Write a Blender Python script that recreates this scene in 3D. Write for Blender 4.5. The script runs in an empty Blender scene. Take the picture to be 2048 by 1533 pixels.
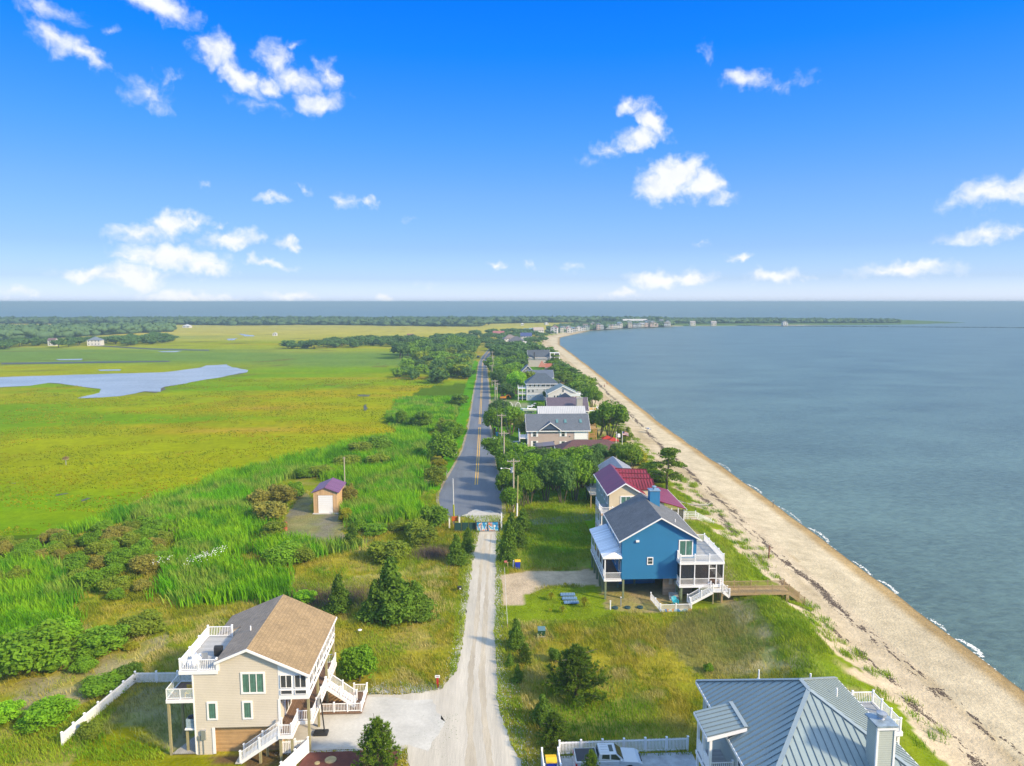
import bpy, bmesh, math, random
import numpy as np
from mathutils import Vector, Matrix

S = bpy.context.scene
COL = S.collection
R = math.radians

# ------------------------------------------------------------------ camera
FPX, CX, CY, HZN, CAMH = 1400.0, 1024.0, 766.5, 604.0, 41.0
PITCH = math.atan((CY - HZN) / FPX)
YAW = math.atan(58 / FPX * math.cos(PITCH))
cam_d = bpy.data.cameras.new('camera')
cam_d.sensor_width = 36.0
cam_d.lens = 36.0 * FPX / 2048.0
cam_d.clip_start = 0.5
cam_d.clip_end = 120000.0
cam = bpy.data.objects.new('camera', cam_d)
COL.objects.link(cam)
cam.location = (0, 0, CAMH)
cam.rotation_euler = (math.pi / 2 - PITCH, 0, -YAW)
S.camera = cam

# ------------------------------------------------------------------ light
SUN_AZ = R(121)      # clockwise from +Y seen from above
SUN_EL = R(31)
sun_d = bpy.data.lights.new('sun', 'SUN')
sun_d.energy = 2.45
sun_d.angle = R(5)
sun_d.color = (1.0, 0.80, 0.52)
sun = bpy.data.objects.new('sun', sun_d)
COL.objects.link(sun)
sv = Vector((math.sin(SUN_AZ) * math.cos(SUN_EL), math.cos(SUN_AZ) * math.cos(SUN_EL), math.sin(SUN_EL)))
sun.rotation_euler = (-sv).to_track_quat('-Z', 'Y').to_euler()
sun.location = sv * 200

S.view_settings.view_transform = 'Standard'
S.view_settings.look = 'None'
S.view_settings.gamma = 1.0
S.view_settings.use_curve_mapping = False
S.view_settings.exposure = 1.55
S.cycles.volume_bounces = 0
S.cycles.max_bounces = 6
S.cycles.diffuse_bounces = 3
S.cycles.glossy_bounces = 3
S.cycles.transparent_max_bounces = 6
S.cycles.use_adaptive_sampling = True


def ray(px, py):
    """direction through a point of the photograph (2048 wide), used to survey positions"""
    sy, cy, sp, cp = math.sin(YAW), math.cos(YAW), math.sin(PITCH), math.cos(PITCH)
    Rr, Fw, Up = (cy, -sy, 0), (sy * cp, cy * cp, -sp), (sy * sp, cy * sp, cp)
    a = (px - CX) / FPX
    b = -(py - CY) / FPX
    return tuple(Fw[i] + a * Rr[i] + b * Up[i] for i in range(3))


def G(px, py, z=0.0):
    d = ray(px, py)
    t = (z - CAMH) / d[2]
    return (d[0] * t, d[1] * t, z)


# ------------------------------------------------------------------ world
W = bpy.data.worlds.new('World')
S.world = W
W.use_nodes = True
W.cycles.sampling_method = 'NONE'
nt = W.node_tree
nt.nodes.clear()


def build_world():
    N = nt.nodes
    L = nt.links

    def n(t, **k):
        x = N.new(t)
        for a, b in k.items():
            setattr(x, a, b)
        return x

    def val(sock, v):
        if isinstance(v, bpy.types.NodeSocket):
            L.new(v, sock)
        else:
            sock.default_value = v

    def m(op, a, b=0.0, c=0.0, clamp=False):
        x = n('ShaderNodeMath', operation=op, use_clamp=clamp)
        val(x.inputs[0], a)
        val(x.inputs[1], b)
        val(x.inputs[2], c)
        return x.outputs[0]
    out = n('ShaderNodeOutputWorld')
    bg = n('ShaderNodeBackground')
    L.new(bg.outputs[0], out.inputs[0])
    sky = n('ShaderNodeTexSky', sky_type='NISHITA', sun_disc=False)
    sky.sun_elevation = SUN_EL
    sky.sun_rotation = SUN_AZ
    sky.air_density = 1.0
    sky.dust_density = 0.6
    sky.ozone_density = 2.0
    bg.inputs[1].default_value = SKY_STRENGTH
    tc = n('ShaderNodeTexCoord')
    sep = n('ShaderNodeSeparateXYZ')
    nv = n('ShaderNodeVectorMath', operation='NORMALIZE')
    L.new(tc.outputs['Generated'], nv.inputs[0])
    L.new(nv.outputs[0], sep.inputs[0])
    X, Y, Z = sep.outputs
    # sky tint by elevation: deep blue in frame, brightened above it as added fill
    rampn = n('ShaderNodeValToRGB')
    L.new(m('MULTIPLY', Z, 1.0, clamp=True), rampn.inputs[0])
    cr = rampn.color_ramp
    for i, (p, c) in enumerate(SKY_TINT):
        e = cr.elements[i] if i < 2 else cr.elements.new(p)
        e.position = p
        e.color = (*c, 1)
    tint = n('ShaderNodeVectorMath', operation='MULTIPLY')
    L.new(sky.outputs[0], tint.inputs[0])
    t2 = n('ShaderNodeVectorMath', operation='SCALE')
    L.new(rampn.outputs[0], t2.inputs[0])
    # evens out the brightening opposite the sun, which the photograph does not show
    dt = n('ShaderNodeVectorMath', operation='DOT_PRODUCT')
    L.new(nv.outputs[0], dt.inputs[0])
    dt.inputs[1].default_value = tuple(sv)
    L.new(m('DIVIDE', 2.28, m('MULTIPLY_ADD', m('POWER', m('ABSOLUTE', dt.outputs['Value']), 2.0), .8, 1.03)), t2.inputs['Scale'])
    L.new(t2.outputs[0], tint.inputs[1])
    # cloud coordinates: azimuth and elevation in radians, pushed about by noise
    az = m('ARCTAN2', X, Y)
    el = m('ARCSINE', Z)
    cmb = n('ShaderNodeCombineXYZ')
    L.new(az, cmb.inputs[0])
    L.new(el, cmb.inputs[1])

    def noise(scale, det, rough, vec):
        t = n('ShaderNodeTexNoise')
        t.inputs['Scale'].default_value = scale
        t.inputs['Detail'].default_value = det
        t.inputs['Roughness'].default_value = rough
        L.new(vec, t.inputs['Vector'])
        return t

    def warp(vec, tex, amt):
        s = n('ShaderNodeVectorMath', operation='SUBTRACT')
        L.new(tex.outputs['Color'], s.inputs[0])
        s.inputs[1].default_value = (0.5, 0.5, 0.5)
        k = n('ShaderNodeVectorMath', operation='MULTIPLY')
        L.new(s.outputs[0], k.inputs[0])
        k.inputs[1].default_value = (amt * 1.3, amt, 0)
        a = n('ShaderNodeVectorMath', operation='ADD')
        L.new(vec, a.inputs[0])
        L.new(k.outputs[0], a.inputs[1])
        return a.outputs[0]
    v1 = warp(cmb.outputs[0], noise(22, 3, 0.55, cmb.outputs[0]), 0.040)
    v2 = warp(v1, noise(75, 4, 0.6, cmb.outputs[0]), 0.016)
    acc = None
    for (px, py, rx, ry, ang, st) in CLOUDS:
        d = Vector(ray(px, py)).normalized()
        mp = n('ShaderNodeMapping', vector_type='TEXTURE')
        mp.inputs['Location'].default_value = (math.atan2(d.x, d.y), math.asin(d.z), 0)
        mp.inputs['Rotation'].default_value = (0, 0, R(ang))
        mp.inputs['Scale'].default_value = (rx / FPX, ry / FPX, 1)
        if acc is None:
            L.new(v2, mp.inputs['Vector'])
        else:                     # adding 0 * (clouds so far) keeps the node stack short
            ch = n('ShaderNodeVectorMath', operation='MULTIPLY_ADD')
            L.new(acc, ch.inputs[0])
            ch.inputs[1].default_value = (0, 0, 0)
            L.new(v2, ch.inputs[2])
            L.new(ch.outputs[0], mp.inputs['Vector'])
        ln = n('ShaderNodeVectorMath', operation='LENGTH')
        L.new(mp.outputs[0], ln.inputs[0])
        b = m('MULTIPLY_ADD', ln.outputs['Value'], -st, st)
        acc = b if acc is None else m('MAXIMUM', acc, b)
    fine = noise(50, 4, 0.55, v1)
    thick = m('ADD', acc, m('MULTIPLY_ADD', fine.outputs[0], 1.3, -0.68))
    ms = n('ShaderNodeMapRange', interpolation_type='SMOOTHSTEP')
    L.new(thick, ms.inputs[0])
    ms.inputs[1].default_value = 0.0
    ms.inputs[2].default_value = 1.15
    mask = m('MULTIPLY', ms.outputs[0], 0.97)
    # cloud brightness: slightly greyer where the fine noise is low
    cc = n('ShaderNodeMix', data_type='RGBA')
    L.new(m('MULTIPLY_ADD', fine.outputs[0], 1.2, -0.1, clamp=True), cc.inputs[0])
    cc.inputs[6].default_value = (*[c * 0.86 for c in CLOUD_RGB], 1)
    cc.inputs[7].default_value = (*CLOUD_RGB, 1)
    mx = n('ShaderNodeMix', data_type='RGBA')
    L.new(mask, mx.inputs[0])
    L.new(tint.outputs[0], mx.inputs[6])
    L.new(cc.outputs[2], mx.inputs[7])
    L.new(mx.outputs[2], bg.inputs[0])


SKY_STRENGTH = 0.074
SKY_TINT = [(0.0064, (0.392, 0.466, 0.770)), (0.0314, (0.245, 0.310, 0.530)), (0.0742, (0.192, 0.258, 0.425)), (0.1452, (0.159, 0.257, 0.435)), (0.2154, (0.096, 0.253, 0.481)), (0.3186, (0.018, 0.231, 0.584)), (0.3986, (0.004, 0.211, 0.632)), (0.56, (1.45, 1.28, 1.05)), (1.0, (2.3, 1.95, 1.5))]  # topmost stops, out of view, brightened and warmed as added soft fill
CLOUD_RGB = (5.0, 5.1, 5.3)
# px, py, half width, half height (photograph pixels), tilt, strength
CLOUDS = [
    (85, 10, 60, 22, -12, .8), (318, 12, 80, 30, -10, 1.2), (105, 78, 50, 30, -20, 1.0), (165, 112, 54, 20, -32, 1.1),
    (300, 185, 52, 34, -10, .75), (340, 148, 40, 16, 25, .5), (215, 62, 24, 10, 0, .4),
    (435, 105, 46, 34, -25, 1.25), (475, 155, 62, 30, -42, 1.3), (530, 178, 46, 26, -15, 1.1), (555, 125, 34, 44, 20, 1.0),
    (600, 165, 70, 30, -18, 1.1), (660, 150, 34, 34, 20, 1.0), (635, 205, 60, 26, 8, 1.1), (585, 100, 26, 10, 30, .5), (520, 215, 60, 16, -6, .5),
    (545, 395, 44, 12, 3, .8), (600, 372, 20, 10, -25, .7), (690, 398, 32, 18, 0, .8), (735, 408, 22, 16, -30, .9), (405, 362, 16, 12, 0, .5),
    (285, 468, 66, 20, 2, 1.0), (345, 452, 66, 30, 10, 1.3), (395, 440, 36, 16, 12, 1.0), (435, 448, 16, 10, 0, .7),
    (470, 484, 76, 26, 0, 1.25), (578, 486, 30, 16, 0, 1.1), (345, 518, 110, 32, -4, 1.6), (410, 536, 60, 20, -8, 1.2), (265, 512, 50, 14, -5, .9),
    (190, 546, 84, 17, 0, 1.2), (265, 556, 70, 30, -8, 1.5), (535, 532, 58, 12, -4, .9), (285, 580, 70, 14, 0, .5),
    (20, 588, 40, 12, 0, .8), (60, 592, 16, 8, 0, .6), (370, 596, 90, 20, 0, 1.3), (455, 596, 40, 12, 0, .8), (590, 594, 62, 14, 0, 1.1), (768, 592, 24, 16, 0, 1.2),
    (995, 533, 26, 12, 0, 1.0), (1052, 533, 30, 14, 0, .55), (1145, 538, 26, 11, 0, .5), (855, 568, 30, 12, 0, .4),
    (1495, 162, 48, 24, 5, 1.0), (1560, 176, 36, 20, 0, .55), (1612, 155, 26, 20, 0, .45), (1410, 105, 16, 18, 0, .35),
    (1268, 212, 34, 18, 5, 1.1), (1308, 245, 52, 34, -35, 1.5), (1278, 278, 50, 30, 5, 1.3), (1222, 296, 36, 22, 10, .9), (1190, 325, 30, 22, 20, .3),
    (1345, 352, 72, 42, 8, 1.7), (1320, 378, 62, 34, 0, 1.6), (1405, 372, 46, 40, 0, 1.6), (1440, 396, 30, 16, 0, .8),
    (1385, 555, 60, 26, 4, 1.4), (1310, 562, 60, 24, 0, 1.4), (1245, 592, 44, 14, 0, 1.2), (1475, 510, 40, 12, 0, 1.0),
    (1545, 552, 62, 20, 2, 1.2), (1605, 556, 26, 8, 0, .7), (1395, 487, 16, 10, 0, .5),
    (1998, 388, 90, 34, 6, 1.3), (2040, 375, 60, 30, 0, 1.2), (1975, 472, 84, 20, 0, 1.0), (2035, 470, 40, 14, 0, .9),
    (1820, 540, 96, 22, 2, 1.3), (1760, 546, 60, 14, 0, .9), (820, 435, 14, 8, 0, .35),
    # the same kind of cloud goes on beyond the frame
    (-300, 380, 160, 40, 4, 1.2), (-500, 500, 200, 36, 0, 1.2), (-250, 150, 120, 50, -20, 1.1), (2400, 300, 150, 50, 10, 1.2), (2600, 500, 190, 36, 0, 1.1),
    (2350, 90, 110, 46, 0, 1.0), (700, -220, 170, 70, -15, 1.1), (1500, -260, 150, 60, 10, 1.0), (1050, -120, 60, 30, 0, .6),
    (3300, 200, 220, 60, 6, 1.3), (3800, -200, 260, 90, -8, 1.3),
]
build_world()

# ------------------------------------------------------------------ helpers
rnd = random.Random(7)
MATS = {}


def mat(name, color, rough=0.6, var=0.12, scale=2.0, bump=0.0, bscale=20.0, metal=0.0, kind=None, pitch=0.15,
        axis='x', hue=0.0, spec=0.5, attr=False, stretch=(1, 1, 1), trans=0.0, randobj=0.0, gap=0.75):
    m = bpy.data.materials.new(name)
    m.use_nodes = True
    T = m.node_tree
    T.nodes.clear()
    L = T.links

    def n(t, **k):
        x = T.nodes.new(t)
        for a, b in k.items():
            setattr(x, a, b)
        return x
    out = n('ShaderNodeOutputMaterial')
    p = n('ShaderNodeBsdfPrincipled')
    p.inputs['Roughness'].default_value = rough
    p.inputs['Metallic'].default_value = metal
    p.inputs['Specular IOR Level'].default_value = spec
    L.new(p.outputs[0], out.inputs[0])
    tc = n('ShaderNodeTexCoord')
    src = tc.outputs['Object']
    if attr:
        src = n('ShaderNodeNewGeometry').outputs['Position']
    mp = n('ShaderNodeMapping')
    mp.inputs['Scale'].default_value = stretch
    L.new(src, mp.inputs[0])

    def noise(sc, det=4):
        t = n('ShaderNodeTexNoise')
        t.inputs['Scale'].default_value = sc
        t.inputs['Detail'].default_value = det
        L.new(mp.outputs[0], t.inputs['Vector'])
        return t.outputs[0]

    def mth(op, a, b=0.0, c=0.0, clamp=False):
        x = n('ShaderNodeMath', operation=op, use_clamp=clamp)
        for i, v in enumerate((a, b, c)):
            if isinstance(v, bpy.types.NodeSocket):
                L.new(v, x.inputs[i])
            else:
                x.inputs[i].default_value = v
        return x.outputs[0]
    f = mth('MULTIPLY_ADD', noise(scale), 2 * var * 1.6, 1 - var * 1.6)
    f = mth('MULTIPLY', f, mth('MULTIPLY_ADD', noise(scale * 9, 3), 1.0 * var * 1.4, 1 - var * .7))
    if attr:
        f = mth('MULTIPLY', f, mth('MULTIPLY_ADD', noise(.045, 5), .5, .75))
        f = mth('MULTIPLY', f, mth('MULTIPLY_ADD', noise(1.3, 5), .5, .75))
        at = n('ShaderNodeAttribute', attribute_name='col')
        csrc = at.outputs['Color']
    else:
        rgb = n('ShaderNodeRGB')
        rgb.outputs[0].default_value = (*color, 1)
        csrc = rgb.outputs[0]
    height = None
    if kind in ('siding', 'shingle', 'boards', 'seam'):
        sx = n('ShaderNodeSeparateXYZ')
        L.new(src, sx.inputs[0])
        X, Y, Z = sx.outputs
        if kind == 'siding':
            fr = mth('FRACT', mth('DIVIDE', Z, pitch))
            height = mth('MULTIPLY', fr, -1.0)
            f = mth('MULTIPLY', f, mth('MULTIPLY_ADD', mth('GREATER_THAN', fr, 0.88), -0.30, 1.0))
        elif kind == 'boards':
            a = {'x': X, 'y': Y, 'z': Z}[axis]
            q = mth('DIVIDE', a, pitch)
            fr = mth('FRACT', q)
            wn = n('ShaderNodeTexWhiteNoise', noise_dimensions='1D')
            L.new(mth('FLOOR', q), wn.inputs['W'])
            f = mth('MULTIPLY', f, mth('MULTIPLY_ADD', wn.outputs[0], 0.3, 0.85))
            f = mth('MULTIPLY', f, mth('MULTIPLY_ADD', mth('GREATER_THAN', fr, 0.86), -gap, 1.0))
            height = mth('LESS_THAN', fr, 0.86)
        elif kind == 'shingle':
            cb = n('ShaderNodeCombineXYZ')
            a = {'x': X, 'y': Y}[axis]
            L.new(a, cb.inputs[0])
            L.new(mth('MULTIPLY', Z, 2.2), cb.inputs[1])
            br = n('ShaderNodeTexBrick')
            L.new(cb.outputs[0], br.inputs['Vector'])
            br.inputs['Color1'].default_value = (.86, .86, .86, 1)
            br.inputs['Color2'].default_value = (1.10, 1.10, 1.10, 1)
            br.inputs['Mortar'].default_value = (.66, .66, .66, 1)
            br.inputs['Scale'].default_value = 1.0
            br.inputs['Brick Width'].default_value = 0.32
            br.inputs['Row Height'].default_value = pitch
            br.inputs['Mortar Size'].default_value = 0.018
            br.inputs['Bias'].default_value = 0.0
            f = mth('MULTIPLY', f, br.outputs['Color'])
            height = br.outputs['Fac']
            height = mth('MULTIPLY', height, -1)
    if randobj:
        oi = n('ShaderNodeObjectInfo')
        f = mth('MULTIPLY', f, mth('MULTIPLY_ADD', oi.outputs['Random'], 2 * randobj, 1 - randobj))
    mul = n('ShaderNodeVectorMath', operation='SCALE')
    L.new(csrc, mul.inputs[0])
    L.new(f, mul.inputs['Scale'])
    col = mul.outputs[0]
    if hue:
        hs = n('ShaderNodeHueSaturation')
        L.new(mth('MULTIPLY_ADD', noise(scale * .6, 2), hue * 2, 0.5 - hue), hs.inputs['Hue'])
        L.new(col, hs.inputs['Color'])
        col = hs.outputs[0]
    L.new(col, p.inputs['Base Color'])
    if bump or height is not None:
        bp = n('ShaderNodeBump')
        bp.inputs['Distance'].default_value = bump or 0.02
        bp.inputs['Strength'].default_value = 0.6
        if height is None:
            height = noise(bscale, 4)
        L.new(height, bp.inputs['Height'])
        L.new(bp.outputs[0], p.inputs['Normal'])
    if trans:
        tr = n('ShaderNodeBsdfTranslucent')
        L.new(col, tr.inputs[0])
        ms = n('ShaderNodeMixShader')
        ms.inputs[0].default_value = trans
        L.new(p.outputs[0], ms.inputs[1])
        L.new(tr.outputs[0], ms.inputs[2])
        L.new(ms.outputs[0], out.inputs[0])
    MATS[name] = m
    return m


class MB:
    """collects plain shapes and links them as one mesh object"""
    def __init__(self):
        self.v = []
        self.f = []

    def add(self, vs, fs):
        b = len(self.v)
        self.v += [tuple(p) for p in vs]
        self.f += [tuple(i + b for i in q) for q in fs]
        return self

    def box(self, x0, x1, y0, y1, z0, z1):
        if x1 < x0: x0, x1 = x1, x0
        if y1 < y0: y0, y1 = y1, y0
        if z1 < z0: z0, z1 = z1, z0
        return self.add([(x0, y0, z0), (x1, y0, z0), (x1, y1, z0), (x0, y1, z0), (x0, y0, z1), (x1, y0, z1), (x1, y1, z1), (x0, y1, z1)],
                        [(0, 3, 2, 1), (4, 5, 6, 7), (0, 1, 5, 4), (1, 2, 6, 5), (2, 3, 7, 6), (3, 0, 4, 7)])

    def beam(self, p, q, w, h, up=(0, 0, 1)):
        p = Vector(p); q = Vector(q)
        d = (q - p).normalized()
        u = Vector(up)
        if abs(d.dot(u)) > .98:
            u = Vector((0, 1, 0))
        s = d.cross(u).normalized() * (w / 2)
        t = s.cross(d).normalized() * (h / 2)
        vs = [p - s - t, p + s - t, p + s + t, p - s + t, q - s - t, q + s - t, q + s + t, q - s + t]
        return self.add(vs, [(0, 1, 2, 3), (7, 6, 5, 4), (1, 0, 4, 5), (2, 1, 5, 6), (3, 2, 6, 7), (0, 3, 7, 4)])

    def cyl(self, p, q, r0, r1=None, n=8):
        r1 = r0 if r1 is None else r1
        p = Vector(p); q = Vector(q)
        d = (q - p).normalized()
        u = Vector((1, 0, 0)) if abs(d.z) > .9 else Vector((0, 0, 1))
        a = d.cross(u).normalized()
        b = d.cross(a)
        vs = []
        for i in range(n):
            c, s = math.cos(2 * math.pi * i / n), math.sin(2 * math.pi * i / n)
            vs += [p + (a * c + b * s) * r0, q + (a * c + b * s) * r1]
        fs = [(2 * i, 2 * i + 1, 2 * ((i + 1) % n) + 1, 2 * ((i + 1) % n)) for i in range(n)]
        fs += [tuple(2 * i for i in range(n)), tuple(2 * i + 1 for i in reversed(range(n)))]
        return self.add(vs, fs)

    def tube(self, pts, r, n=6):
        for a, b in zip(pts[:-1], pts[1:]):
            self.cyl(a, b, r, r, n)
        return self

    def prism(self, pts, off):
        """planar polygon pts pushed along off"""
        k = len(pts)
        o = Vector(off)
        vs = [tuple(p) for p in pts] + [tuple(Vector(p) + o) for p in pts]
        fs = [tuple(reversed(range(k))), tuple(range(k, 2 * k))]
        fs += [(i, (i + 1) % k, (i + 1) % k + k, i + k) for i in range(k)]
        return self.add(vs, fs)

    def slab(self, pts, t):
        """roof slope: polygon thickened downwards by t along its normal"""
        a, b, c = Vector(pts[0]), Vector(pts[1]), Vector(pts[2])
        nn = (b - a).cross(c - a).normalized()
        if nn.z < 0:
            nn = -nn
        return self.prism(pts, -nn * t)

    def lathe(self, c, prof, n=16):
        b = []
        for r, z in prof:
            b += [(c[0] + r * math.cos(2 * math.pi * i / n), c[1] + r * math.sin(2 * math.pi * i / n), c[2] + z) for i in range(n)]
        fs = []
        for k in range(len(prof) - 1):
            for i in range(n):
                j = (i + 1) % n
                fs.append((k * n + i, k * n + j, (k + 1) * n + j, (k + 1) * n + i))
        fs.append(tuple(reversed(range(n))))
        fs.append(tuple((len(prof) - 1) * n + i for i in range(n)))
        return self.add(b, fs)

    def mesh(self, name, m):
        me = bpy.data.meshes.new(name)
        me.from_pydata(self.v, [], self.f)
        bm = bmesh.new()
        bm.from_mesh(me)
        bmesh.ops.recalc_face_normals(bm, faces=bm.faces)
        bm.to_mesh(me)
        bm.free()
        me.materials.append(m)
        return me

    def build(self, name, m, parent=None, loc=None, rotz=0.0, bevel=0.0, smooth=False, **tags):
        me = self.mesh(name, m)
        o = bpy.data.objects.new(name, me)
        COL.objects.link(o)
        if parent is not None:
            o.parent = parent
        if loc is not None:
            o.location = loc
        o.rotation_euler.z = rotz
        if bevel:
            b = o.modifiers.new('bevel', 'BEVEL')
            b.width = bevel
            b.segments = 2
            b.limit_method = 'ANGLE'
        if smooth:
            me.polygons.foreach_set('use_smooth', [True] * len(me.polygons))
        for k, v in tags.items():
            o[k] = v
        return o


def link(name, me, parent=None, loc=(0, 0, 0), rotz=0.0, scale=None, **tags):
    o = bpy.data.objects.new(name, me)
    COL.objects.link(o)
    if parent is not None:
        o.parent = parent
    o.location = loc
    o.rotation_euler.z = rotz
    if scale is not None:
        o.scale = scale
    for k, v in tags.items():
        o[k] = v
    return o


def thing(name, label, cat, loc=(0, 0, 0), rotz=0.0, group=None):
    o = bpy.data.objects.new(name, None)
    COL.objects.link(o)
    o.location = loc
    o.rotation_euler.z = rotz
    o['label'] = label
    o['category'] = cat
    if group:
        o['group'] = group
    return o


def np_mesh(name, V, F, m, col=None, smooth=False):
    V = np.asarray(V, dtype=np.float32)
    F = np.asarray(F, dtype=np.int32)
    me = bpy.data.meshes.new(name)
    me.vertices.add(len(V))
    me.vertices.foreach_set('co', V.ravel())
    k = F.shape[1]
    me.loops.add(F.size)
    me.loops.foreach_set('vertex_index', F.ravel())
    me.polygons.add(len(F))
    me.polygons.foreach_set('loop_start', np.arange(0, F.size, k, dtype=np.int32))
    if smooth:
        me.polygons.foreach_set('use_smooth', np.ones(len(F), dtype=bool))
    if col is not None:
        a = me.color_attributes.new('col', 'FLOAT_COLOR', 'POINT')
        c = np.ones((len(V), 4), dtype=np.float32)
        c[:, :3] = col
        a.data.foreach_set('color', c.ravel())
    me.update(calc_edges=True)
    me.materials.append(m)
    return me


# value noise for layout work (numpy)
_rg = np.random.RandomState(3)
_grid = _rg.rand(256, 256)


def vnoise(x, y, s):
    x = np.asarray(x) / s + 1000.3
    y = np.asarray(y) / s + 1000.7
    xi = np.floor(x).astype(int); yi = np.floor(y).astype(int)
    xf = x - xi; yf = y - yi
    xf = xf * xf * (3 - 2 * xf); yf = yf * yf * (3 - 2 * yf)
    g = lambda a, b: _grid[a & 255, b & 255]
    return (g(xi, yi) * (1 - xf) + g(xi + 1, yi) * xf) * (1 - yf) + (g(xi, yi + 1) * (1 - xf) + g(xi + 1, yi + 1) * xf) * yf


def fbm(x, y, s):
    return (vnoise(x, y, s) + .5 * vnoise(x, y, s / 2.1) + .25 * vnoise(x, y, s / 4.3) + .125 * vnoise(x, y, s / 8.7)) / 1.875


def inpoly(x, y, poly):
    x = np.asarray(x); y = np.asarray(y)
    ins = np.zeros(x.shape, dtype=bool)
    k = len(poly)
    for i in range(k):
        x0, y0 = poly[i][:2]; x1, y1 = poly[(i + 1) % k][:2]
        c = (y0 > y) != (y1 > y)
        if y1 != y0:
            ins ^= c & (x < (x1 - x0) * (y - y0) / (y1 - y0) + x0)
    return ins


def polyW(pts, z=0.0):
    return [G(px, py, z)[:2] for px, py in pts]

# ------------------------------------------------------------------ materials
def lin(r, g, b, k=0.62):
    return tuple((((c / 255 + .055) / 1.055) ** 2.4 if c > 10 else c / 255 / 12.92) * k for c in (r, g, b))


M_ground = mat('ground_cover', (0, 0, 0), .95, .22, .35, .22, 3.2, attr=True, spec=.0)
M_blade = mat('grass_blade', (0, 0, 0), .7, .10, .3, attr=True, spec=.05, trans=.35)
M_gravel = mat('white_gravel', lin(224, 222, 214), .95, .22, .35, .03, 9, spec=.2)
M_gravelroad = mat('road_gravel', lin(222, 215, 200), .95, .26, .5, .03, 9, spec=.2, stretch=(1.3, .10, 1))
M_asphalt = mat('asphalt', (.125, .142, .170), .75, .2, .35, .01, 8, stretch=(1.6, .10, 1), spec=.3)
M_yellow = mat('yellow_paint', (.62, .36, .03), .7, .1, 1.0)
M_white = mat('white_paint', (.80, .80, .80), .45, .03, 2)
M_vinyl = mat('white_vinyl', (.82, .83, .84), .35, .02, 2)
M_glass = mat('window_glass', (.035, .055, .06), .06, .25, .6, spec=.8)
M_greenglass = mat('curtained_glass', (.08, .19, .155), .12, .3, 2.5, spec=.7, kind='boards', axis='x', pitch=.2, gap=.45)
M_dark = mat('dark_void', (.02, .02, .022), .8, .2, 1)
M_screen = mat('insect_screen', (.045, .05, .055), .6, .25, 1.2)
M_wood = mat('weathered_wood', (.34, .25, .13), .8, .2, 3)
M_post = mat('treated_post', (.30, .27, .14), .8, .2, 2)
M_slat = mat('brown_slats', (.46, .29, .13), .8, .12, 2, kind='boards', axis='z', pitch=.14, gap=.55)
M_deck = mat('brown_decking', (.20, .12, .075), .7, .12, 2, kind='boards', axis='x', pitch=.16)
M_greydeck = mat('grey_decking', (.36, .37, .38), .7, .08, 2, kind='boards', axis='y', pitch=.16, gap=.4)
M_concrete = mat('concrete', (.42, .41, .38), .9, .1, 2)
M_metal = mat('dull_metal', (.42, .44, .46), .4, .1, 3, metal=.6)
M_polewood = mat('pole_wood', (.42, .37, .29), .85, .15, 2)
M_black = mat('black_plastic', (.02, .02, .02), .5, .1, 3)
M_bluebin = mat('blue_plastic', (.01, .04, .42), .4, .05, 3)
M_yellowlid = mat('yellow_plastic', (.75, .45, .01), .4, .05, 3)


# ------------------------------------------------------------------ shape of the land
_sy = np.array([20, 58, 70, 86, 109.5, 162, 233, 345, 470, 590, 694, 830, 1029, 1193, 1218, 1240, 1286, 1400, 1460, 1600])
_sx = np.array([58.2, 58.6, 59, 59.6, 60.6, 61.5, 61.8, 65.8, 70, 73.4, 76, 91, 157, 262, 372, 532, 781, 1000, 1000, 1000])


def shore(y):
    return np.interp(y, _sy, _sx) + 0.5 * (vnoise(np.asarray(y), 0 * np.asarray(y), 9.0) - .5)


def hz(x, y):
    """height of the ground"""
    x = np.asarray(x, dtype=float); y = np.asarray(y, dtype=float)
    d = shore(y) - x
    far = np.clip((y - 1180) / 60, 0, 1)
    z = np.where(d < 0, -1.5 + np.maximum(d, -30) * .08, -1.5 + 1.15 * np.clip(d / 15.5, 0, 1) ** .8)
    up = np.clip((d - 15.5) / 4.5, 0, 1)
    z = z + up * .35
    near = np.clip((128 - y) / 20, 0, 1) * .95 + .35
    dw = 5.0
    crest = 23.5 + 1.6 * (vnoise(y, y * 0, 13.) - .5) * 2
    dune = np.exp(-((d - crest) / dw) ** 2) * 1.7 * near * np.where(y < 1100, 1, 0)
    gap = np.exp(-((y - 91) / 2.6) ** 2)
    dune = dune * (1 - .75 * gap)
    z = z + dune
    amp = .14 * np.clip(np.abs(x) / 12, 0.0, 1) + .02
    land = up * (1 - np.clip(dune, 0, 1))
    z = z - amp * fbm(x, y, 7.0) * land
    z = z + .25 * (fbm(x + 50, y, 6.) - .5) * np.clip(dune, 0, 1)
    z = np.where(far > 0, np.where(d > 0, np.minimum(z, -.3 + 0 * z) * (1 - far) + far * (-1.5 + np.clip(d, 0, 12) * .1), z), z)
    back = np.clip((y - 1560) / 60, 0, 1)
    return z * (1 - back) + back * -3.0


def lines(a, b, step, lo, hi, g=1.16, mx=60.0):
    c = list(np.arange(a, b + 1e-6, step))
    s = step; v = a; left = []
    while v > lo:
        s = min(s * g, mx); v -= s; left.append(v)
    s = step; v = b; right = []
    while v < hi:
        s = min(s * g, mx); v += s; right.append(v)
    return np.array(left[::-1] + c + right)


gx = lines(-62, 64, .6, -2600, 1500, 1.12, 55)
gy = lines(44, 150, .6, 10, 1680, 1.045, 10)
GX, GY = np.meshgrid(gx, gy)
GZ = hz(GX, GY)
# marshland colouring of the far west keeps its own broad drifts
wx = GX + 3.0 * (fbm(GX, GY, 5.) - .5) * 2
wy = GY + 3.0 * (fbm(GX + 77, GY + 31, 5.) - .5) * 2


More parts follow.
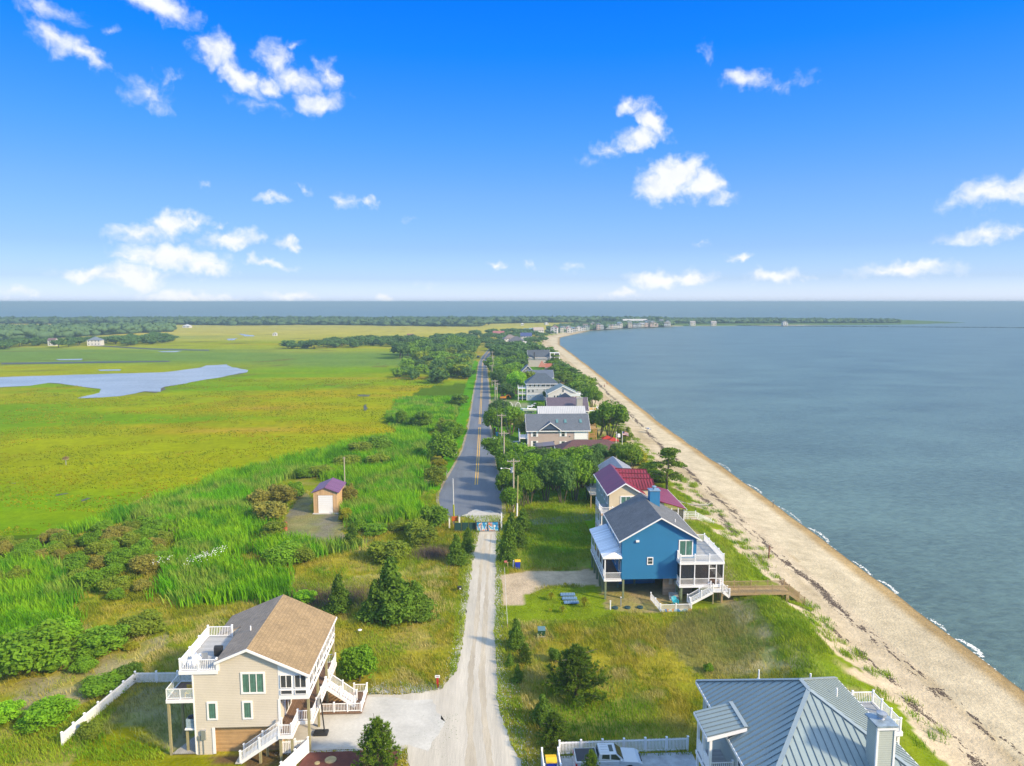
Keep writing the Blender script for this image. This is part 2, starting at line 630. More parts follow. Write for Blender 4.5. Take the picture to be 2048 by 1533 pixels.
def C3(c, shape):
    return np.ones(shape + (3,)) * np.array(c)


def mixc(col, c, w):
    return col * (1 - w[..., None]) + np.array(c) * w[..., None]


sh = GX.shape
n1 = fbm(GX, GY, 9.); n2 = fbm(GX + 300, GY + 100, 3.2); n3 = fbm(GX * .3, GY, 22.); n4 = fbm(GX * .35, GY + 500, 60.)
n5 = fbm(GX * .25, GY + 900, 140.)
sm = lambda v, a, b: np.clip((v - a) / (b - a), 0, 1)
col = C3(lin(172, 164, 50), sh)
col = mixc(col, lin(140, 156, 34), sm(n1, .42, .62))
col = mixc(col, lin(180, 165, 95), sm(n2, .56, .72) * .7)
# open marsh
marsh_edge = polyW([(-60, 1080), (0, 1072), (170, 1060), (330, 993), (500, 938), (700, 884), (790, 866), (862, 852), (905, 800), (935, 760)])
marsh_poly = marsh_edge + [(-6, 480), (-6, 700), (60, 900), (230, 1210), (230, 1640), (-4000, 1640), (-4000, 100)]
mk = inpoly(wx, wy, marsh_poly)
mc = C3(lin(162, 174, 4), sh)
mc = mixc(mc, lin(124, 166, 6), sm(n4, .42, .62))
mc = mixc(mc, lin(184, 168, 16), sm(n3, .50, .70) * .8)
mc = mixc(mc, lin(190, 160, 70), sm(n3, .70, .80) * .7)
fy = sm(GY, 330, 620)
mc = mixc(mc, lin(140, 168, 45), fy * .8 * sm(n5, .35, .6))
mc = mixc(mc, lin(196, 190, 70), sm(GY, 420, 900) * sm(n4, .38, .55) * .85)
mc = mixc(mc, lin(112, 150, 70), sm(n5, .52, .62) * sm(GY, 380, 450) * .8)
mc = mixc(mc, lin(208, 196, 88), sm(GY, 720, 950) * .8)
mc = mixc(mc, lin(120, 115, 60), (np.abs(fbm(GX * .4 + 900, GY, 42.) - .5) < .006) * sm(GY, 200, 420) * .7)
col[mk] = mc[mk]


def zone(px, c, soft=1.0, z=0.0, noisy=.0):
    p = polyW(px, z)
    k = inpoly(GX + (wx - GX) * soft, GY + (wy - GY) * soft, p)
    w = k.astype(float)
    if noisy:
        w = w * (1 - noisy * sm(n2, .4, .65))
    global col
    col = mixc(col, c, w)


REEDS = [[(320, 1003), (500, 942), (700, 888), (800, 870), (862, 862), (868, 905), (850, 960), (838, 1040), (700, 1052), (695, 985), (650, 945), (600, 952), (540, 965), (500, 1000), (520, 1080), (490, 1095), (420, 1150), (330, 1150), (395, 1090), (330, 1045), (200, 1045), (240, 1030)],
         [(330, 1130), (470, 1120), (600, 1150), (565, 1200), (430, 1215), (320, 1190)],
         [(-60, 1100), (60, 1110), (145, 1150), (160, 1200), (150, 1255), (60, 1300), (-60, 1340)],
         [(-60, 1078), (0, 1072), (170, 1060), (330, 993), (360, 1010), (200, 1060), (0, 1100)],
         [(770, 838), (800, 800), (850, 775), (935, 765), (925, 800), (905, 850), (865, 862), (800, 868)],
         [(500, 1100), (640, 1085), (720, 1100), (600, 1120)]]
REEDW = [polyW(p) for p in REEDS]
for p in REEDS:
    zone(p, lin(92, 124, 22))
zone([(0, 1085), (170, 1068), (340, 1040), (400, 1090), (330, 1140), (250, 1215), (150, 1170), (0, 1130)], lin(82, 100, 22))
zone([(905, 870), (935, 760), (950, 720), (957, 724), (945, 790), (930, 870), (905, 940), (878, 985), (850, 990), (880, 930)], lin(95, 165, 10), .3)
zone([(770, 1000), (900, 985), (905, 1050), (950, 1070), (940, 1180), (880, 1200), (760, 1120)], lin(132, 142, 30))
zone([(560, 1195), (640, 1165), (720, 1180), (700, 1232), (600, 1222)], lin(136, 108, 86), 1, 0, .5)
zone([(560, 1168), (700, 1155), (860, 1125), (905, 1118), (900, 1150), (760, 1172), (640, 1176)], lin(205, 192, 118), .6, 0, .6)
zone([(548, 1068), (580, 1020), (610, 985), (626, 1000), (626, 1028), (690, 1030), (680, 1060), (702, 1078), (760, 1068), (740, 1085), (650, 1095), (590, 1082)], lin(140, 136, 116), .4, 0, .5)
zone([(95, 1310), (160, 1330), (330, 1262), (350, 1280), (250, 1340), (190, 1400), (60, 1440), (0, 1420), (0, 1360), (90, 1352)], lin(170, 162, 118), 1, 0, .9)
zone([(275, 1368), (384, 1362), (390, 1480), (330, 1500), (200, 1466)], lin(150, 150, 112), .5, 0, .6)
zone([(160, 1500), (250, 1440), (340, 1500), (620, 1512), (620, 1560), (100, 1560)], lin(140, 145, 20), .6)
zone([(410, 1508), (560, 1500), (615, 1508), (600, 1545), (430, 1520)], lin(120, 100, 70), .4, 0, .4)
zone([(720, 1360), (870, 1365), (880, 1392), (730, 1385)], lin(150, 155, 110), 1, 0, .7)
# right of the road
zone([(1005, 1040), (1190, 1030), (1200, 1140), (1010, 1135)], lin(104, 150, 18))
zone([(1050, 1038), (1185, 1028), (1185, 1043), (1060, 1050)], lin(130, 135, 125), .4, 0, .4)
zone([(1040, 1108), (1190, 1100), (1190, 1140), (1050, 1135)], lin(165, 158, 95), .6, 0, .6)
zone([(1003, 1152), (1060, 1142), (1205, 1140), (1205, 1170), (1090, 1170), (1062, 1182), (1050, 1214), (1008, 1212)], lin(218, 198, 168), .35)
zone([(1062, 1180), (1200, 1170), (1210, 1200), (1250, 1215), (1180, 1240), (1010, 1245), (1012, 1220), (1050, 1216)], lin(136, 160, 30))
zone([(1205, 1160), (1375, 1160), (1380, 1222), (1300, 1226), (1210, 1215)], lin(178, 160, 118), .3, 0, .6)
zone([(1010, 1250), (1080, 1260), (1130, 1400), (1120, 1480), (1020, 1480)], lin(150, 140, 60), 1, 0, .5)
zone([(1120, 1400), (1260, 1400), (1390, 1430), (1385, 1478), (1130, 1478)], lin(165, 165, 75), 1, 0, .5)
zone([(1350, 1230), (1500, 1215), (1560, 1330), (1500, 1360), (1395, 1350), (1330, 1280)], lin(150, 146, 78), 1, .6, .4)
zone([(995, 700), (1090, 700), (1140, 760), (1200, 880), (1230, 940), (1190, 1000), (1000, 1010), (985, 900), (976, 800)], lin(98, 150, 24))
zone([(1008, 880), (1060, 890), (1060, 905), (985, 910), (985, 893)], lin(190, 175, 150), .2)
zone([(978, 800), (1005, 798), (1050, 806), (1090, 812), (1090, 818), (1010, 812), (978, 812)], lin(165, 165, 140), .2, 0, .5)
D = shore(GY) - GX
n6 = fbm(GX + 40, GY, 4.5)
dz = (D > 15.5) & (D < 33) & (GY < 1150)
crest = np.exp(-((D - 25.5 - 3 * (n1 - .5)) / 1.6) ** 2)
col = np.where(dz[..., None], mixc(col, lin(120, 150, 30), .75 * sm(33 - D, 0, 6)), col)
col = np.where(dz[..., None], mixc(col, lin(205, 188, 135), np.clip(crest * 1.2 * sm(n2, .32, .5) + sm(n6, .58, .7) * .8, 0, 1)), col)
# beach: dry trodden sand, smooth damp sand, wet edge
edge = 18.5 + 4.5 * (n6 - .5) * 2 + 2.0 * (n2 - .5)
b = D < edge
bc = C3(lin(226, 209, 178), sh)
bc = mixc(bc, lin(206, 188, 152), sm(fbm(GX, GY * .25, 5.), .45, .65))
bc = mixc(bc, lin(228, 214, 182), (D < 9.5).astype(float) * .8)
bc = mixc(bc, lin(190, 162, 112), sm(2.9 - D, 0, 1.4) * .9)
bc = mixc(bc, lin(150, 130, 95), sm(.4 - D, 0, .5))
col = np.where(b[..., None], bc, col)
col = np.where((GY > 1180)[..., None] & (GX > 240)[..., None], mixc(col, lin(96, 130, 70), np.full(sh, .9)), col)
col = np.where((D < 14)[..., None] & (GY > 1150)[..., None] & (GX < 600)[..., None], np.array(lin(226, 210, 175)), col)
ny, nx = sh
idx = np.arange(ny * nx).reshape(ny, nx)
F = np.stack([idx[:-1, :-1], idx[:-1, 1:], idx[1:, 1:], idx[1:, :-1]], -1).reshape(-1, 4)
V = np.stack([GX, GY, GZ], -1).reshape(-1, 3)
link('ground', np_mesh('ground', V, F, M_ground, col.reshape(-1, 3), True), kind='structure')


# ------------------------------------------------------------------ water
def water_mat(name, c, rough, scale, bd, spec=.5, cvar=.25):
    m = bpy.data.materials.new(name)
    m.use_nodes = True
    T = m.node_tree; L = T.links
    p = T.nodes['Principled BSDF']
    p.inputs['Roughness'].default_value = rough
    p.inputs['Specular IOR Level'].default_value = spec
    g = T.nodes.new('ShaderNodeNewGeometry')
    mp = T.nodes.new('ShaderNodeMapping')
    mp.inputs['Scale'].default_value = (scale * .55, scale, 1)
    mp.inputs['Rotation'].default_value = (0, 0, R(-20))
    L.new(g.outputs['Position'], mp.inputs[0])
    n1 = T.nodes.new('ShaderNodeTexNoise'); n1.inputs['Scale'].default_value = 1.0; n1.inputs['Detail'].default_value = 6
    n1.inputs['Roughness'].default_value = .6
    L.new(mp.outputs[0], n1.inputs['Vector'])
    n2 = T.nodes.new('ShaderNodeTexNoise'); n2.inputs['Scale'].default_value = .035; n2.inputs['Detail'].default_value = 4
    L.new(mp.outputs[0], n2.inputs['Vector'])
    b = T.nodes.new('ShaderNodeBump'); b.inputs['Distance'].default_value = bd; b.inputs['Strength'].default_value = 1.0
    L.new(n1.outputs[0], b.inputs['Height'])
    L.new(b.outputs[0], p.inputs['Normal'])
    mx = T.nodes.new('ShaderNodeMix'); mx.data_type = 'RGBA'
    mr = T.nodes.new('ShaderNodeMath'); mr.operation = 'MULTIPLY_ADD'
    L.new(n1.outputs[0], mr.inputs[0]); mr.inputs[1].default_value = 1.3
    L.new(n2.outputs[0], mr.inputs[2])
    ms = T.nodes.new('ShaderNodeMapRange')
    L.new(mr.outputs[0], ms.inputs[0]); ms.inputs[1].default_value = .85; ms.inputs[2].default_value = 1.45
    L.new(ms.outputs[0], mx.inputs[0])
    mx.inputs[6].default_value = (*[v * (1 - cvar) for v in c], 1)
    mx.inputs[7].default_value = (*[v * (1 + cvar) for v in c], 1)
    L.new(mx.outputs[2], p.inputs['Base Color'])
    return m


M_sea = water_mat('sea_water', (.096, .150, .128), .32, 1.1, .2, .22, .3)
xs = np.array([-26000, -3000, 0, 50, 80, 120, 200, 400, 1000, 3000, 26000.])
ys = np.array([-2000, 0, 50, 100, 200, 400, 800, 1600, 4000, 9000, 26000.])
XX, YY = np.meshgrid(xs, ys)
ii = np.arange(XX.size).reshape(XX.shape)
link('sea', np_mesh('sea', np.stack([XX, YY, XX * 0 - 1.5], -1).reshape(-1, 3),
     np.stack([ii[:-1, :-1], ii[:-1, 1:], ii[1:, 1:], ii[1:, :-1]], -1).reshape(-1, 4), M_sea), kind='structure')


def rag(pts, step, amp, seed=0, close=True):
    """a polygon with its outline broken up"""
    out = []
    rr = random.Random(seed)
    k = len(pts)
    for i in range(k if close else k - 1):
        a = Vector(pts[i][:2]); b = Vector(pts[(i + 1) % k][:2])
        L_ = (b - a).length
        m = max(1, int(L_ / step))
        nn = Vector((-(b - a).y, (b - a).x)).normalized() if L_ else Vector((0, 0))
        for j in range(m):
            p = a.lerp(b, j / m)
            q = (float(fbm(p.x + seed * 17, p.y, step * 5)) - .5) * 2 * amp * 1.6 + (rr.random() - .5) * amp * .8
            out.append(p + nn * q)
    if not close:
        out.append(Vector(pts[-1][:2]))
    return out


def sheet(name, pts, z, m, step=0, amp=0, seed=0, kind='structure', **tags):
    ps = rag(pts, step, amp, seed) if step else [Vector(p[:2]) for p in pts]
    me = bpy.data.meshes.new(name)
    bm = bmesh.new()
    vs = [bm.verts.new((p.x, p.y, z)) for p in ps]
    f = bm.faces.new(vs)
    bmesh.ops.triangulate(bm, faces=[f])
    bmesh.ops.recalc_face_normals(bm, faces=bm.faces)
    for f in bm.faces:
        if f.normal.z < 0:
            f.normal_flip()
    bm.to_mesh(me); bm.free()
    me.materials.append(m)
    if kind:
        tags['kind'] = kind
    return link(name, me, **tags)


M_pond = water_mat('marsh_water', (.30, .33, .34), .25, 1.2, .03, .5, .25)
pond = polyW([(-60, 757), (60, 753), (180, 749), (330, 745), (400, 736), (412, 731), (455, 729), (462, 735), (490, 741), (492, 745), (450, 752), (400, 762), (330, 774), (322, 784), (290, 783), (240, 792), (160, 797), (200, 786), (195, 779), (160, 772), (100, 766), (60, 772), (-60, 778)])
sheet('marsh_pond', pond, .012, M_pond, 6, 2.0, 3)
M_mud = mat('marsh_mud', lin(96, 92, 62), .8, .3, .3)
sheet('mud_bank', [(x * 1.0, y - 1.5) for x, y in rag(pond, 8, 3.0, 8)], .006, M_mud, 0)
for i, pl in enumerate([[(478, 668), (505, 671), (508, 673), (492, 673)], [(450, 678), (475, 677), (470, 681), (455, 681)], [(195, 740), (245, 739), (240, 742), (205, 742)],
                        [(110, 719), (165, 718), (160, 721), (115, 721)], [(315, 703), (365, 702), (350, 705), (322, 705)]]):
    sheet('marsh_pool', polyW(pl), .014, M_pond, 8, 1.5, i + 20)

# ------------------------------------------------------------------ roads
gl = [G(958, 1066), G(945, 1130), G(930, 1260), G(915, 1340)]
gr = [G(995, 1066), G(992, 1130), G(990, 1260), G(990, 1340), G(1000, 1430), G(1045, 1560)]
left = rag([(gl[0][0], 122.5)] + [p[:2] for p in gl] + [(-4.6, 70.6), (-6.5, 70.0)], .35, .22, 1, False)
drive = rag([(-6.5, 70.0), (-9, 69.7), (-12.2, 69.9), (-16.3, 67.0), (-18.6, 66.5), (-18.6, 60.7), (-14.7, 60.75), (-7.2, 60.6), (-6.4, 57.0), (-6.6, 50)], .4, .12, 2, False)
right = rag([(4.4, 50), (gr[5][0] + .4, gr[5][1])] + [p[:2] for p in gr[4::-1]] + [(2.45, 122.5)], .35, .22, 3, False)
gr_all = [*left, *drive, *right]
sheet('gravel_road', gr_all, .012, M_gravelroad)
sheet('gravel_driveway', rag([(-5.4, 68.7), (-9, 69.2), (-12.4, 69.4), (-16.3, 66.7), (-18.4, 66.2), (-18.4, 61.0), (-14.7, 61.0), (-7.2, 61.0), (-5.2, 60.2), (-4.0, 64.0)], .6, .35, 5), .020, M_gravel)
asl = [(-6.6, 131), (-8.6, 135.5), (-9.2, 141), (-9.6, 147), (-9.0, 155), (-7.6, 169), (-5.9, 190), (-4.8, 223), (-4.2, 308), (-3.2, 400), (-2.7, 480), (-.5, 530), (4, 600), (10, 680)]
asr = [(3.5, 131), (3.7, 148), (3.2, 170), (2.6, 192), (2.0, 223), (2.4, 308), (2.0, 400), (1.9, 480), (4.2, 530), (9, 600), (15, 680)]
M_shoulder = mat('road_shoulder', lin(176, 165, 135), .95, .25, .6)
sheet('road_shoulder', [(x - .55, y) for x, y in asl] + [(x + .7, y) for x, y in asr[::-1]], .010, M_shoulder, 1.2, .25, 9)
sheet('asphalt_road', asl + asr[::-1], .018, M_asphalt, 1.5, .07, 4)
M_track = mat('packed_track', lin(214, 203, 182), .95, .3, .5, .02, 9, spec=.2, stretch=(1.2, .12, 1))
for i, (a_, b_) in enumerate([(.30, .44), (.60, .73)]):
    tl, tr_ = [], []
    for yy in np.arange(52, 121, 1.2):
        xl = np.interp(yy, [58, 66, 74.5, 84, 106, 121], [-3.4, -3.3, -3.1, -2.5, -1.8, -.9]); xr = np.interp(yy, [58, 66, 74.3, 84, 106, 121], [2.4, 1.5, 1.1, 1.3, 1.8, 2.4])
        w_ = .16 * (fbm(yy, i * 40., 3.) - .5) * 2
        tl.append((xl + (xr - xl) * (a_ - w_ * .3), yy)); tr_.append((xl + (xr - xl) * (b_ + w_ * .3), yy))
    sheet('wheel_track', rag([*tl, *tr_[::-1]], .3, .10, 60 + i), .0165, M_track)
M_patch = mat('worn_concrete', lin(215, 212, 205), .95, .2, 1)
sheet('broken_road_edge', [(-4.2, 131.5), (-3.0, 133.2), (-1.5, 135.6), (-.4, 134.2), (1.2, 134.6), (2.6, 133.0), (3.6, 131.5), (3.4, 127.5), (2.3, 122.3), (-.9, 122.3), (-1.3, 127), (-3.0, 130)], .024, M_patch, .4, .3, 6)
cl = [(-1.72, 154.4), (-1.45, 190), (-1.3, 227)], [(-1.28, 233), (-1.1, 270), (-.95, 308), (-.6, 400), (-.4, 480), (1.8, 530), (6.5, 600)]
mb = MB()
for seg in cl:
    for off in (-.26, .26):
        for a, c in zip(seg[:-1], seg[1:]):
            mb.add([(a[0] + off - .1, a[1], .024), (a[0] + off + .1, a[1], .024), (c[0] + off + .1, c[1], .024), (c[0] + off - .1, c[1], .024)], [(0, 1, 2, 3)])
mb.build('road_centre_lines', M_yellow, kind='structure')
M_mulch = mat('red_mulch', lin(112, 62, 52), .95, .3, 1.5, .05, 8)
sheet('mulch_bed', [(-16.2, 60.45), (-7.9, 60.6), (-7.6, 50), (-18.5, 50), (-17.0, 57)], .03, M_mulch, .5, .08, 7)
M_paver = mat('blue_grey_paving', (.30, .34, .38), .7, .35, 1.1, .01, 6)
sheet('paved_parking', [(5.4, 59.0), (18.9, 59.1), (18.9, 46), (5.0, 46)], .03, M_paver)

M_creek = mat('creek_mud', lin(70, 74, 40), .5, .3, .3, spec=.6)
for i, pl in enumerate([[(729, 810), (731, 810), (732, 821), (730, 822)],
                        [(112, 989), (138, 986), (139, 988), (113, 992)], [(160, 1001), (182, 995), (183, 997), (162, 1004)], [(716, 790), (740, 790), (738, 793), (718, 793)],
                        [(24, 966), (33, 966), (32, 968), (26, 969)], [(0, 726), (160, 724), (340, 722), (340, 724), (160, 727), (0, 729)], [(180, 690), (300, 697), (420, 700), (418, 702), (296, 699), (180, 692)]]):
    sheet('marsh_creek', polyW(pl), .013, M_creek, 2.5, .8, i + 40)

# ------------------------------------------------------------------ grass, reeds, strand line (nobody could count these)
NR = np.random.RandomState(11)
HOUSES = [(-29, -12.4, 58.6, 74), (14.5, 34, 88.3, 106), (5.4, 60, 40, 58.6), (19, 37, 108, 128), (-33.8, -28, 133.5, 143)]
road_np = [(p.x, p.y) for p in gr_all]
mulch_np = [(-16.6, 60.8), (-7.5, 60.9), (-7.3, 48), (-19, 48)]
asph_np = asl + asr[::-1]
sand_np = polyW([(1003, 1152), (1060, 1142), (1205, 1140), (1205, 1170), (1090, 1170), (1062, 1182), (1050, 1214), (1008, 1212)])
shed_np = polyW([(548, 1068), (580, 1020), (610, 985), (626, 1000), (626, 1028), (690, 1030), (680, 1060), (702, 1078), (650, 1095), (590, 1082)])


def free(x, y, margin=True):
    ok = ~inpoly(x, y, road_np) & ~inpoly(x, y, asph_np) & ~inpoly(x, y, mulch_np)
    for x0, x1, y0, y1 in HOUSES:
        ok &= ~((x > x0) & (x < x1) & (y > y0) & (y < y1))
    return ok


def blades(name, x, y, h, w, lean, colr, m=None, zoff=0.0, **tags):
    k = len(x)
    z = hz(x, y) + zoff
    a = NR.rand(k) * math.pi
    dx, dy = np.cos(a) * w / 2, np.sin(a) * w / 2
    la = NR.rand(k) * 2 * math.pi
    lx = np.cos(la) * h * lean * NR.rand(k) - h * lean * .35
    ly = np.sin(la) * h * lean * NR.rand(k)
    P0 = np.stack([x - dx, y - dy, z - .03], -1)
    P1 = np.stack([x + dx, y + dy, z - .03], -1)
    M0 = np.stack([x + lx * .3 + dx * .8, y + ly * .3 + dy * .8, z + h * .55], -1)
    M1 = np.stack([x + lx * .3 - dx * .8, y + ly * .3 - dy * .8, z + h * .55], -1)
    T = np.stack([x + lx, y + ly, z + h], -1)
    V = np.stack([P0, P1, M0, M1, T], 1).reshape(-1, 3)
    b = np.arange(k)[:, None] * 5
    F = np.concatenate([b + [0, 1, 2], b + [0, 2, 3], b + [3, 2, 4]], 0)
    c = np.repeat(colr, 5, 0)
    me = np_mesh(name, V, F, m or M_blade, c)
    return link(name, me, kind='stuff', **tags)


def pick(x, y, cols, sc, j=.25):
    """patchy colours: the noise field chooses among the given ones"""
    f = np.clip((fbm(x + 11, y + 5, sc) - .28) / .44, 0, .999) * (len(cols) - 1)
    i = f.astype(int); t = (f - i)[:, None]
    c = np.array(cols)
    c = c[i] * (1 - t) + c[np.minimum(i + 1, len(cols) - 1)] * t
    return c * (1 + (NR.rand(len(x), 1) - .5) * 2 * j)


# reeds
xs_, ys_ = NR.uniform(-75, -2, 520000), NR.uniform(66, 300, 520000)
k = np.zeros(len(xs_), bool)
for p in REEDW:
    k |= inpoly(xs_ + 4.5 * (fbm(xs_, ys_, 6) - .5) * 2 + NR.normal(0, .6, len(xs_)), ys_ + 4.5 * (fbm(xs_ + 9, ys_, 6) - .5) * 2 + NR.normal(0, .8, len(xs_)), p)
k &= free(xs_, ys_) & ~inpoly(xs_, ys_, shed_np) & (NR.rand(len(xs_)) < np.where(ys_ > 170, .3, .62))
x, y = xs_[k], ys_[k]
h = 1.0 + 1.3 * fbm(x, y, 9.) + NR.rand(len(x)) ** 2 * .9
h = np.where(y > 215, h * .6, h)
blades('reed_bed', x, y, h, .15, .45, pick(x, y, [lin(104, 172, 22), lin(140, 212, 28), lin(168, 220, 40), lin(98, 178, 30), lin(180, 205, 84), lin(122, 202, 24)], 11.),
       label='tall bright green reeds between the marsh and the road', category='reeds')
print('reeds', len(x))
# pale dead reed stems showing at the foot of the reed bed
# dune and meadow grass
n_ = 420000
n_ = 560000
xs_, ys_ = NR.uniform(-72, 46, n_), NR.uniform(54, 150, n_)
D_ = shore(ys_) - xs_
k = free(xs_, ys_) & ~inpoly(xs_, ys_, sand_np) & ~inpoly(xs_, ys_, shed_np) & (D_ > 19.5 + 3 * (fbm(xs_ + 40, ys_, 4.5) - .5) * 2) & ~((D_ < 30) & (fbm(xs_, ys_ * .6, 5.) > .56) & (NR.rand(n_) < .85))
k &= NR.rand(n_) < np.clip((fbm(xs_ + 7, ys_, 3.) - .22) * 2.8, .08, 1) * np.clip(1.25 - (ys_ - 54) / 130, .2, 1)
for p in REEDW:
    k &= ~inpoly(xs_, ys_, p)
x, y = xs_[k], ys_[k]
sandy = polyW([(95, 1310), (160, 1330), (330, 1262), (350, 1280), (250, 1340), (190, 1400), (60, 1440), (0, 1420), (0, 1360), (90, 1352)])
grey = polyW([(275, 1368), (384, 1362), (390, 1480), (330, 1500), (200, 1466)])
back = polyW([(1350, 1230), (1500, 1215), (1560, 1330), (1500, 1360), (1395, 1350), (1330, 1280)])
k = ~(inpoly(x, y, sandy) & (NR.rand(len(x)) < .8)) & ~(inpoly(x, y, grey) & (NR.rand(len(x)) < .4)) & ~(inpoly(x, y, back) & (NR.rand(len(x)) < .35))
x, y = x[k], y[k]
lawn = inpoly(x, y, polyW([(1062, 1180), (1200, 1170), (1250, 1215), (1180, 1240), (1010, 1245), (1012, 1220)])) | ((x < -16) & (y < 60))
h = .22 + .5 * fbm(x, y, 5.) ** 1.5 + NR.rand(len(x)) * .22
h = np.where(lawn, .12, h)
Dn = shore(y) - x
gold = [lin(158, 172, 44), lin(186, 188, 52), lin(214, 204, 96), lin(198, 190, 58), lin(148, 178, 40), lin(224, 212, 132)]
green = [lin(122, 172, 26), lin(156, 196, 36), lin(180, 206, 56), lin(132, 182, 30)]
cg, cn = pick(x, y, gold, 4.5), pick(x, y, green, 6.)
wgt = np.clip(((fbm(x + 200, y, 12.) - .5) * 6), 0, 1)
wgt = np.where((Dn < 26) | (np.abs(x) < 3.8) | lawn | ((x > 3) & (y > 104)), np.maximum(wgt, .75), wgt)[:, None]
cc_ = cg * (1 - wgt) + cn * wgt
gm_ = ((inpoly(x, y, grey) | inpoly(x, y, back)) * .65)[:, None]
cc_ = cc_ * (1 - gm_) + np.array(lin(168, 168, 112)) * gm_
blades('dune_grass', x, y, h, .055, .8, cc_,
       label='olive and golden dune grass round the houses and the gravel road', category='grass')
print('grass', len(x))
# sparse tufts on the upper beach
m_ = 500
cx_ = NR.uniform(0, 1, m_); cy_ = NR.uniform(50, 260, m_)
cx_ = shore(cy_) - NR.uniform(14.5, 19, m_) + (fbm(cy_, cy_ * 0, 8.) - .5) * 5
kk = NR.rand(m_) < .35
cx_, cy_ = cx_[kk], cy_[kk]
tx = np.repeat(cx_, 60) + NR.normal(0, .42, len(cx_) * 60)
ty = np.repeat(cy_, 60) + NR.normal(0, .5, len(cy_) * 60)
blades('beach_grass_tufts', tx, ty, .35 + NR.rand(len(tx)) * .35, .06, 1.0, pick(tx, ty, green, 3.), label='sparse green tufts of grass on the upper beach', category='grass')
# marsh grass rim beside the reeds, low
mn = 90000
mx_, my_ = NR.uniform(-210, -20, mn), 120 + 260 * NR.rand(mn) ** 1.3
k = inpoly(mx_, my_, marsh_poly) & (fbm(mx_, my_ * 1.5, 14.) > .44) & ~inpoly(mx_, my_, pond)
for p in REEDW:
    k &= ~inpoly(mx_, my_, p)
mx_, my_ = mx_[k], my_[k]
blades('marsh_grass', mx_, my_, .10 + .22 * NR.rand(len(mx_)), .38, 1.2, pick(mx_, my_, [lin(140, 160, 8), lin(156, 170, 6), lin(176, 174, 10), lin(126, 156, 8), lin(184, 166, 30)], 16., .15),
       label='low tufted yellow green marsh grass on the open marsh', category='grass')
# strand line: dark wrack
M_wrack = mat('dark_wrack', (.075, .050, .035), .9, .35, 2)


def bits(name, x, y, r, hgt, m, z=None, **tags):
    k = len(x)
    z0 = hz(x, y) if z is None else np.full(k, z)
    a0 = NR.rand(k) * 6.28
    V = []
    for i in range(5):
        a = a0 + i * 2 * math.pi / 5
        rr = r * (.5 + NR.rand(k))
        V.append(np.stack([x + np.cos(a) * rr, y + np.sin(a) * rr * 1.6, z0 - .01 * (z is None)], -1))
    V.append(np.stack([x, y, z0 + hgt], -1))
    V = np.stack(V, 1).reshape(-1, 3)
    b = np.arange(k)[:, None] * 6
    F = np.concatenate([b + [i, (i + 1) % 5, 5] for i in range(5)], 0)
    return link(name, np_mesh(name, V, F, m), kind='stuff', **tags)


def along(pts, n, spread, thr, sc=2.2):
    py_ = np.array([p[1] for p in pts]); px_ = np.array([p[0] for p in pts])
    o = np.argsort(py_)
    y = NR.uniform(py_.min(), py_.max(), n)
    x = np.interp(y, py_[o], px_[o]) + NR.normal(0, spread, n) + (fbm(y, y * 0, 7.) - .5) * 1.6
    k = fbm(x * 1.6, y * .5, sc) > thr
    return x[k], y[k]


x, y = along([G(*q, -.75)[:2] for q in [(2140, 1610), (2040, 1518), (1942, 1438), (1862, 1372), (1772, 1296), (1699, 1233), (1622, 1167), (1518, 1083), (1445, 1007), (1395, 962), (1322, 893), (1262, 830), (1190, 762)]], 46000, .40, .47, 1.1)
x2, y2 = along([G(*q, -.5)[:2] for q in [(1990, 1570), (1939, 1521), (1828, 1424), (1775, 1365), (1664, 1257), (1595, 1216), (1522, 1122), (1480, 1083), (1400, 990)]], 12000, .4, .53, 1.3)
bits('seaweed_wrack', np.r_[x, x2], np.r_[y, y2], NR.uniform(.03, .11, len(x) + len(x2)), .04, M_wrack, label='broken dark line of seaweed wrack along the beach', category='seaweed')
# foam at the water's edge
M_foam = mat('sea_foam', (.72, .72, .66), .7, .1, 5)
fx, fy_ = [], []
for ya, yb, n_, off, sp in [(44, 60, 160, 2.4, .4), (77.5, 82, 420, 1.3, .3), (84, 88, 120, .9, .2), (96, 101, 260, 1.0, .2), (103, 109, 200, .9, .15), (118, 126, 350, 1.3, .25), (129, 140, 200, 1.1, .2), (150, 158, 300, 1.2, .25),
                            (170, 180, 260, 1.3, .25), (252, 280, 160, 1.4, .4), (60, 250, 260, .3, .1)]:
    n_ = int(n_ * .35)
    yy = NR.uniform(ya, yb, n_)
    fy_.append(yy)
    fx.append(shore(yy) + off * (.35 + .45 * np.sin((yy - ya) / (yb - ya) * 3.14)) + NR.normal(0, sp * .6, n_))
fx, fy_ = np.concatenate(fx), np.concatenate(fy_)
bits('sea_foam', fx, fy_, NR.uniform(.04, .12, len(fx)), .012, M_foam, z=-1.492, label='thin white foam where small waves reach the sand', category='foam')
# loose stones spilled along the edges of the gravel road
M_stone = mat('loose_stone', lin(224, 222, 216), .9, .15, 3)
sx_, sy_ = [], []
for side in (left, right, drive):
    for p in side:
        for _ in range(16):
            t_ = abs(NR.normal(0, .42)) * (2.8 if p.y < 72 else 1.2)
            s_ = -1 if (side is left or (side is drive)) else 1
            if side is drive:
                sx_.append(p.x + NR.normal(0, .35)); sy_.append(p.y + (t_ * .7 if p.y > 66 else NR.normal(0, .2)))
            else:
                sx_.append(p.x + s_ * t_); sy_.append(p.y + NR.normal(0, .3))
sx_ = np.array(sx_ + list(NR.uniform(-12, -4.6, 1500))); sy_ = np.array(sy_ + list(70.2 + np.abs(NR.normal(0, .9, 1500))))
bits('loose_gravel', sx_, sy_, NR.uniform(.03, .085, len(sx_)), .05, M_stone, label='loose pale stones scattered along the gravel road edge', category='gravel')
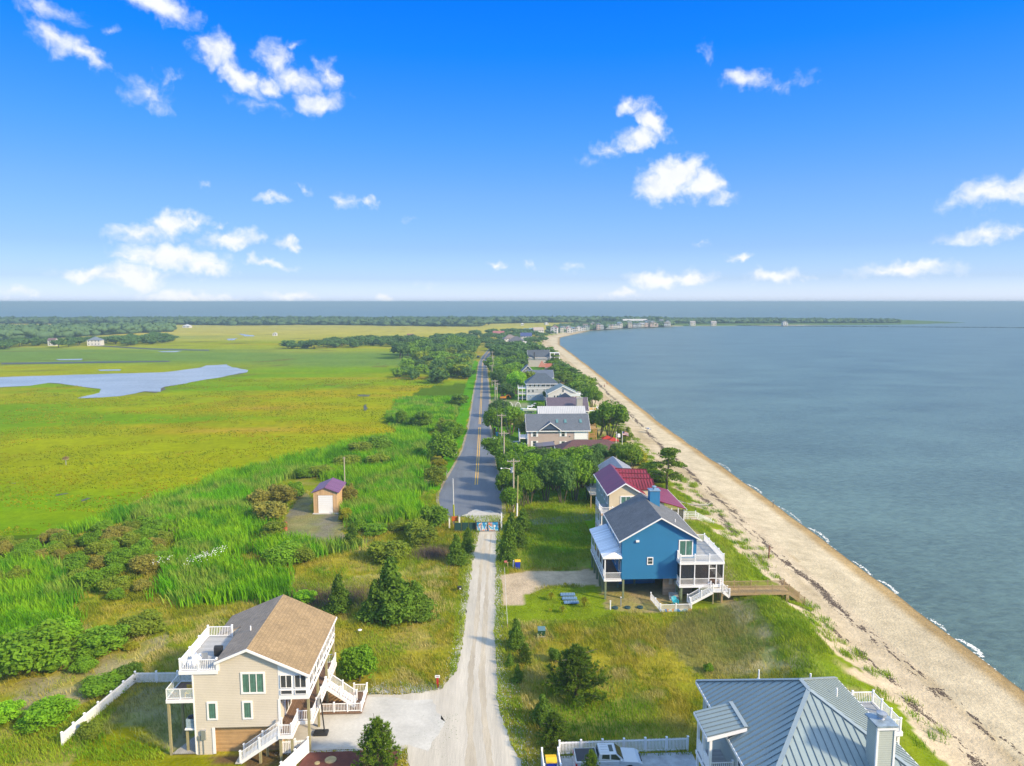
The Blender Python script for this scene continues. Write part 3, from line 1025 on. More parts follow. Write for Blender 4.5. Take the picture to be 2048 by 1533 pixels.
wx_, wy_ = NR.uniform(-8, 4, 1600), NR.uniform(50, 66, 1600)
kk = (fbm(wx_ * 2, wy_ * 2, 4.) > .56) & ((wx_ < -2.6) | (wx_ > 1.6))
M_weed = mat('weed', (.06, .13, .02), .8, .3, 3)
bits('weeds_in_gravel', wx_[kk], wy_[kk], NR.uniform(.03, .09, kk.sum()), .07, M_weed, label='small green weeds growing through the gravel', category='weeds')

# ------------------------------------------------------------------ house kit
_wc = {}


def window(par, x, y, z, w, h, face='S', cols=1, rows=1, glass=None, trim=.11, frame=None, name='window', depth=.07, **tags):
    """a framed opening: frame = part, pane(s) = sub-part; (x, y, z) is its centre on the wall"""
    glass = glass or M_glass
    frame = frame or M_white
    key = (round(w, 2), round(h, 2), cols, rows, glass.name, frame.name, trim)
    if key not in _wc:
        f = MB()
        f.box(-w / 2 - trim, w / 2 + trim, -depth, .02, -h / 2 - trim, -h / 2)
        f.box(-w / 2 - trim, w / 2 + trim, -depth, .02, h / 2, h / 2 + trim)
        f.box(-w / 2 - trim, -w / 2, -depth, .02, -h / 2, h / 2)
        f.box(w / 2, w / 2 + trim, -depth, .02, -h / 2, h / 2)
        for i in range(1, cols):
            cx = -w / 2 + w * i / cols
            f.box(cx - .035, cx + .035, -depth + .01, .018, -h / 2, h / 2)
        for i in range(1, rows):
            cz = -h / 2 + h * i / rows
            f.box(-w / 2, w / 2, -depth + .015, .016, cz - .025, cz + .025)
        g = MB().box(-w / 2, w / 2, -.025, -.012, -h / 2, h / 2)
        _wc[key] = (f.mesh('window_frame', frame), g.mesh('window_pane', glass))
    a, b = _wc[key]
    rz = {'S': 0, 'W': -math.pi / 2, 'E': math.pi / 2, 'N': math.pi}[face]
    o = link(name, a, par, (x, y, z), rz, **tags)
    link('pane', b, o)
    return o


_pc = {}


def post(par, p, h, m=None, s=.13, cap=True, name='railing_post'):
    m = m or M_vinyl
    key = (round(h, 2), m.name, s, cap)
    if key not in _pc:
        b = MB().box(-s / 2, s / 2, -s / 2, s / 2, 0, h)
        if cap:
            b.box(-s / 2 - .025, s / 2 + .025, -s / 2 - .025, s / 2 + .025, h, h + .05)
            b.add([(-s / 2, -s / 2, h + .05), (s / 2, -s / 2, h + .05), (s / 2, s / 2, h + .05), (-s / 2, s / 2, h + .05), (0, 0, h + .12)], [(0, 1, 4), (1, 2, 4), (2, 3, 4), (3, 0, 4)])
        _pc[key] = b.mesh(name, m)
    return link(name, _pc[key], par, p)


def railing(par, p0, p1, h=1.0, n=None, m=None, bal=.15, bw=.04, ends=(1, 1), rail=(.07, .06), post_h=None, low=.1, pname='railing_post', name='railing_panel', s=.13):
    """posts and baluster panels between two points at floor level"""
    m = m or M_vinyl
    p0 = Vector(p0); p1 = Vector(p1)
    L_ = (p1 - p0).length
    n = n or max(1, round(L_ / 2.0))
    for i in range(n + 1):
        if (i == 0 and not ends[0]) or (i == n and not ends[1]):
            continue
        post(par, p0.lerp(p1, i / n), post_h or h + .12, m, s, name=pname)
    for i in range(n):
        a, b = p0.lerp(p1, i / n), p0.lerp(p1, (i + 1) / n)
        mb = MB()
        mb.beam(a + Vector((0, 0, h)), b + Vector((0, 0, h)), rail[0], rail[1])
        mb.beam(a + Vector((0, 0, low)), b + Vector((0, 0, low)), rail[0] * .8, rail[1])
        k = max(2, int((b - a).length / bal))
        for j in range(1, k):
            q = a.lerp(b, j / k)
            mb.box(q.x - bw / 2, q.x + bw / 2, q.y - bw / 2, q.y + bw / 2, q.z + low, q.z + h)
        mb.build(name, m, par)


def stairs(par, top, bot, width, axis, m, tread_m=None, n=None):
    """straight flight along x or y, going down from top to bot; width spans the other axis from the given line"""
    top = Vector(top); bot = Vector(bot)
    n = n or max(3, int((top.z - bot.z) / .19))
    w = Vector((0, width, 0)) if axis == 'x' else Vector((width, 0, 0))
    st = MB()
    for o in (Vector((0, 0, 0)), w):
        st.beam(top + o - Vector((0, 0, .12)), bot + o - Vector((0, 0, .02)), .06, .30)
    st.build('stringer', m, par)
    tr = MB()
    for i in range(n):
        q = top.lerp(bot, (i + .5) / n)
        d = (bot - top) / n
        if axis == 'x':
            tr.box(q.x - abs(d.x) / 2, q.x + abs(d.x) / 2, q.y + .03, q.y + width - .03, q.z - .02, q.z + .02)
        else:
            tr.box(q.x + .03, q.x + width - .03, q.y - abs(d.y) / 2, q.y + abs(d.y) / 2, q.z - .02, q.z + .02)
    tr.build('stair_tread', tread_m or m, par)


def rake(mb, pts, y, w=.22, t=.06):
    for a, b in zip(pts[:-1], pts[1:]):
        mb.beam((a[0], y, a[1] - w / 2), (b[0], y, b[1] - w / 2), t, w, up=(0, 1, 0)) if False else mb.prism(
            [(a[0], y, a[1]), (b[0], y, b[1]), (b[0], y, b[1] - w), (a[0], y, a[1] - w)], (0, t, 0))
    return mb


# ================================================================== beige house, lower left
M_beige = mat('beige_siding', (.62, .56, .46), .6, .08, .5, .012, kind='siding', pitch=.16)
M_shsunlit = mat('sunlit_brown_shingles', (.30, .215, .115), .9, .2, .5, .012, kind='shingle', axis='y', pitch=.30)  # sunlit copy of the brown shingles, for the right slope
H1 = thing('beige_stilt_house', 'tall beige house with brown shingle roof and white rooftop deck beside the gravel drive', 'house', (-26.3, 60.7, 0))
w = MB().prism([(0, 0, -.1), (1.5, 0, -.1), (1.5, 0, 2.5), (7.6, 0, 2.5), (7.6, 0, 8.78), (5, 0, 10.0), (2.4, 0, 8.95), (2.4, 0, 8.0), (0, 0, 8.0)], (0, 11.1, 0))
w.prism([(0.0, 6.7, 8.002), (2.398, 6.7, 8.002), (2.398, 6.7, 8.95)], (0, 4.4, 0))
w.build('wall', M_beige, H1)
MB().box(1.5, 7.5, .4, 11.0, -.1, 2.495).build('slatted_enclosure', M_slat, H1)
rs = MB().slab([(5, -.35, 10.16), (10.5, -.35, 7.57), (10.5, 11.45, 7.57), (5, 11.45, 10.16)], .14)
rs.build('roof_slope', M_shsunlit, H1)
rl = MB().slab([(2.15, -.35, 8.98), (5, -.35, 10.16), (5, 6.7, 10.16), (2.15, 6.7, 8.98)], .12)
rl.slab([(-.45, 6.7, 7.9), (5, 6.7, 10.16), (5, 11.45, 10.16), (-.45, 11.45, 7.9)], .12)
rl.build('roof_slope', mat('shaded_brown_shingles', (.27, .22, .17), .9, .18, .7, .012, kind='shingle', axis='y', pitch=.30), H1)  # same shingles, the left slope's shade put into the colour
t = MB()
rake(t, [(2.1, 8.97), (5, 10.17), (10.55, 7.56)], -.42, .24, .07)
t.box(10.5, 10.56, -.35, 11.45, 7.36, 7.56)
t.box(-.06, .06, -.04, .02, 0, 7.8).box(1.5, 1.75, -.05, .02, 0, 2.5).box(2.15, 2.42, -.05, .02, 8.0, 8.85)
t.box(7.5, 7.72, -.05, .02, 2.6, 5.1)
t.build('white_trim', M_white, H1)
MB().cyl((3.9, 4.2, 9.6), (3.9, 4.2, 10.15), .06).build('vent_pipe', M_white, H1)
# rooftop deck
MB().box(-1.1, 2.15, -.05, 6.6, 7.84, 8.04).build('roof_deck_floor', M_greydeck, H1)
MB().box(-1.16, 2.3, -.12, -.05, 7.72, 8.06).box(-1.16, -1.1, -.05, 6.6, 7.72, 8.06).build('deck_fascia', M_white, H1)
railing(H1, (-1.05, 0, 8.04), (2.2, 0, 8.04), 1.0, 2)
railing(H1, (-1.05, 0, 8.04), (-1.05, 6.5, 8.04), 1.0, 3, ends=(0, 1))
railing(H1, (-1.05, 6.5, 8.04), (1.3, 6.5, 8.04), 1.0, 1, ends=(0, 1))
# windows
window(H1, 5.35, 0, 6.75, 1.85, 1.75, cols=3, glass=M_greenglass, trim=.16)
window(H1, 1.6, 0, 4.15, .62, 1.45, glass=M_greenglass, trim=.15)
window(H1, 4.75, 0, 4.15, .62, 1.45, glass=M_greenglass, trim=.15)
# sunroom
sr = MB().prism([(7.6, -.02, 5.1), (10.3, -.02, 5.1), (10.3, -.02, 7.45), (7.6, -.02, 8.7)], (0, 11.0, 0))
sr.build('sunroom', M_white, H1)
for x in (8.32, 9.6):
    window(H1, x, -.04, 6.85, .95, 1.15, cols=2, trim=.05, glass=M_screen)
    window(H1, x, -.04, 5.82, .95, .34, trim=.05, glass=M_screen)
for i in range(8):
    window(H1, 10.31, .8 + i * 1.36, 6.75, 1.1, .95, 'E', cols=2, trim=.05, glass=M_screen)
    window(H1, 10.31, .8 + i * 1.36, 5.8, 1.1, .34, 'E', trim=.05, glass=M_screen)
# east deck under the sunroom, landing and front stairs
MB().box(7.6, 10.4, .6, 11.1, 2.45, 2.6).box(7.9, 9.1, -1.55, .6, 2.45, 2.6).build('deck_floor', M_deck, H1)
MB().box(7.86, 9.16, -1.62, -1.55, 2.3, 2.62).box(9.1, 9.16, -1.55, .55, 2.3, 2.62).box(9.16, 10.46, .52, .6, 2.3, 2.62).box(10.4, 10.46, .6, 11.1, 2.3, 2.62).build('deck_fascia', M_white, H1)
railing(H1, (7.95, -1.5, 2.6), (9.05, -1.5, 2.6), .95, 1)
railing(H1, (9.05, -1.5, 2.6), (9.05, .66, 2.6), .95, 1, ends=(0, 1))
railing(H1, (9.05, .66, 2.6), (10.3, .66, 2.6), .95, 1, ends=(0, 1))
railing(H1, (10.34, .66, 2.6), (10.34, 6.2, 2.6), .95, 3, ends=(0, 1))
railing(H1, (10.34, 7.6, 2.6), (10.34, 11.0, 2.6), .95, 2)
railing(H1, (7.9, 11.0, 2.6), (10.3, 11.0, 2.6), .95, 1, ends=(0, 0))
stairs(H1, (7.9, -1.5, 2.5), (4.4, -1.5, .05), 1.0, 'x', M_white)
railing(H1, (7.9, -1.5, 2.5), (4.45, -1.5, .1), .95, 2, ends=(0, 1))
railing(H1, (7.9, -.5, 2.5), (4.45, -.5, .1), .95, 2, ends=(1, 1))
for x, y, h in [(10.2, 0.1, 5.1), (10.2, 3.7, 5.1), (10.2, 7.4, 5.1), (10.2, 10.9, 5.1), (8.0, -1.3, 2.45), (9.0, -1.3, 2.45), (6.2, -1.4, 1.2), (8.2, -.2, 2.45), (6.5, -.4, 1.3)]:
    post(H1, (x, y, -.2), h + .2, M_post, .2, False, 'stilt_post')
window(H1, 7.62, 2.6, 3.65, 1.8, 2.0, 'E', cols=2, trim=.1)
window(H1, 7.62, 6.6, 3.85, 1.0, 1.2, 'E', cols=1, trim=.1)
# side stairs and low platform
stairs(H1, (10.4, 6.3, 2.55), (13.2, 6.3, .45), 1.15, 'x', M_white)
railing(H1, (10.4, 6.3, 2.55), (13.2, 6.3, .45), .95, 2)
railing(H1, (10.4, 7.45, 2.55), (13.2, 7.45, .45), .95, 2)
MB().box(9.8, 14.0, 5.6, 9.2, .1, .3).build('platform_floor', M_deck, H1)
railing(H1, (9.9, 5.65, .3), (13.95, 5.65, .3), .85, 3)
railing(H1, (13.95, 5.65, .3), (13.95, 9.15, .3), .85, 2, ends=(0, 1))
railing(H1, (13.95, 9.15, .3), (12.6, 9.15, .3), .85, 1, ends=(0, 1))
MB().prism([(9.2, 7.6, .3), (12.7, 7.6, .3), (10.5, 7.6, 2.3), (9.2, 7.6, 2.3)], (0, .06, 0)).build('slatted_screen', M_slat, H1)
# glass-railed side deck on posts
MB().box(-2.4, -.02, 0, 2.9, 5.15, 5.3).build('side_deck_floor', M_deck, H1)
MB().box(-2.46, -.02, -.08, 0, 5.0, 5.32).box(-2.46, -2.4, 0, 2.9, 5.0, 5.32).build('deck_fascia', M_white, H1)
gr_ = MB()
for a, b in [((-2.4, .02), (-.05, .02)), ((-2.4, .02), (-2.4, 2.88)), ((-2.4, 2.88), (-.05, 2.88))]:
    for z in (5.42, 6.3):
        gr_.beam((a[0], a[1], z), (b[0], b[1], z), .06, .06)
for p in [(-2.4, .02), (-1.2, .02), (-2.4, 1.45), (-2.4, 2.88), (-1.2, 2.88)]:
    gr_.box(p[0] - .035, p[0] + .035, p[1] - .035, p[1] + .035, 5.3, 6.33)
gr_.build('railing_frame', M_white, H1)
clear = bpy.data.materials.new('clear_glass')
clear.use_nodes = True
pb = clear.node_tree.nodes['Principled BSDF']
pb.inputs['Base Color'].default_value = (.85, .95, .95, 1)
pb.inputs['Roughness'].default_value = .03
pb.inputs['Alpha'].default_value = .22
for a, b in [((-2.36, .0), (-1.24, .04)), ((-1.16, .0), (-.06, .04)), ((-2.42, .08), (-2.38, 1.4)), ((-2.42, 1.5), (-2.38, 2.84))]:
    MB().box(a[0], b[0], a[1], b[1], 5.46, 6.27).build('glass_panel', clear, H1)
for x, y, h in [(-2.3, .1, 5.15), (-2.3, 2.8, 5.15), (-.6, 2.8, 5.15), (-.9, .4, 2.3)]:
    post(H1, (x, y, -.2), h + .2, M_post, .2, False, 'stilt_post')
MB().box(-1.0, -.03, .1, 1.2, 2.25, 2.38).build('equipment_shelf', M_white, H1)
MB().prism([(-2.2, 0, .02), (-.03, 0, .02), (-.03, 3.2, .3), (-.5, 3.2, .3)], (0, 0, .1)).build('ground_deck', mat('grey_boards', (.32, .31, .28), .8, .15, 2, kind='boards', axis='x', pitch=.18), H1)
t = MB().box(.55, .95, -.2, 0, 1.45, 2.35)
t.build('meter_cabinet', M_metal, H1)
MB().box(.25, .42, -.14, 0, 1.4, 1.8).cyl((.33, -.07, 0), (.33, -.07, 1.4), .03).cyl((.7, -.07, 0), (.7, -.07, 1.45), .03).build('meter_pipes', M_metal, H1)
MB().box(4.0, 4.6, -1.6, -.4, .01, .07).build('stair_pad', M_concrete, H1)

ac = thing('air_conditioner', 'grey air conditioning unit on the white shelf at the left wall of the beige house', 'air conditioner', (-26.85, 61.3, 2.38))
MB().box(-.38, .38, -.38, .38, 0, .85).build('casing', mat('blue_grey_metal', (.28, .38, .44), .5, .2, 6, kind='boards', axis='z', pitch=.05, gap=.4), ac, bevel=.04)
MB().lathe((0, 0, .85), [(.33, 0), (.33, .06), (.12, .10), (.0, .10)], 16).build('fan_grille', M_black, ac)
ch = thing('yellow_deck_chair', 'yellow slatted chair on the glass-railed side deck of the beige house', 'chair', (-26.9, 61.2, 5.3))
c = MB().box(-.28, .28, -.28, .25, .40, .45)
c.build('seat', mat('yellow_paint_chair', (.62, .42, .04), .6, .1, 4), ch)
c = MB()
for i in range(5):
    c.box(-.28 + i * .125, -.2 + i * .125, .24, .29, .45, 1.0)
c.build('backrest', MATS['yellow_paint_chair'], ch)
for x in (-.25, .25):
    for y in (-.25, .22):
        MB().box(x - .03, x + .03, y - .03, y + .03, 0, .4).build('leg', MATS['yellow_paint_chair'], ch)
gb = thing('covered_barbecue', 'black covered barbecue on the rooftop deck against the brown roof', 'barbecue', (-24.9, 63.3, 8.04))
MB().box(-.35, .35, -.28, .28, .1, .75).build('cart_cover', M_black, gb, bevel=.06)
MB().cyl((-.34, 0, .75), (.34, 0, .75), .27, .27, 12).build('hood', M_black, gb)
cv = thing('covered_furniture', 'white cloth covered furniture heap at the front corner of the rooftop deck', 'covered furniture', (-26.6, 62.2, 8.04))
pts = []
bm = bmesh.new()
bmesh.ops.create_icosphere(bm, subdivisions=3, radius=1)
for v in bm.verts:
    v.co = Vector((v.co.x * .55, v.co.y * .8, max(0, v.co.z) * .75)) * (1 + .18 * math.sin(v.co.x * 9 + v.co.y * 7))
me = bpy.data.meshes.new('cover'); bm.to_mesh(me); bm.free(); me.materials.append(M_white)
link('cover', me, cv)
rg_ = thing('blue_rooftop_chair', 'dark bluish chair standing behind the white cover on the rooftop deck', 'chair', (-25.7, 61.9, 8.04))
MB().box(-.25, .25, -.25, .25, .38, .44).build('seat', M_metal, rg_)
MB().box(-.25, .25, .22, .27, .44, .95).build('backrest', M_metal, rg_)
for x in (-.22, .22):
    for y in (-.22, .22):
        MB().box(x - .025, x + .025, y - .025, y + .025, 0, .38).build('leg', M_metal, rg_)


# picket fences
def picket(label, pts, h=1.1, solid=False, group=None, step=2.0, z=0):
    o = thing('white_picket_fence', label, 'fence', (pts[0][0], pts[0][1], 0), 0, group)
    bx, by = pts[0]
    for i, (a, b) in enumerate(zip(pts[:-1], pts[1:])):
        a = Vector((a[0] - bx, a[1] - by, z)); b = Vector((b[0] - bx, b[1] - by, z))
        L_ = (b - a).length
        n = max(1, round(L_ / step))
        for j in range(n + 1):
            if j == 0 and i > 0:
                continue
            post(o, a.lerp(b, j / n), h + .12, M_vinyl, .14, name='fence_post')
        d = (b - a).normalized()
        nn = Vector((-d.y, d.x, 0))
        for j in range(n):
            p, q = a.lerp(b, j / n), a.lerp(b, (j + 1) / n)
            mb = MB()
            for zz in (.15, h - .12):
                mb.beam(p + Vector((0, 0, zz)), q + Vector((0, 0, zz)), .05, .1)
            k = int((q - p).length / (.13 if not solid else .1))
            for r_ in range(1, k):
                c = p.lerp(q, r_ / k)
                ww = .042 if not solid else .048
                u = d * ww
                mb.prism([c - u + Vector((0, 0, .04)), c + u + Vector((0, 0, .04)), c + u + Vector((0, 0, h - .03)), c + Vector((0, 0, h + .04)), c - u + Vector((0, 0, h - .03))], nn * .03)
            mb.build('picket_panel', M_vinyl, o)
    return o


picket('long white picket fence running out from the beige house and turning towards the camera', [(-31.0, 73.1), (-37.8, 73.2), (-38.9, 65.5), (-39.3, 62.5)], 1.15)
picket('short white picket fence behind the posts under the front landing of the beige house', [(-18.5, 60.35), (-16.2, 60.5)], 1.25, step=1.2)
picket('white board fence slanting to the lower edge of the picture beside the red mulch', [(-16.15, 60.4), (-17.6, 57.0), (-19.0, 53.5)], 1.4, True)
pv = thing('stepping_stone', 'large round tan stepping stone in the red mulch bed', 'stepping stone', (-13.9, 59.3, .03))
MB().lathe((0, 0, 0), [(.52, 0), (.52, .04), (.3, .06), (.0, .06)], 20).build('stone', mat('tan_stone', lin(190, 175, 130), .9, .35, 3), pv)
pv = thing('stepping_stone', 'small round pale stepping stone in the red mulch bed, left of the large one', 'stepping stone', (-15.0, 58.9, .03))
MB().lathe((0, 0, 0), [(.24, 0), (.24, .04), (.1, .06), (.0, .06)], 16).build('stone', MATS['tan_stone'], pv)
hoop = thing('freestanding_basketball_hoop', 'basketball hoop on a leaning pole with black base on the gravel beside the beige house', 'basketball hoop', (-15.4, 63.2, 0))
MB().box(-.9, .45, -.4, .4, .02, .3).build('base', M_black, hoop, bevel=.08)
MB().beam((.1, 0, .25), (-.25, .3, 3.4), .1, .1).build('pole', M_black, hoop)
MB().box(-.35, -.29, -.55, .55, 2.9, 3.7).build('backboard', M_metal, hoop)
MB().tube([(-.55 + .22 * math.cos(a * .785), .22 * math.sin(a * .785), 3.05) for a in range(9)], .02, 5).build('rim', mat('orange_steel', (.6, .12, .02), .5), hoop)

# ================================================================== blue house
M_blue = mat('blue_siding', (.018, .17, .36), .6, .05, .5, .012, kind='siding', pitch=.16)
M_shgrey = mat('slate_shingles', (.125, .135, .15), .9, .2, .8, .012, kind='shingle', axis='y', pitch=.28)
M_ribwhite = mat('ribbed_white_metal', (.78, .79, .80), .3, .04, 2, kind='boards', axis='y', pitch=.5, gap=.35)
M_greenpost = mat('green_treated_post', (.16, .20, .11), .8, .2, 2)
M_slat2 = mat('dark_slats', (.46, .32, .20), .8, .15, 2, kind='boards', axis='z', pitch=.16, gap=.6)
H2 = thing('blue_stilt_house', 'bright blue gabled house on posts with slate roof and white porches facing the beach', 'house', (19.0, 92.6, 0))
w = MB().prism([(0, 0, 2.75), (10.4, 0, 2.75), (10.4, 0, 8.45), (5.3, 0, 11.4), (0, 0, 8.35)], (0, 12.0, 0))
w.build('wall', M_blue, H2)
MB().box(.6, 6.0, 5.2, 11.6, -.1, 2.745).build('ground_storey', M_blue, H2)
MB().box(6.1, 10.3, 1.0, 1.15, -.1, 2.74).box(10.15, 10.3, 1.15, 11, -.1, 2.74).build('slatted_enclosure', M_slat2, H2)
MB().slab([(5.3, -.4, 11.62), (-.45, -.4, 8.32), (-.45, 12.4, 8.32), (5.3, 12.4, 11.62)], .14).build('roof_slope', M_shgrey, H2)
MB().slab([(5.3, -.4, 11.62), (10.95, -.4, 8.38), (10.95, 12.4, 8.38), (5.3, 12.4, 11.62)], .14).build('roof_slope', M_shgrey, H2)
t = MB()
rake(t, [(-.5, 8.3), (5.3, 11.63), (11.0, 8.36)], -.47, .2, .07)
t.box(-.51, -.45, -.4, 12.4, 8.1, 8.3).box(10.95, 11.01, -.4, 12.4, 8.16, 8.36)
t.build('white_trim', M_white, H2)
window(H2, 3.95, 0, 5.35, .62, .85, rows=2, trim=.12)
window(H2, 8.9, 0, 7.1, 1.7, 2.1, cols=2, trim=.15, name='sliding_door', glass=M_greenglass)
for y in (1.2, 3.0, 4.8, 7.4, 9.8):
    window(H2, -.01, y, 7.2, .8, 1.1, 'W', trim=.1)
for y in (1.5, 4.5, 8.0):
    window(H2, -.01, y, 4.2, 1.0, 1.5, 'W', trim=.1)
MB().box(1.9, 2.35, -.2, 0, 8.1, 8.35).build('flood_light', M_white, H2)
MB().box(5.8, 7.3, 8.4, 9.8, 8.6, 12.9).build('chimney', M_blue, H2)
t = MB().box(5.7, 7.4, 8.3, 9.9, 12.9, 13.0).lathe((6.55, 9.1, 13.0), [(.2, 0), (.2, .3), (.34, .35), (.34, .5), (.0, .56)], 12)
t.build('chimney_cap', mat('blue_metal', (.24, .36, .46), .4, .1, 3, metal=.3), H2)
MB().cyl((8.0, 2.4, 9.9), (8.0, 2.4, 10.5), .06).build('vent_pipe', M_white, H2)
# west porch
MB().box(-2.4, -.02, 0, 12.0, 2.6, 2.75).build('porch_floor', M_deck, H2)
pr = MB().slab([(-2.6, -.1, 5.95), (.3 - .32, .9, 6.75), (.3 - .32, 12.2, 6.75), (-2.6, 12.2, 5.95)], .1)
pr.slab([(-2.6, -.1, 5.95), (-.02, -.1, 5.95), (-.02, .9, 6.75)], .1)
pr.build('porch_roof', M_ribwhite, H2)
MB().box(-2.66, .02, -.17, -.1, 5.75, 5.95).box(-2.66, -2.6, -.1, 12.2, 5.75, 5.95).box(-2.46, 0, -.07, 0, 2.5, 2.77).box(-2.46, -2.4, 0, 12, 2.5, 2.77).build('porch_fascia', M_white, H2)
for y in (.1, 2.4, 4.8, 7.2, 9.6, 11.9):
    post(H2, (-2.3, y, 2.75), 3.0, M_white, .16, False, 'porch_column')
    post(H2, (-2.2, y, -.2), 2.8, M_greenpost, .26, False, 'stilt_post')
railing(H2, (-2.3, .05, 2.75), (-.05, .05, 2.75), .95, 1, ends=(0, 0), s=.12)
railing(H2, (-2.3, .05, 2.75), (-2.3, 11.9, 2.75), .95, 5, ends=(0, 0), s=.12)
for x, y in [(.3, .2), (.3, 4), (.3, 8), (2.9, 4.8), (8.0, -.9), (8.0, .6), (13.7, -1.4), (13.7, 3), (13.7, 6.7), (8.0, -1.45), (.3, 11.6), (-1.4, 11.8)]:
    post(H2, (x, y, -.2), 2.95 if x < 7 else 2.6, M_greenpost, .26, False, 'stilt_post')
# east screened porch with the deck above
PX0, PX1, PY0, PY1, Z1, Z2 = 7.7, 13.8, -1.6, 6.9, 2.4, 5.65
MB().box(PX0, PX1, PY0, -.02, Z1 - .15, Z1).box(10.42, PX1, -.02, PY1, Z1 - .15, Z1).build('porch_floor', M_deck, H2)
MB().box(PX0, PX1, PY0, -.02, Z2 - .15, Z2).box(10.42, PX1, -.02, PY1, Z2 - .15, Z2).build('upper_deck_floor', M_greydeck, H2)
t = MB()
for z in (Z1, Z2):
    t.box(PX0 - .06, PX1 + .06, PY0 - .08, PY0, z - .3, z + .02).box(PX1, PX1 + .08, PY0, PY1, z - .3, z + .02).box(PX0 - .08, PX0, PY0, -.02, z - .3, z + .02)
t.build('deck_fascia', M_white, H2)
scr = MB().box(PX0 + .05, PX1 - .05, PY0 + .09, PY0 + .10, Z1 + .95, Z2 - .3).box(PX1 - .1, PX1 - .09, PY0 + .1, PY1, Z1 + .95, Z2 - .3).box(PX0 + .09, PX0 + .1, PY0 + .1, -.05, Z1 + .95, Z2 - .3)
sm_ = bpy.data.materials.new('porch_screen')
sm_.use_nodes = True
pb = sm_.node_tree.nodes['Principled BSDF']
pb.inputs['Base Color'].default_value = (.03, .03, .035, 1)
pb.inputs['Roughness'].default_value = .7
pb.inputs['Alpha'].default_value = .55
scr.build('screen_mesh', sm_, H2)
for x in (PX0 + .07, 9.75, 11.75, 12.75, PX1 - .07):
    post(H2, (x, PY0 + .07, Z1), Z2 - Z1 - .15, M_white, .13, False, 'porch_column')
for y in (0, 2.3, 4.6, 6.8):
    post(H2, (PX1 - .07, y, Z1), Z2 - Z1 - .15, M_white, .13, False, 'porch_column')
MB().box(11.75, 12.75, PY0 + .03, PY0 + .08, Z1 + .9, Z1 + 1.0).box(11.75, 12.75, PY0 + .03, PY0 + .08, Z2 - .95, Z2 - .85).build('screen_door_rails', M_white, H2)
railing(H2, (PX0 + .07, PY0 + .04, Z1), (11.75, PY0 + .04, Z1), .92, 2, ends=(0, 0))
railing(H2, (12.75, PY0 + .04, Z1), (PX1 - .07, PY0 + .04, Z1), .92, 1, ends=(0, 0))
railing(H2, (PX0 + .04, PY0 + .07, Z1), (PX0 + .04, -.05, Z1), .92, 1, ends=(0, 0))
railing(H2, (PX1 - .03, PY0 + .07, Z1), (PX1 - .03, PY1, Z1), .92, 3, ends=(0, 0))
railing(H2, (PX0 + .07, PY0 + .05, Z2), (PX1 - .07, PY0 + .05, Z2), 1.0, 3)
railing(H2, (PX1 - .07, PY0 + .05, Z2), (PX1 - .07, PY1, Z2), 1.0, 4, ends=(0, 1))
railing(H2, (PX0 + .07, PY0 + .05, Z2), (PX0 + .07, -.1, Z2), 1.0, 1, ends=(0, 1))
railing(H2, (10.6, PY1 - .05, Z2), (PX1 - .07, PY1 - .05, Z2), 1.0, 1, ends=(0, 0))
# stairs down to the yard and to the walkway
MB().box(12.0, 14.1, -2.7, PY0 - .09, Z1 - .6, Z1 - .45).build('stair_landing', M_white, H2)
stairs(H2, (12.0, -2.7, Z1 - .5), (8.8, -2.7, .1), 1.0, 'x', M_white)
railing(H2, (12.0, -2.7, Z1 - .5), (8.8, -2.7, .1), .95, 2)
railing(H2, (12.0, -1.75, Z1 - .5), (8.8, -1.75, .1), .95, 2)
railing(H2, (12.0, -2.7, Z1 - .45), (13.3, -2.7, Z1 - .45), .95, 1, ends=(0, 1))
stairs(H2, (13.4, -2.7, Z1 - .5), (14.3, -2.7, 1.1), 1.0, 'x', M_white)
railing(H2, (13.3, -2.7, Z1 - .45), (14.3, -2.7, 1.2), .95, 1, ends=(0, 1))
railing(H2, (13.3, -1.75, Z1 - .45), (14.3, -1.75, 1.2), .95, 1, ends=(1, 1))
for x in (12.1, 13.2):
    post(H2, (x, -2.5, -.2), 1.9, M_post, .14, False, 'stilt_post')
MB().box(6.9, 7.4, .75, .98, 1.6, 2.5).box(7.6, 8.1, .8, .98, 1.5, 2.1).cyl((7.85, .85, 0), (7.85, .85, 1.5), .05).build('meter_cabinet', M_metal, H2)
for i in range(4):
    MB().box(6.6 + i * .05, 8.0, -1.0 + i * .35, -.68 + i * .35, .01, .18 + i * .15).build('stair_step', M_concrete, H2)

fn = thing('white_yard_fence', 'low white railing fence with a painted base round the corner of the blue house yard', 'fence', (23.0, 91.9, 0))
railing(fn, (0, 0, 0), (.4, -3.7, 0), .95, 2, pname='fence_post', name='fence_panel')
railing(fn, (.4, -3.7, .15), (4.6, -3.6, .15), .8, 2, ends=(0, 1), pname='fence_post', name='fence_panel')
railing(fn, (4.6, -3.6, 0), (4.9, -2.2, 0), .95, 1, ends=(0, 1), pname='fence_post', name='fence_panel')
mural = bpy.data.materials.new('painted_base')
mural.use_nodes = True
T = mural.node_tree
vo = T.nodes.new('ShaderNodeTexVoronoi'); vo.inputs['Scale'].default_value = 2.2
tc_ = T.nodes.new('ShaderNodeTexCoord'); T.links.new(tc_.outputs['Object'], vo.inputs['Vector'])
cr_ = T.nodes.new('ShaderNodeValToRGB'); cr_.color_ramp.interpolation = 'CONSTANT'
sp_ = T.nodes.new('ShaderNodeSeparateColor'); T.links.new(vo.outputs['Color'], sp_.inputs[0]); T.links.new(sp_.outputs[0], cr_.inputs[0])
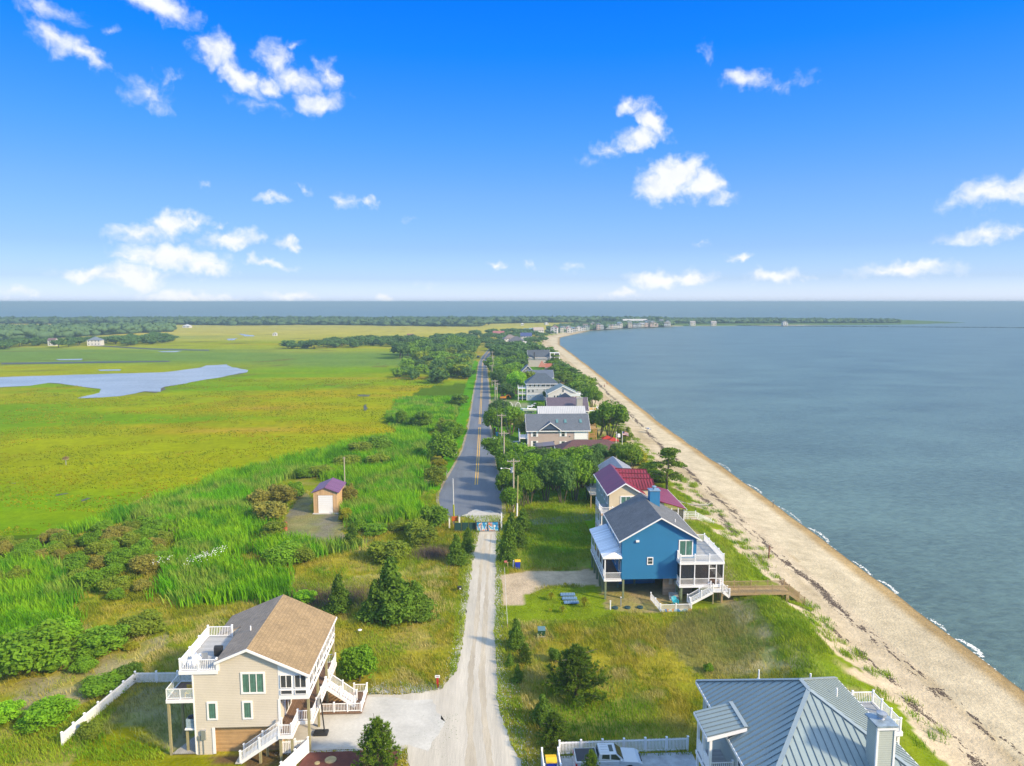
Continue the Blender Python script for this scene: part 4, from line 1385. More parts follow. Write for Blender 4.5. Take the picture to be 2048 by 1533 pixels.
for i, (p, c) in enumerate([(0, (.35, .50, .62)), (.3, (.05, .2, .5)), (.5, (.6, .5, .12)), (.62, (.55, .28, .12)), (.75, (.4, .55, .6)), (.9, (.6, .6, .55))]):
    e = cr_.color_ramp.elements[i] if i < 2 else cr_.color_ramp.elements.new(p)
    e.position = p; e.color = (*c, 1)
T.links.new(cr_.outputs[0], T.nodes['Principled BSDF'].inputs['Base Color'])
MB().box(.4, 4.6, -3.78, -3.72, 0, .35).build('painted_board', mural, fn)

wk = thing('beach_walkway', 'brown wooden walkway on posts leading from the blue house over the dune to the beach', 'walkway', (32.2, 90.0, 0))
MB().box(0, 9.4, 0, 1.7, 1.5, 1.62).build('walkway_floor', mat('tan_decking', (.40, .29, .15), .8, .12, 2, kind='boards', axis='x', pitch=.16), wk)
MB().box(0, 9.4, -.08, 0, 1.3, 1.63).box(0, 9.4, 1.7, 1.78, 1.3, 1.63).build('side_beam', M_wood, wk)
for yy in (0.02, 1.68):
    railing(wk, (0, yy, 1.62), (9.4, yy, 1.62), .95, 4, m=M_wood, s=.1, bw=.045)
stairs(wk, (9.4, .02, 1.5), (11.6, .02, -.2), 1.66, 'x', M_wood)
for yy in (.02, 1.68):
    railing(wk, (9.4, yy, 1.5), (11.6, yy, -.2), .95, 1, m=M_wood, s=.1, bw=.045, ends=(0, 1))
for x in (.1, 6.6, 9.1, 9.3):
    for yy in (.1, 1.6):
        post(wk, (x, yy, -.6), 2.1, M_wood, .2, False, 'support_post')

ad = thing('turquoise_adirondack_chair', 'turquoise slatted garden chair in the yard under the blue house porch', 'chair', (26.0, 90.4, 0), R(8))
M_turq = mat('turquoise_plastic', (.01, .38, .50), .5, .05, 3)
MB().prism([(-.3, -.3, .38), (.3, -.3, .38), (.3, .3, .26), (-.3, .3, .26)], (0, 0, .04)).build('seat', M_turq, ad)
b_ = MB()
for i in range(6):
    x = -.3 + i * .105
    b_.beam((x + .04, .28, .28), (x * 1.25 + .05, .55, 1.0 - abs(i - 2.5) * .05), .085, .025)
b_.build('backrest', M_turq, ad)
for s in (-1, 1):
    MB().box(s * .36 - .06, s * .36 + .06, -.35, .4, .55, .58).build('armrest', M_turq, ad)
    MB().box(s * .33 - .03, s * .33 + .03, -.33, -.23, 0, .55).build('leg', M_turq, ad)
    MB().beam((s * .33, .45, 0), (s * .33, -.2, .33), .04, .1).build('leg', M_turq, ad)

for i, (x, nm) in enumerate([(17.6, 'leftmost'), (19.3, 'middle'), (21.0, 'rightmost')]):
    o = thing('septic_lid', '%s of the three dark round lids in the grass before the blue house' % nm, 'tank lid', (x, 89.6, .0), 0, 'round tank lids in the lawn')
    MB().lathe((0, 0, -.05), [(.42, 0), (.42, .17), (.36, .2), (0, .2)], 20).build('lid', mat('dark_green_plastic', (.02, .06, .07), .6, .2, 4) if i == 0 else MATS['dark_green_plastic'], o)
    MB().cyl((0, 0, .15), (0, 0, .19), .09, .09, 8).build('cap', M_black, o)
for x, y, hh, lb in [(16.9, 89.3, 1.1, 'white marker post left of the round lids'), (18.5, 90.2, 1.2, 'thin grey marker post behind the round lids')]:
    o = thing('marker_post', lb, 'post', (x, y, 0))
    MB().box(-.07, .07, -.07, .07, -.1, hh).build('shaft', M_white if hh < 1.15 else M_metal, o)
    MB().box(-.09, .09, -.09, .09, hh, hh + .05).build('cap', M_white, o)

M_mat = mat('blue_grid', (.10, .20, .32), .6, .15, 3)
for i, (x, y, nm) in enumerate([(11.7, 94.0, 'farthest'), (11.8, 92.7, 'middle'), (11.9, 91.4, 'nearest')]):
    o = thing('drain_field_panel', '%s of the three flat blue-grey ribbed panels in the lawn beside the sand drive' % nm, 'ground panel', (x, y, .06), 0, 'ribbed panels in the lawn')
    MB().box(-1.05, 1.05, -.42, .42, 0, .1).build('tray', M_mat, o, bevel=.03)
    for j in range(9):
        r_ = MB().beam((-.92 + j * .22, -.36, .13), (-.82 + j * .22, .36, .13), .08, .07)
        r_.build('rib', mat('pale_blue_rib', (.22, .33, .45), .5, .1, 3) if 'pale_blue_rib' not in MATS else MATS['pale_blue_rib'], o)

# ================================================================== silver-roofed house, lower right
M_silver = mat('silver_roof_metal', (.25, .315, .325), .42, .1, .4, metal=.1)
M_silver2 = mat('silver_roof_seam', (.15, .19, .21), .4, .05, 1, metal=.1)
M_sage = mat('sage_siding', (.42, .46, .42), .6, .05, .5, .012, kind='siding', pitch=.16)
H3 = thing('silver_roofed_house', 'large house with a silver standing seam metal roof at the lower right beside the beach', 'house', (18.5, 57.2, 0))
# local y runs away from the camera; eaves z 8, ridge z 11.6
A_, B_, C_, D_ = (0, 0, 8.0), (12.5, 0, 8.0), (12.5, -15.0, 8.0), (0, -15.0, 8.0)
RB, RF = (6.2, -6.4, 11.6), (6.2, -7.8, 11.6)
MB().box(.5, 12.0, -14.5, -.5, -.1, 7.95).build('wall', M_sage, H3)


def seam_roof(par, quad, along_dir, step, m, m2, t=.06):
    """standing seam slope: strips are parts of their own, each with its raised seam.
    quad: polygon of the slope; along_dir: direction of the eave"""
    P = [Vector(p) for p in quad]
    u = Vector(along_dir).normalized()
    nn = (P[1] - P[0]).cross(P[2] - P[0]).normalized()
    if nn.z < 0: nn = -nn
    v = nn.cross(u)
    if v.z < 0: v = -v
    o = P[0]
    Q = [((p - o).dot(u), (p - o).dot(v)) for p in P]
    a0, a1 = min(q[0] for q in Q), max(q[0] for q in Q)

    def clip(poly, a, keep_greater):
        out = []
        for i in range(len(poly)):
            p, q = poly[i], poly[(i + 1) % len(poly)]
            ip = (p[0] >= a) if keep_greater else (p[0] <= a)
            iq = (q[0] >= a) if keep_greater else (q[0] <= a)
            if ip: out.append(p)
            if ip != iq:
                s = (a - p[0]) / (q[0] - p[0])
                out.append((a, p[1] + (q[1] - p[1]) * s))
        return out
    a = a0
    while a < a1 - 1e-3:
        b = min(a + step, a1)
        poly = clip(clip(Q, a + .012, True), b - .012, False)
        if len(poly) >= 3:
            pts = [o + u * x + v * y for x, y in poly]
            mb = MB().prism(pts, -nn * t)
            ys = [y for x, y in poly if abs(x - (a + .012)) < .02]
            o2 = mb.build('roof_panel', m, par)
            if len(ys) >= 2 and max(ys) - min(ys) > .2:
                s0 = o + u * (a) + v * min(ys) + nn * .03
                s1 = o + u * (a) + v * max(ys) + nn * .03
                MB().beam(s0, s1, .03, .07, up=nn).build('seam', m2, o2)
        a = b


seam_roof(H3, [A_, RB, RF, D_], (0, 1, 0), .52, M_silver, M_silver2)
seam_roof(H3, [B_, RB, RF, C_], (0, 1, 0), .52, M_silver, M_silver2)
seam_roof(H3, [A_, B_, RB], (1, 0, 0), .52, M_silver, M_silver2)
seam_roof(H3, [D_, C_, RF], (1, 0, 0), .52, M_silver, M_silver2)
up = Vector((0, 0, .05))
hc = MB()
for a, b in [(A_, RB), (B_, RB), (C_, RF), (D_, RF), (RB, RF)]:
    hc.beam(Vector(a) + up, Vector(b) + up, .32, .05)
hc.build('ridge_cap', mat('pale_ridge_metal', (.30, .36, .38), .35, .05, 1, metal=.25), H3)
MB().box(-.06, 0, -15, 0, 7.75, 8.0).box(12.5, 12.56, -15, 0, 7.75, 8.0).box(0, 12.5, 0, .06, 7.75, 8.0).build('gutter', M_white, H3)
for x, y, z in [(8.4, -3.6, 9.75), (9.6, -5.6, 9.6), (5.6, .1, 8.1)]:
    MB().cyl((x, y, z - .5), (x, y, z + .75), .07).lathe((x, y, z - .15), [(.18, 0), (.1, .12), (.0, .12)], 10).build('vent_pipe', M_white, H3)
window(H3, .49, -2.2, 6.4, 1.1, 1.7, 'W', cols=2, trim=.12)
window(H3, .49, -9.6, 6.4, 1.1, 1.5, 'W', cols=2, rows=2, trim=.12)
window(H3, .49, -9.4, 3.4, 1.1, 1.5, 'W', cols=2, rows=2, trim=.12)
# dormer porch on the west side
for z in (2.05, 5.05):
    MB().box(-1.45, .48, -8.2, -5.1, z - .15, z).build('porch_floor', M_greydeck, H3)
seam_roof(H3, [(-1.7, -8.35, 8.3), (-1.7, -5.0, 8.3), (1.2, -5.0, 9.0), (1.2, -8.35, 9.0)], (0, 1, 0), .5, M_silver, M_silver2)
MB().beam((1.25, -8.35, 9.05), (1.25, -5.0, 9.05), .32, .06).build('ridge_cap', MATS['pale_ridge_metal'], H3)
t = MB().prism([(-1.72, -8.42, 8.24), (1.3, -8.42, 8.97), (1.3, -8.42, 8.72), (-1.72, -8.42, 7.95)], (0, .06, 0))
t.box(-1.76, -1.7, -8.35, -5.0, 8.05, 8.26).box(-1.5, .45, -8.32, -8.25, 4.8, 5.07).box(-1.53, -1.47, -8.2, -5.1, 4.8, 5.07)
t.build('white_trim', M_white, H3)
for y in (-8.1, -6.6, -5.2):
    post(H3, (-1.35, y, -.2), 8.35, M_white, .2, False, 'porch_column')
for y0, y1 in ((-8.0, -6.7), (-6.5, -5.3)):
    for z in (5.15, 2.15):
        MB().box(-1.4, -1.3, y0, y1, z, z + 1.0).build('porch_panel', M_white, H3)
for z in (5.05, 2.05):
    railing(H3, (-1.3, -8.15, z), (.4, -8.15, z), 1.0, 1, ends=(0, 1))
# chimney
MB().box(8.2, 9.4, -13.7, -12.4, 4, 12.3).build('chimney', M_sage, H3)
t = MB()
for x in (8.2, 9.4):
    t.box(x - .07, x + .07, -13.75, -13.62, 4, 12.25)
t.box(8.1, 9.5, -13.82, -13.7, 12.1, 12.3)
t.build('chimney_trim', M_white, H3)
MB().box(8.05, 9.55, -13.85, -12.25, 12.3, 12.42).build('chimney_top', mat('rusty_blue_cap', (.25, .32, .38), .5, .5, 2, metal=.2), H3)
MB().lathe((8.85, -12.95, 12.42), [(.22, 0), (.16, .12), (.3, .2), (.34, .42), (.2, .46), (.0, .5)], 14).build('chimney_cowl', M_metal, H3)
# east deck towards the sea
MB().box(12.1, 16.6, -3.4, 1.0, 4.85, 5.0).build('deck_floor', M_greydeck, H3)
MB().box(16.6, 16.66, -3.46, 1.0, 4.65, 5.02).box(12.1, 16.6, -3.46, -3.4, 4.65, 5.02).build('deck_fascia', M_white, H3)
railing(H3, (12.7, .9, 5.0), (16.5, .9, 5.0), 1.05, 2)
railing(H3, (16.5, .9, 5.0), (16.5, -3.3, 5.0), 1.05, 3, ends=(0, 1))
railing(H3, (16.5, -3.3, 5.0), (13.2, -3.4, 5.0), 1.05, 2, ends=(0, 1))
for x, y in [(16.4, .7), (16.4, -3.2), (13.2, -3.2), (12.8, .7)]:
    post(H3, (x, y, -.6), 5.4, M_white, .22, False, 'stilt_post')
picket('white picket fence behind the silver pickup truck', [(6.2, 55.5), (6.75, 59.2), (18.6, 59.35)], 1.25)

# ================================================================== middle distance houses
_mc = {}


def cm(c, kind=None, **k):
    key = (c, kind, tuple(sorted(k.items())))
    if key not in _mc:
        nm = 'paint_%02x%02x%02x_%s' % (c[0], c[1], c[2], kind or 'plain')
        _mc[key] = mat(nm, lin(*c), k.pop('rough', .65), .08, .6, kind=kind, **k)
    return _mc[key]


def roofs(par, kind, x0, x1, y0, y1, z0, zr, m, axis='y', oh=.4, t=.14, gable_m=None, trim=True, seams=0, seam_m=None):
    """gable or hip roof over a rectangle; slopes are separate parts"""
    X0, X1, Y0, Y1 = x0 - oh, x1 + oh, y0 - oh, y1 + oh
    rise = zr - z0
    if axis == 'y':
        xm = (x0 + x1) / 2
        ze = z0 - rise * oh / ((x1 - x0) / 2)
        if kind == 'gable':
            r0, r1 = (xm, Y0, zr), (xm, Y1, zr)
        else:
            k = (x1 - x0) / 2
            k = min(k, (y1 - y0) / 2 - .3)
            r0, r1 = (xm, y0 + k, zr), (xm, y1 - k, zr)
        sl = [[(X0, Y0, ze), r0, r1, (X0, Y1, ze)], [(X1, Y0, ze), r0, r1, (X1, Y1, ze)]]
        ends = [[(X0, Y0, ze), (X1, Y0, ze), r0], [(X0, Y1, ze), (X1, Y1, ze), r1]]
    else:
        ym = (y0 + y1) / 2
        ze = z0 - rise * oh / ((y1 - y0) / 2)
        if kind == 'gable':
            r0, r1 = (X0, ym, zr), (X1, ym, zr)
        else:
            k = min((y1 - y0) / 2, (x1 - x0) / 2 - .3)
            r0, r1 = (x0 + k, ym, zr), (x1 - k, ym, zr)
        sl = [[(X0, Y0, ze), (X1, Y0, ze), r1, r0], [(X0, Y1, ze), (X1, Y1, ze), r1, r0]]
        ends = [[(X0, Y0, ze), (X0, Y1, ze), r0], [(X1, Y0, ze), (X1, Y1, ze), r1]]
    for q in sl:
        o = MB().slab(q, t).build('roof_slope', m, par)
        if seams:
            a, b, c, d = [Vector(p) for p in q]
            sm_ = MB()
            if axis == 'x':
                n = int((b - a).length / seams)
                for i in range(n + 1):
                    sm_.beam(a.lerp(b, i / n) + Vector((0, 0, .04)), d.lerp(c, i / n) + Vector((0, 0, .04)), .07, .1)
            else:
                n = int((d - a).length / seams)
                for i in range(n + 1):
                    sm_.beam(a.lerp(d, i / n) + Vector((0, 0, .04)), b.lerp(c, i / n) + Vector((0, 0, .04)), .07, .1)
            sm_.build('roof_seams', seam_m or m, o)
    g = gable_m
    if kind == 'hip':
        for q in ends:
            MB().slab(q, t).build('roof_slope', m, par)
    elif g is not None:
        for q, s in zip(ends, (1, -1)):
            if axis == 'y':
                yy = y0 if s == 1 else y1
                MB().prism([(x0, yy, z0), (x1, yy, z0), ((x0 + x1) / 2, yy, zr - .12)], (0, s * .15, 0)).build('gable_wall', g, par)
            else:
                xx = x0 if s == 1 else x1
                MB().prism([(xx, y0, z0), (xx, y1, z0), (xx, (y0 + y1) / 2, zr - .12)], (s * .15, 0, 0)).build('gable_wall', g, par)
    if trim:
        tb = MB()
        if kind == 'gable':
            for q, s in zip(ends, (-1, 1)):
                off = Vector((0, s * .05, 0)) if axis == 'y' else Vector((s * .05, 0, 0))
                a, b, c = [Vector(p) for p in q]
                for p in (a, b):
                    tb.prism([p, c, c - Vector((0, 0, .28)), p - Vector((0, 0, .28))], off)
        if axis == 'y':
            for xx, s in ((X0, -1), (X1, 1)):
                tb.box(xx, xx + s * .06, Y0, Y1, ze - .26, ze - .01)
        else:
            for yy, s in ((Y0, -1), (Y1, 1)):
                tb.box(X0, X1, yy, yy + s * .06, ze - .26, ze - .01)
        if kind == 'hip':
            if axis == 'y':
                tb.box(X0, X1, Y0, Y0 - .06, ze - .26, ze - .01)
            else:
                tb.box(X0, X0 - .06, Y0, Y1, ze - .26, ze - .01)
        tb.build('white_trim', M_white, par)


def winrow(par, xs, z, y=0, w=.9, h=1.2, face='S', **k):
    for x in xs:
        if face in 'SN':
            window(par, x, y, z, w, h, face, **k)
        else:
            window(par, y, x, z, w, h, face, **k)


# red metal roofed house behind the blue one
M_red = cm((156, 48, 72), 'boards', axis='x', pitch=.5, gap=.3, rough=.35)
M_redy = cm((156, 48, 70), 'boards', axis='y', pitch=.5, gap=.3, rough=.35)
M_cream = cm((252, 236, 200), 'siding', pitch=.16)
M_greysage = cm((170, 190, 188), 'siding', pitch=.16)
H4 = thing('red_roofed_house', 'cream house with a dark red ribbed metal roof and white balcony behind the blue house', 'house', (20.8, 112.5, 0))
MB().prism([(0, 0, 3.2), (5.6, 0, 3.2), (5.6, 0, 9.3), (2.6, 0, 11.0), (0, 0, 9.5)], (0, .3, 0)).build('gable_wall', M_cream, H4)
MB().prism([(0, .3, 3.2), (5.6, .3, 3.2), (5.6, .3, 9.2), (2.6, .3, 10.9), (0, .3, 9.4)], (0, 13, 0)).build('wall', M_greysage, H4)
MB().box(5.6, 9.5, 1.2, 13.0, 3.2, 7.35).build('wall', M_cream, H4)
MB().box(.6, 9.0, 4, 12, -.1, 3.2).build('ground_storey', M_greysage, H4)
MB().slab([(-.4, -.4, 9.3), (2.6, -.4, 11.2), (2.6, 13.8, 11.2), (-.4, 13.8, 9.3)], .12).build('roof_slope', M_redy, H4)
MB().slab([(2.6, -.4, 11.2), (6.3, -.4, 9.0), (6.3, 13.8, 9.0), (2.6, 13.8, 11.2)], .12).build('roof_slope', M_redy, H4)
for i in range(3):     # three cross dormers facing the sea
    y0 = 2.2 + i * 3.4
    MB().slab([(3.2, y0, 9.55), (8.4 + .25 * i, y0, 9.35), (8.2 + .25 * i, y0 + 1.8, 10.75), (3.0, y0 + 1.8, 11.0)], .1).build('dormer_roof', M_red, H4)
    MB().slab([(3.0, y0 + 1.8, 11.0), (8.2 + .25 * i, y0 + 1.8, 10.75), (8.4 + .25 * i, y0 + 3.4, 9.35), (3.2, y0 + 3.4, 9.55)], .1).build('dormer_roof', M_red, H4)
    MB().box(5.6, 8.1 + .25 * i, y0 + .1, y0 + 3.3, 7.7, 9.3).build('dormer_wall', M_cream, H4)
    sm2 = MB()
    for j in range(11):
        xa = 3.3 + (5.0 + .25 * i) * j / 10; xb = 3.1 + (5.0 + .25 * i) * j / 10
        sm2.beam((xa, y0, 9.60), (xb, y0 + 1.8, 10.98 - .02 * j), .05, .08)
    sm2.beam((3.0, y0 + 1.8, 11.06), (8.25 + .25 * i, y0 + 1.8, 10.82), .14, .08)
    sm2.beam((3.2, y0 - .02, 9.5), (8.4 + .25 * i, y0 - .02, 9.3), .06, .16)
    sm2.build('roof_seams', cm((110, 34, 48)), H4)
MB().slab([(7.6, .8, 8.1), (13.2, .8, 6.4), (13.2, 13, 6.4), (7.6, 13, 8.1)], .12).build('porch_roof', M_redy, H4)
t = MB()
rake(t, [(-.45, 9.27), (2.6, 11.21), (6.35, 8.97)], -.46, .22, .07)
t.box(-.5, -.44, -.4, 13.8, 9.05, 9.28).box(13.2, 13.26, .4, 13, 6.2, 6.4)
t.build('white_trim', M_white, H4)
window(H4, 3.2, 0, 8.0, 2.4, 1.6, cols=3, trim=.16, glass=M_greenglass)
winrow(H4, [2, 4.4, 7, 10], 7.9, -.01, .9, 1.3, 'W')
MB().box(-1.6, 5.8, -1.7, 0, 6.35, 6.5).box(-1.6, -.02, 0, 4.0, 6.35, 6.5).build('balcony_floor', M_greydeck, H4)
MB().box(-1.6, 5.8, -1.7, 0, 3.15, 3.3).box(-1.6, -.02, 0, 4.0, 3.15, 3.3).build('porch_floor', M_greydeck, H4)
MB().box(-1.66, 5.8, -1.78, -1.7, 6.2, 6.52).box(-1.66, -1.6, -1.7, 4, 6.2, 6.52).box(-1.66, 5.8, -1.78, -1.7, 3.0, 3.32).box(-1.66, -1.6, -1.7, 4, 3.0, 3.32).build('fascia', cm((235, 205, 180)), H4)
railing(H4, (-1.55, -1.65, 6.5), (5.7, -1.65, 6.5), 1.0, 4, bal=.2)
railing(H4, (-1.55, -1.65, 6.5), (-1.55, 4, 6.5), 1.0, 2, bal=.2, ends=(0, 1))
railing(H4, (-1.55, -1.65, 3.3), (1.0, -1.65, 3.3), 1.0, 2, bal=.2, ends=(0, 0))
railing(H4, (-1.55, -1.65, 3.3), (-1.55, 4, 3.3), 1.0, 2, bal=.2, ends=(0, 0))
for y in (-1.6, .3, 2.2, 4.0):
    post(H4, (-1.5, y, -.1), 6.4, M_white, .16, False, 'porch_column')
for x in (.8, 3.2, 5.6):
    post(H4, (x, -1.6, 0), 6.2, M_white, .16, False, 'porch_column')
MB().box(9.5, 12.9, 1.0, 12, 2.3, 2.45).build('porch_floor', M_greydeck, H4)
for x in (9.7, 10.8, 11.9, 12.9):
    post(H4, (x, 1.0, -.1), 6.6, M_white, .14, False, 'porch_column')
MB().box(9.75, 12.85, 1.05, 1.08, 3.2, 6.2).build('screen_mesh', sm_, H4)
# its white dune walkway
wk2 = thing('white_dune_walkway', 'white railed walkway going down from the red roofed house to the beach', 'walkway', (33.9, 124.2, 0))
MB().box(0, 5.6, 0, 1.4, .9, 1.02).build('walkway_floor', MATS['tan_decking'], wk2)
for yy in (0, 1.4):
    railing(wk2, (0, yy, 1.02), (5.6, yy, 1.02), 1.0, 3, bal=.2)
    railing(wk2, (5.6, yy, 1.02), (8.6, yy, -.5), 1.0, 1, bal=.2, ends=(0, 1))
MB().slab([(5.6, 0, .98), (8.6, 0, -.5), (8.6, 1.4, -.5), (5.6, 1.4, .98)], .1).build('ramp', MATS['tan_decking'], wk2)
for x in (.2, 2.8, 5.5):
    for yy in (.1, 1.3):
        post(wk2, (x, yy, -.6), 1.5, M_wood, .15, False, 'support_post')
# grey shingled house half hidden behind it
H5 = thing('grey_cottage', 'small grey roofed cottage with cream gable just behind the red roofed house', 'house', (24.6, 136, -.6))
MB().box(0, 6.2, 0, 10, -.1, 6.8).build('wall', cm((150, 172, 175), 'siding', pitch=.16), H5)
roofs(H5, 'gable', 0, 6.2, 0, 10, 6.8, 8.7, cm((172, 178, 192), 'shingle', axis='y', pitch=.28), 'y', gable_m=cm((235, 228, 205)))
MB().box(-3.4, -.02, -.5, 8, 3.2, 3.4).build('deck_floor', M_greydeck, H5)
railing(H5, (-3.3, -.4, 3.6), (-.1, -.4, 3.6), 1, 2, bal=.2, m=M_metal)
for x in (-3.2, -1.6):
    post(H5, (x, -.3, -.1), 3.5, M_wood, .2, False, 'stilt_post')
winrow(H5, [2, 5, 8], 5.6, -.01, .9, 1.3, 'W')

# ---------- two storey pinkish house with the grey roof
M_pink = cm((222, 200, 192), 'siding', pitch=.2)
M_rfgrey = cm((112, 122, 136), 'shingle', axis='x', pitch=.35)
M_rfdark = cm((86, 94, 110), 'shingle', axis='x', pitch=.35)
H6 = thing('pink_beige_house', 'long pinkish two storey house with grey shingle roof and a dark front gable', 'house', (12.6, 196.2, 0))
MB().box(0, 17.2, 0, 9.5, -.1, 4.9).build('wall', M_pink, H6)
roofs(H6, 'gable', 0, 17.4, 0, 9.5, 4.9, 8.6, M_rfgrey, 'x', gable_m=M_pink, oh=.5)
MB().prism([(3.6, -.62, 4.9), (9.1, -.62, 4.9), (6.35, -.62, 6.7)], (0, .1, 0)).build('gable_wall', cm((70, 92, 122)), H6)
MB().slab([(3.3, -.8, 4.75), (6.35, -.8, 6.95), (6.35, 4.2, 6.95), (3.3, -.3, 4.75)], .1).slab([(9.4, -.8, 4.75), (6.35, -.8, 6.95), (6.35, 4.2, 6.95), (9.4, -.3, 4.75)], .1).build('dormer_roof', M_rfgrey, H6)
t = MB()
rake(t, [(3.2, 4.72), (6.35, 6.97), (9.5, 4.72)], -.88, .24, .08)
t.box(-.1, .12, -.06, 0, 0, 4.8).box(17.1, 17.3, -.06, 0, 0, 4.8)
t.build('white_trim', M_white, H6)
for x, z in [(1.9, 3.55), (10.1, 3.55), (1.9, .75), (10.1, .6)]:
    window(H6, x, 0, z, .85, 1.5, rows=2, trim=.06)
    for s in (-1, 1):
        MB().box(x + s * .78 - .25, x + s * .78 + .25, -.07, 0, z - .8, z + .8).build('shutter', M_white, H6)
MB().box(13.3, 17.0, -.09, 0, 1.9, 4.7).build('white_wall_panel', M_white, H6)
for x in (8.2, 10.6, 15.0):
    MB().slab([(x, 1.7, 6.45), (x + .7, 1.7, 6.45), (x + .7, 2.7, 7.25), (x, 2.7, 7.25)], .1).build('skylight', cm((110, 160, 165), rough=.15), H6)
MB().box(7.3, 7.6, -.1, 0, 1.2, 1.45).box(11.9, 12.15, -.1, 0, 2.6, 2.9).build('wall_vent', M_black, H6)
MB().box(-2.4, -.02, .3, 6, 2.1, 2.3).build('balcony_floor', M_white, H6)
railing(H6, (-2.3, .35, 2.3), (-.1, .35, 2.3), 1, 1, bal=.25)
railing(H6, (-2.3, .35, 2.3), (-2.3, 6, 2.3), 1, 2, bal=.25, ends=(0, 1))
for y in (.4, 5.8):
    post(H6, (-2.3, y, -.1), 4.2, M_white, .2, False, 'porch_column')
MB().box(17.3, 20.0, 1.0, 7, 2.2, 2.35).box(17.3, 20.0, 1.0, 7, 4.6, 4.75).build('deck_floor', cm((196, 160, 96)), H6)
for y in (1.1, 4, 6.9):
    post(H6, (19.8, y, -.1), 4.8, cm((206, 166, 90)), .25, False, 'porch_column')
    post(H6, (17.7, y, -.1), 4.8, cm((206, 166, 90)), .25, False, 'porch_column')
MB().box(17.4, 20.6, -.3, -.1, 0, 1.1).build('low_wall', M_white, H6)

# ---------- low brown hip roofed house in front of it
M_brown = cm((116, 78, 76), 'shingle', axis='x', pitch=.35)
H7 = thing('brown_roofed_bungalow', 'low bungalow with a wide brown hip roof among the trees before the pinkish house', 'house', (19.5, 176, 0))
MB().box(0, 17, 0, 8, -.1, 2.9).build('wall', cm((120, 120, 108), 'siding', pitch=.2), H7)
roofs(H7, 'hip', 0, 17, 0, 8, 2.9, 5.0, M_brown, 'x', oh=.6)
winrow(H7, [3, 7, 10.5, 14], 1.6, 0, 1.3, 1.2, cols=2)
# grey flat porch building left of it
H7b = thing('grey_shed_roof', 'grey lean-to roof beside the left end of the brown bungalow', 'shed', (14.2, 184, 0))
MB().box(0, 4.6, 0, 4.5, -.1, 2.6).build('wall', cm((120, 118, 125)), H7b)
MB().slab([(-.3, -.3, 2.4), (4.9, -.3, 2.9), (4.9, 4.8, 2.9), (-.3, 4.8, 2.4)], .12).build('roof', cm((128, 124, 140)), H7b)

# ---------- white metal roof
H8 = thing('white_metal_roofed_house', 'house with a long bright white ribbed metal roof behind the pinkish house', 'house', (17.3, 214, 0))
MB().box(0, 14.5, 0, 9, -.1, 4.7).build('wall', cm((238, 232, 220), 'siding', pitch=.2), H8)
roofs(H8, 'gable', 0, 14.5, 0, 9, 4.9, 8.2, cm((232, 234, 236), rough=.3), 'x', oh=.3, gable_m=M_white, seams=.55, seam_m=cm((190, 196, 202)))
MB().slab([(14.6, .5, 5.9), (18.2, 1.5, 4.2), (18.2, 7.5, 4.2), (14.6, 8.5, 5.9)], .12).build('porch_roof', cm((232, 234, 236), rough=.3), H8)
MB().box(14.5, 17.9, 2, 7, 2.0, 2.2).build('porch_floor', cm((196, 160, 96)), H8)
for y in (2, 4.5, 7):
    post(H8, (17.8, y, -.1), 4.3, cm((206, 166, 90)), .25, False, 'porch_column')
MB().box(9.8, 12.3, 2, 2.2, 2, 2.05).build('deck_chest', M_white, H8) if False else None

# ---------- purple brown roof with chimney
M_purp = cm((112, 100, 118), 'shingle', axis='x', pitch=.35)
H9 = thing('purple_roofed_house', 'house with a long purplish brown roof and pale chimney behind the white metal roof', 'house', (22.2, 236, 0))
MB().box(0, 13.6, 0, 10, -.1, 4.2).build('wall', cm((206, 204, 198), 'siding', pitch=.2), H9)
roofs(H9, 'gable', 0, 13.6, 0, 10, 4.2, 7.9, M_purp, 'x', oh=.4, gable_m=M_purp)
MB().box(9.6, 11.6, -.7, .6, 1, 8.2).box(9.45, 11.75, -.85, .75, 8.2, 8.4).build('chimney', cm((206, 204, 196)), H9)
MB().slab([(2.4, 9.5, 6.4), (6.6, 8.0, 9.2), (10.5, 9.5, 6.4)], .1).build('rear_roof', cm((110, 135, 165)), H9)
MB().box(13.7, 17.2, .2, 4, 3.7, 3.9).box(13.7, 17.2, .2, 4, 1.7, 1.9).build('deck_floor', M_white, H9)
railing(H9, (13.8, .3, 3.9), (17.1, .3, 3.9), 1, 2, bal=.25)
railing(H9, (17.1, .3, 3.9), (17.1, 4, 3.9), 1, 1, bal=.25, ends=(0, 1))
for x in (13.9, 17.1):
    post(H9, (x, .3, -.1), 5.6, M_white, .2, False, 'porch_column')
MB().box(14.2, 16.8, 1.2, 2.4, 3.9, 4.7).build('yellow_awning', cm((240, 190, 60)), H9)
# long low garage roof, left
H10 = thing('low_dark_roofed_garage', 'long low garage with dark purple roof and white fascia among the roadside trees', 'garage', (9.4, 232, 0))
MB().box(0, 9.2, 0, 5, -.1, 2.2).build('wall', cm((240, 222, 190)), H10)
roofs(H10, 'hip', 0, 9.2, 0, 5, 2.2, 3.3, cm((92, 82, 98)), 'x', oh=.4)

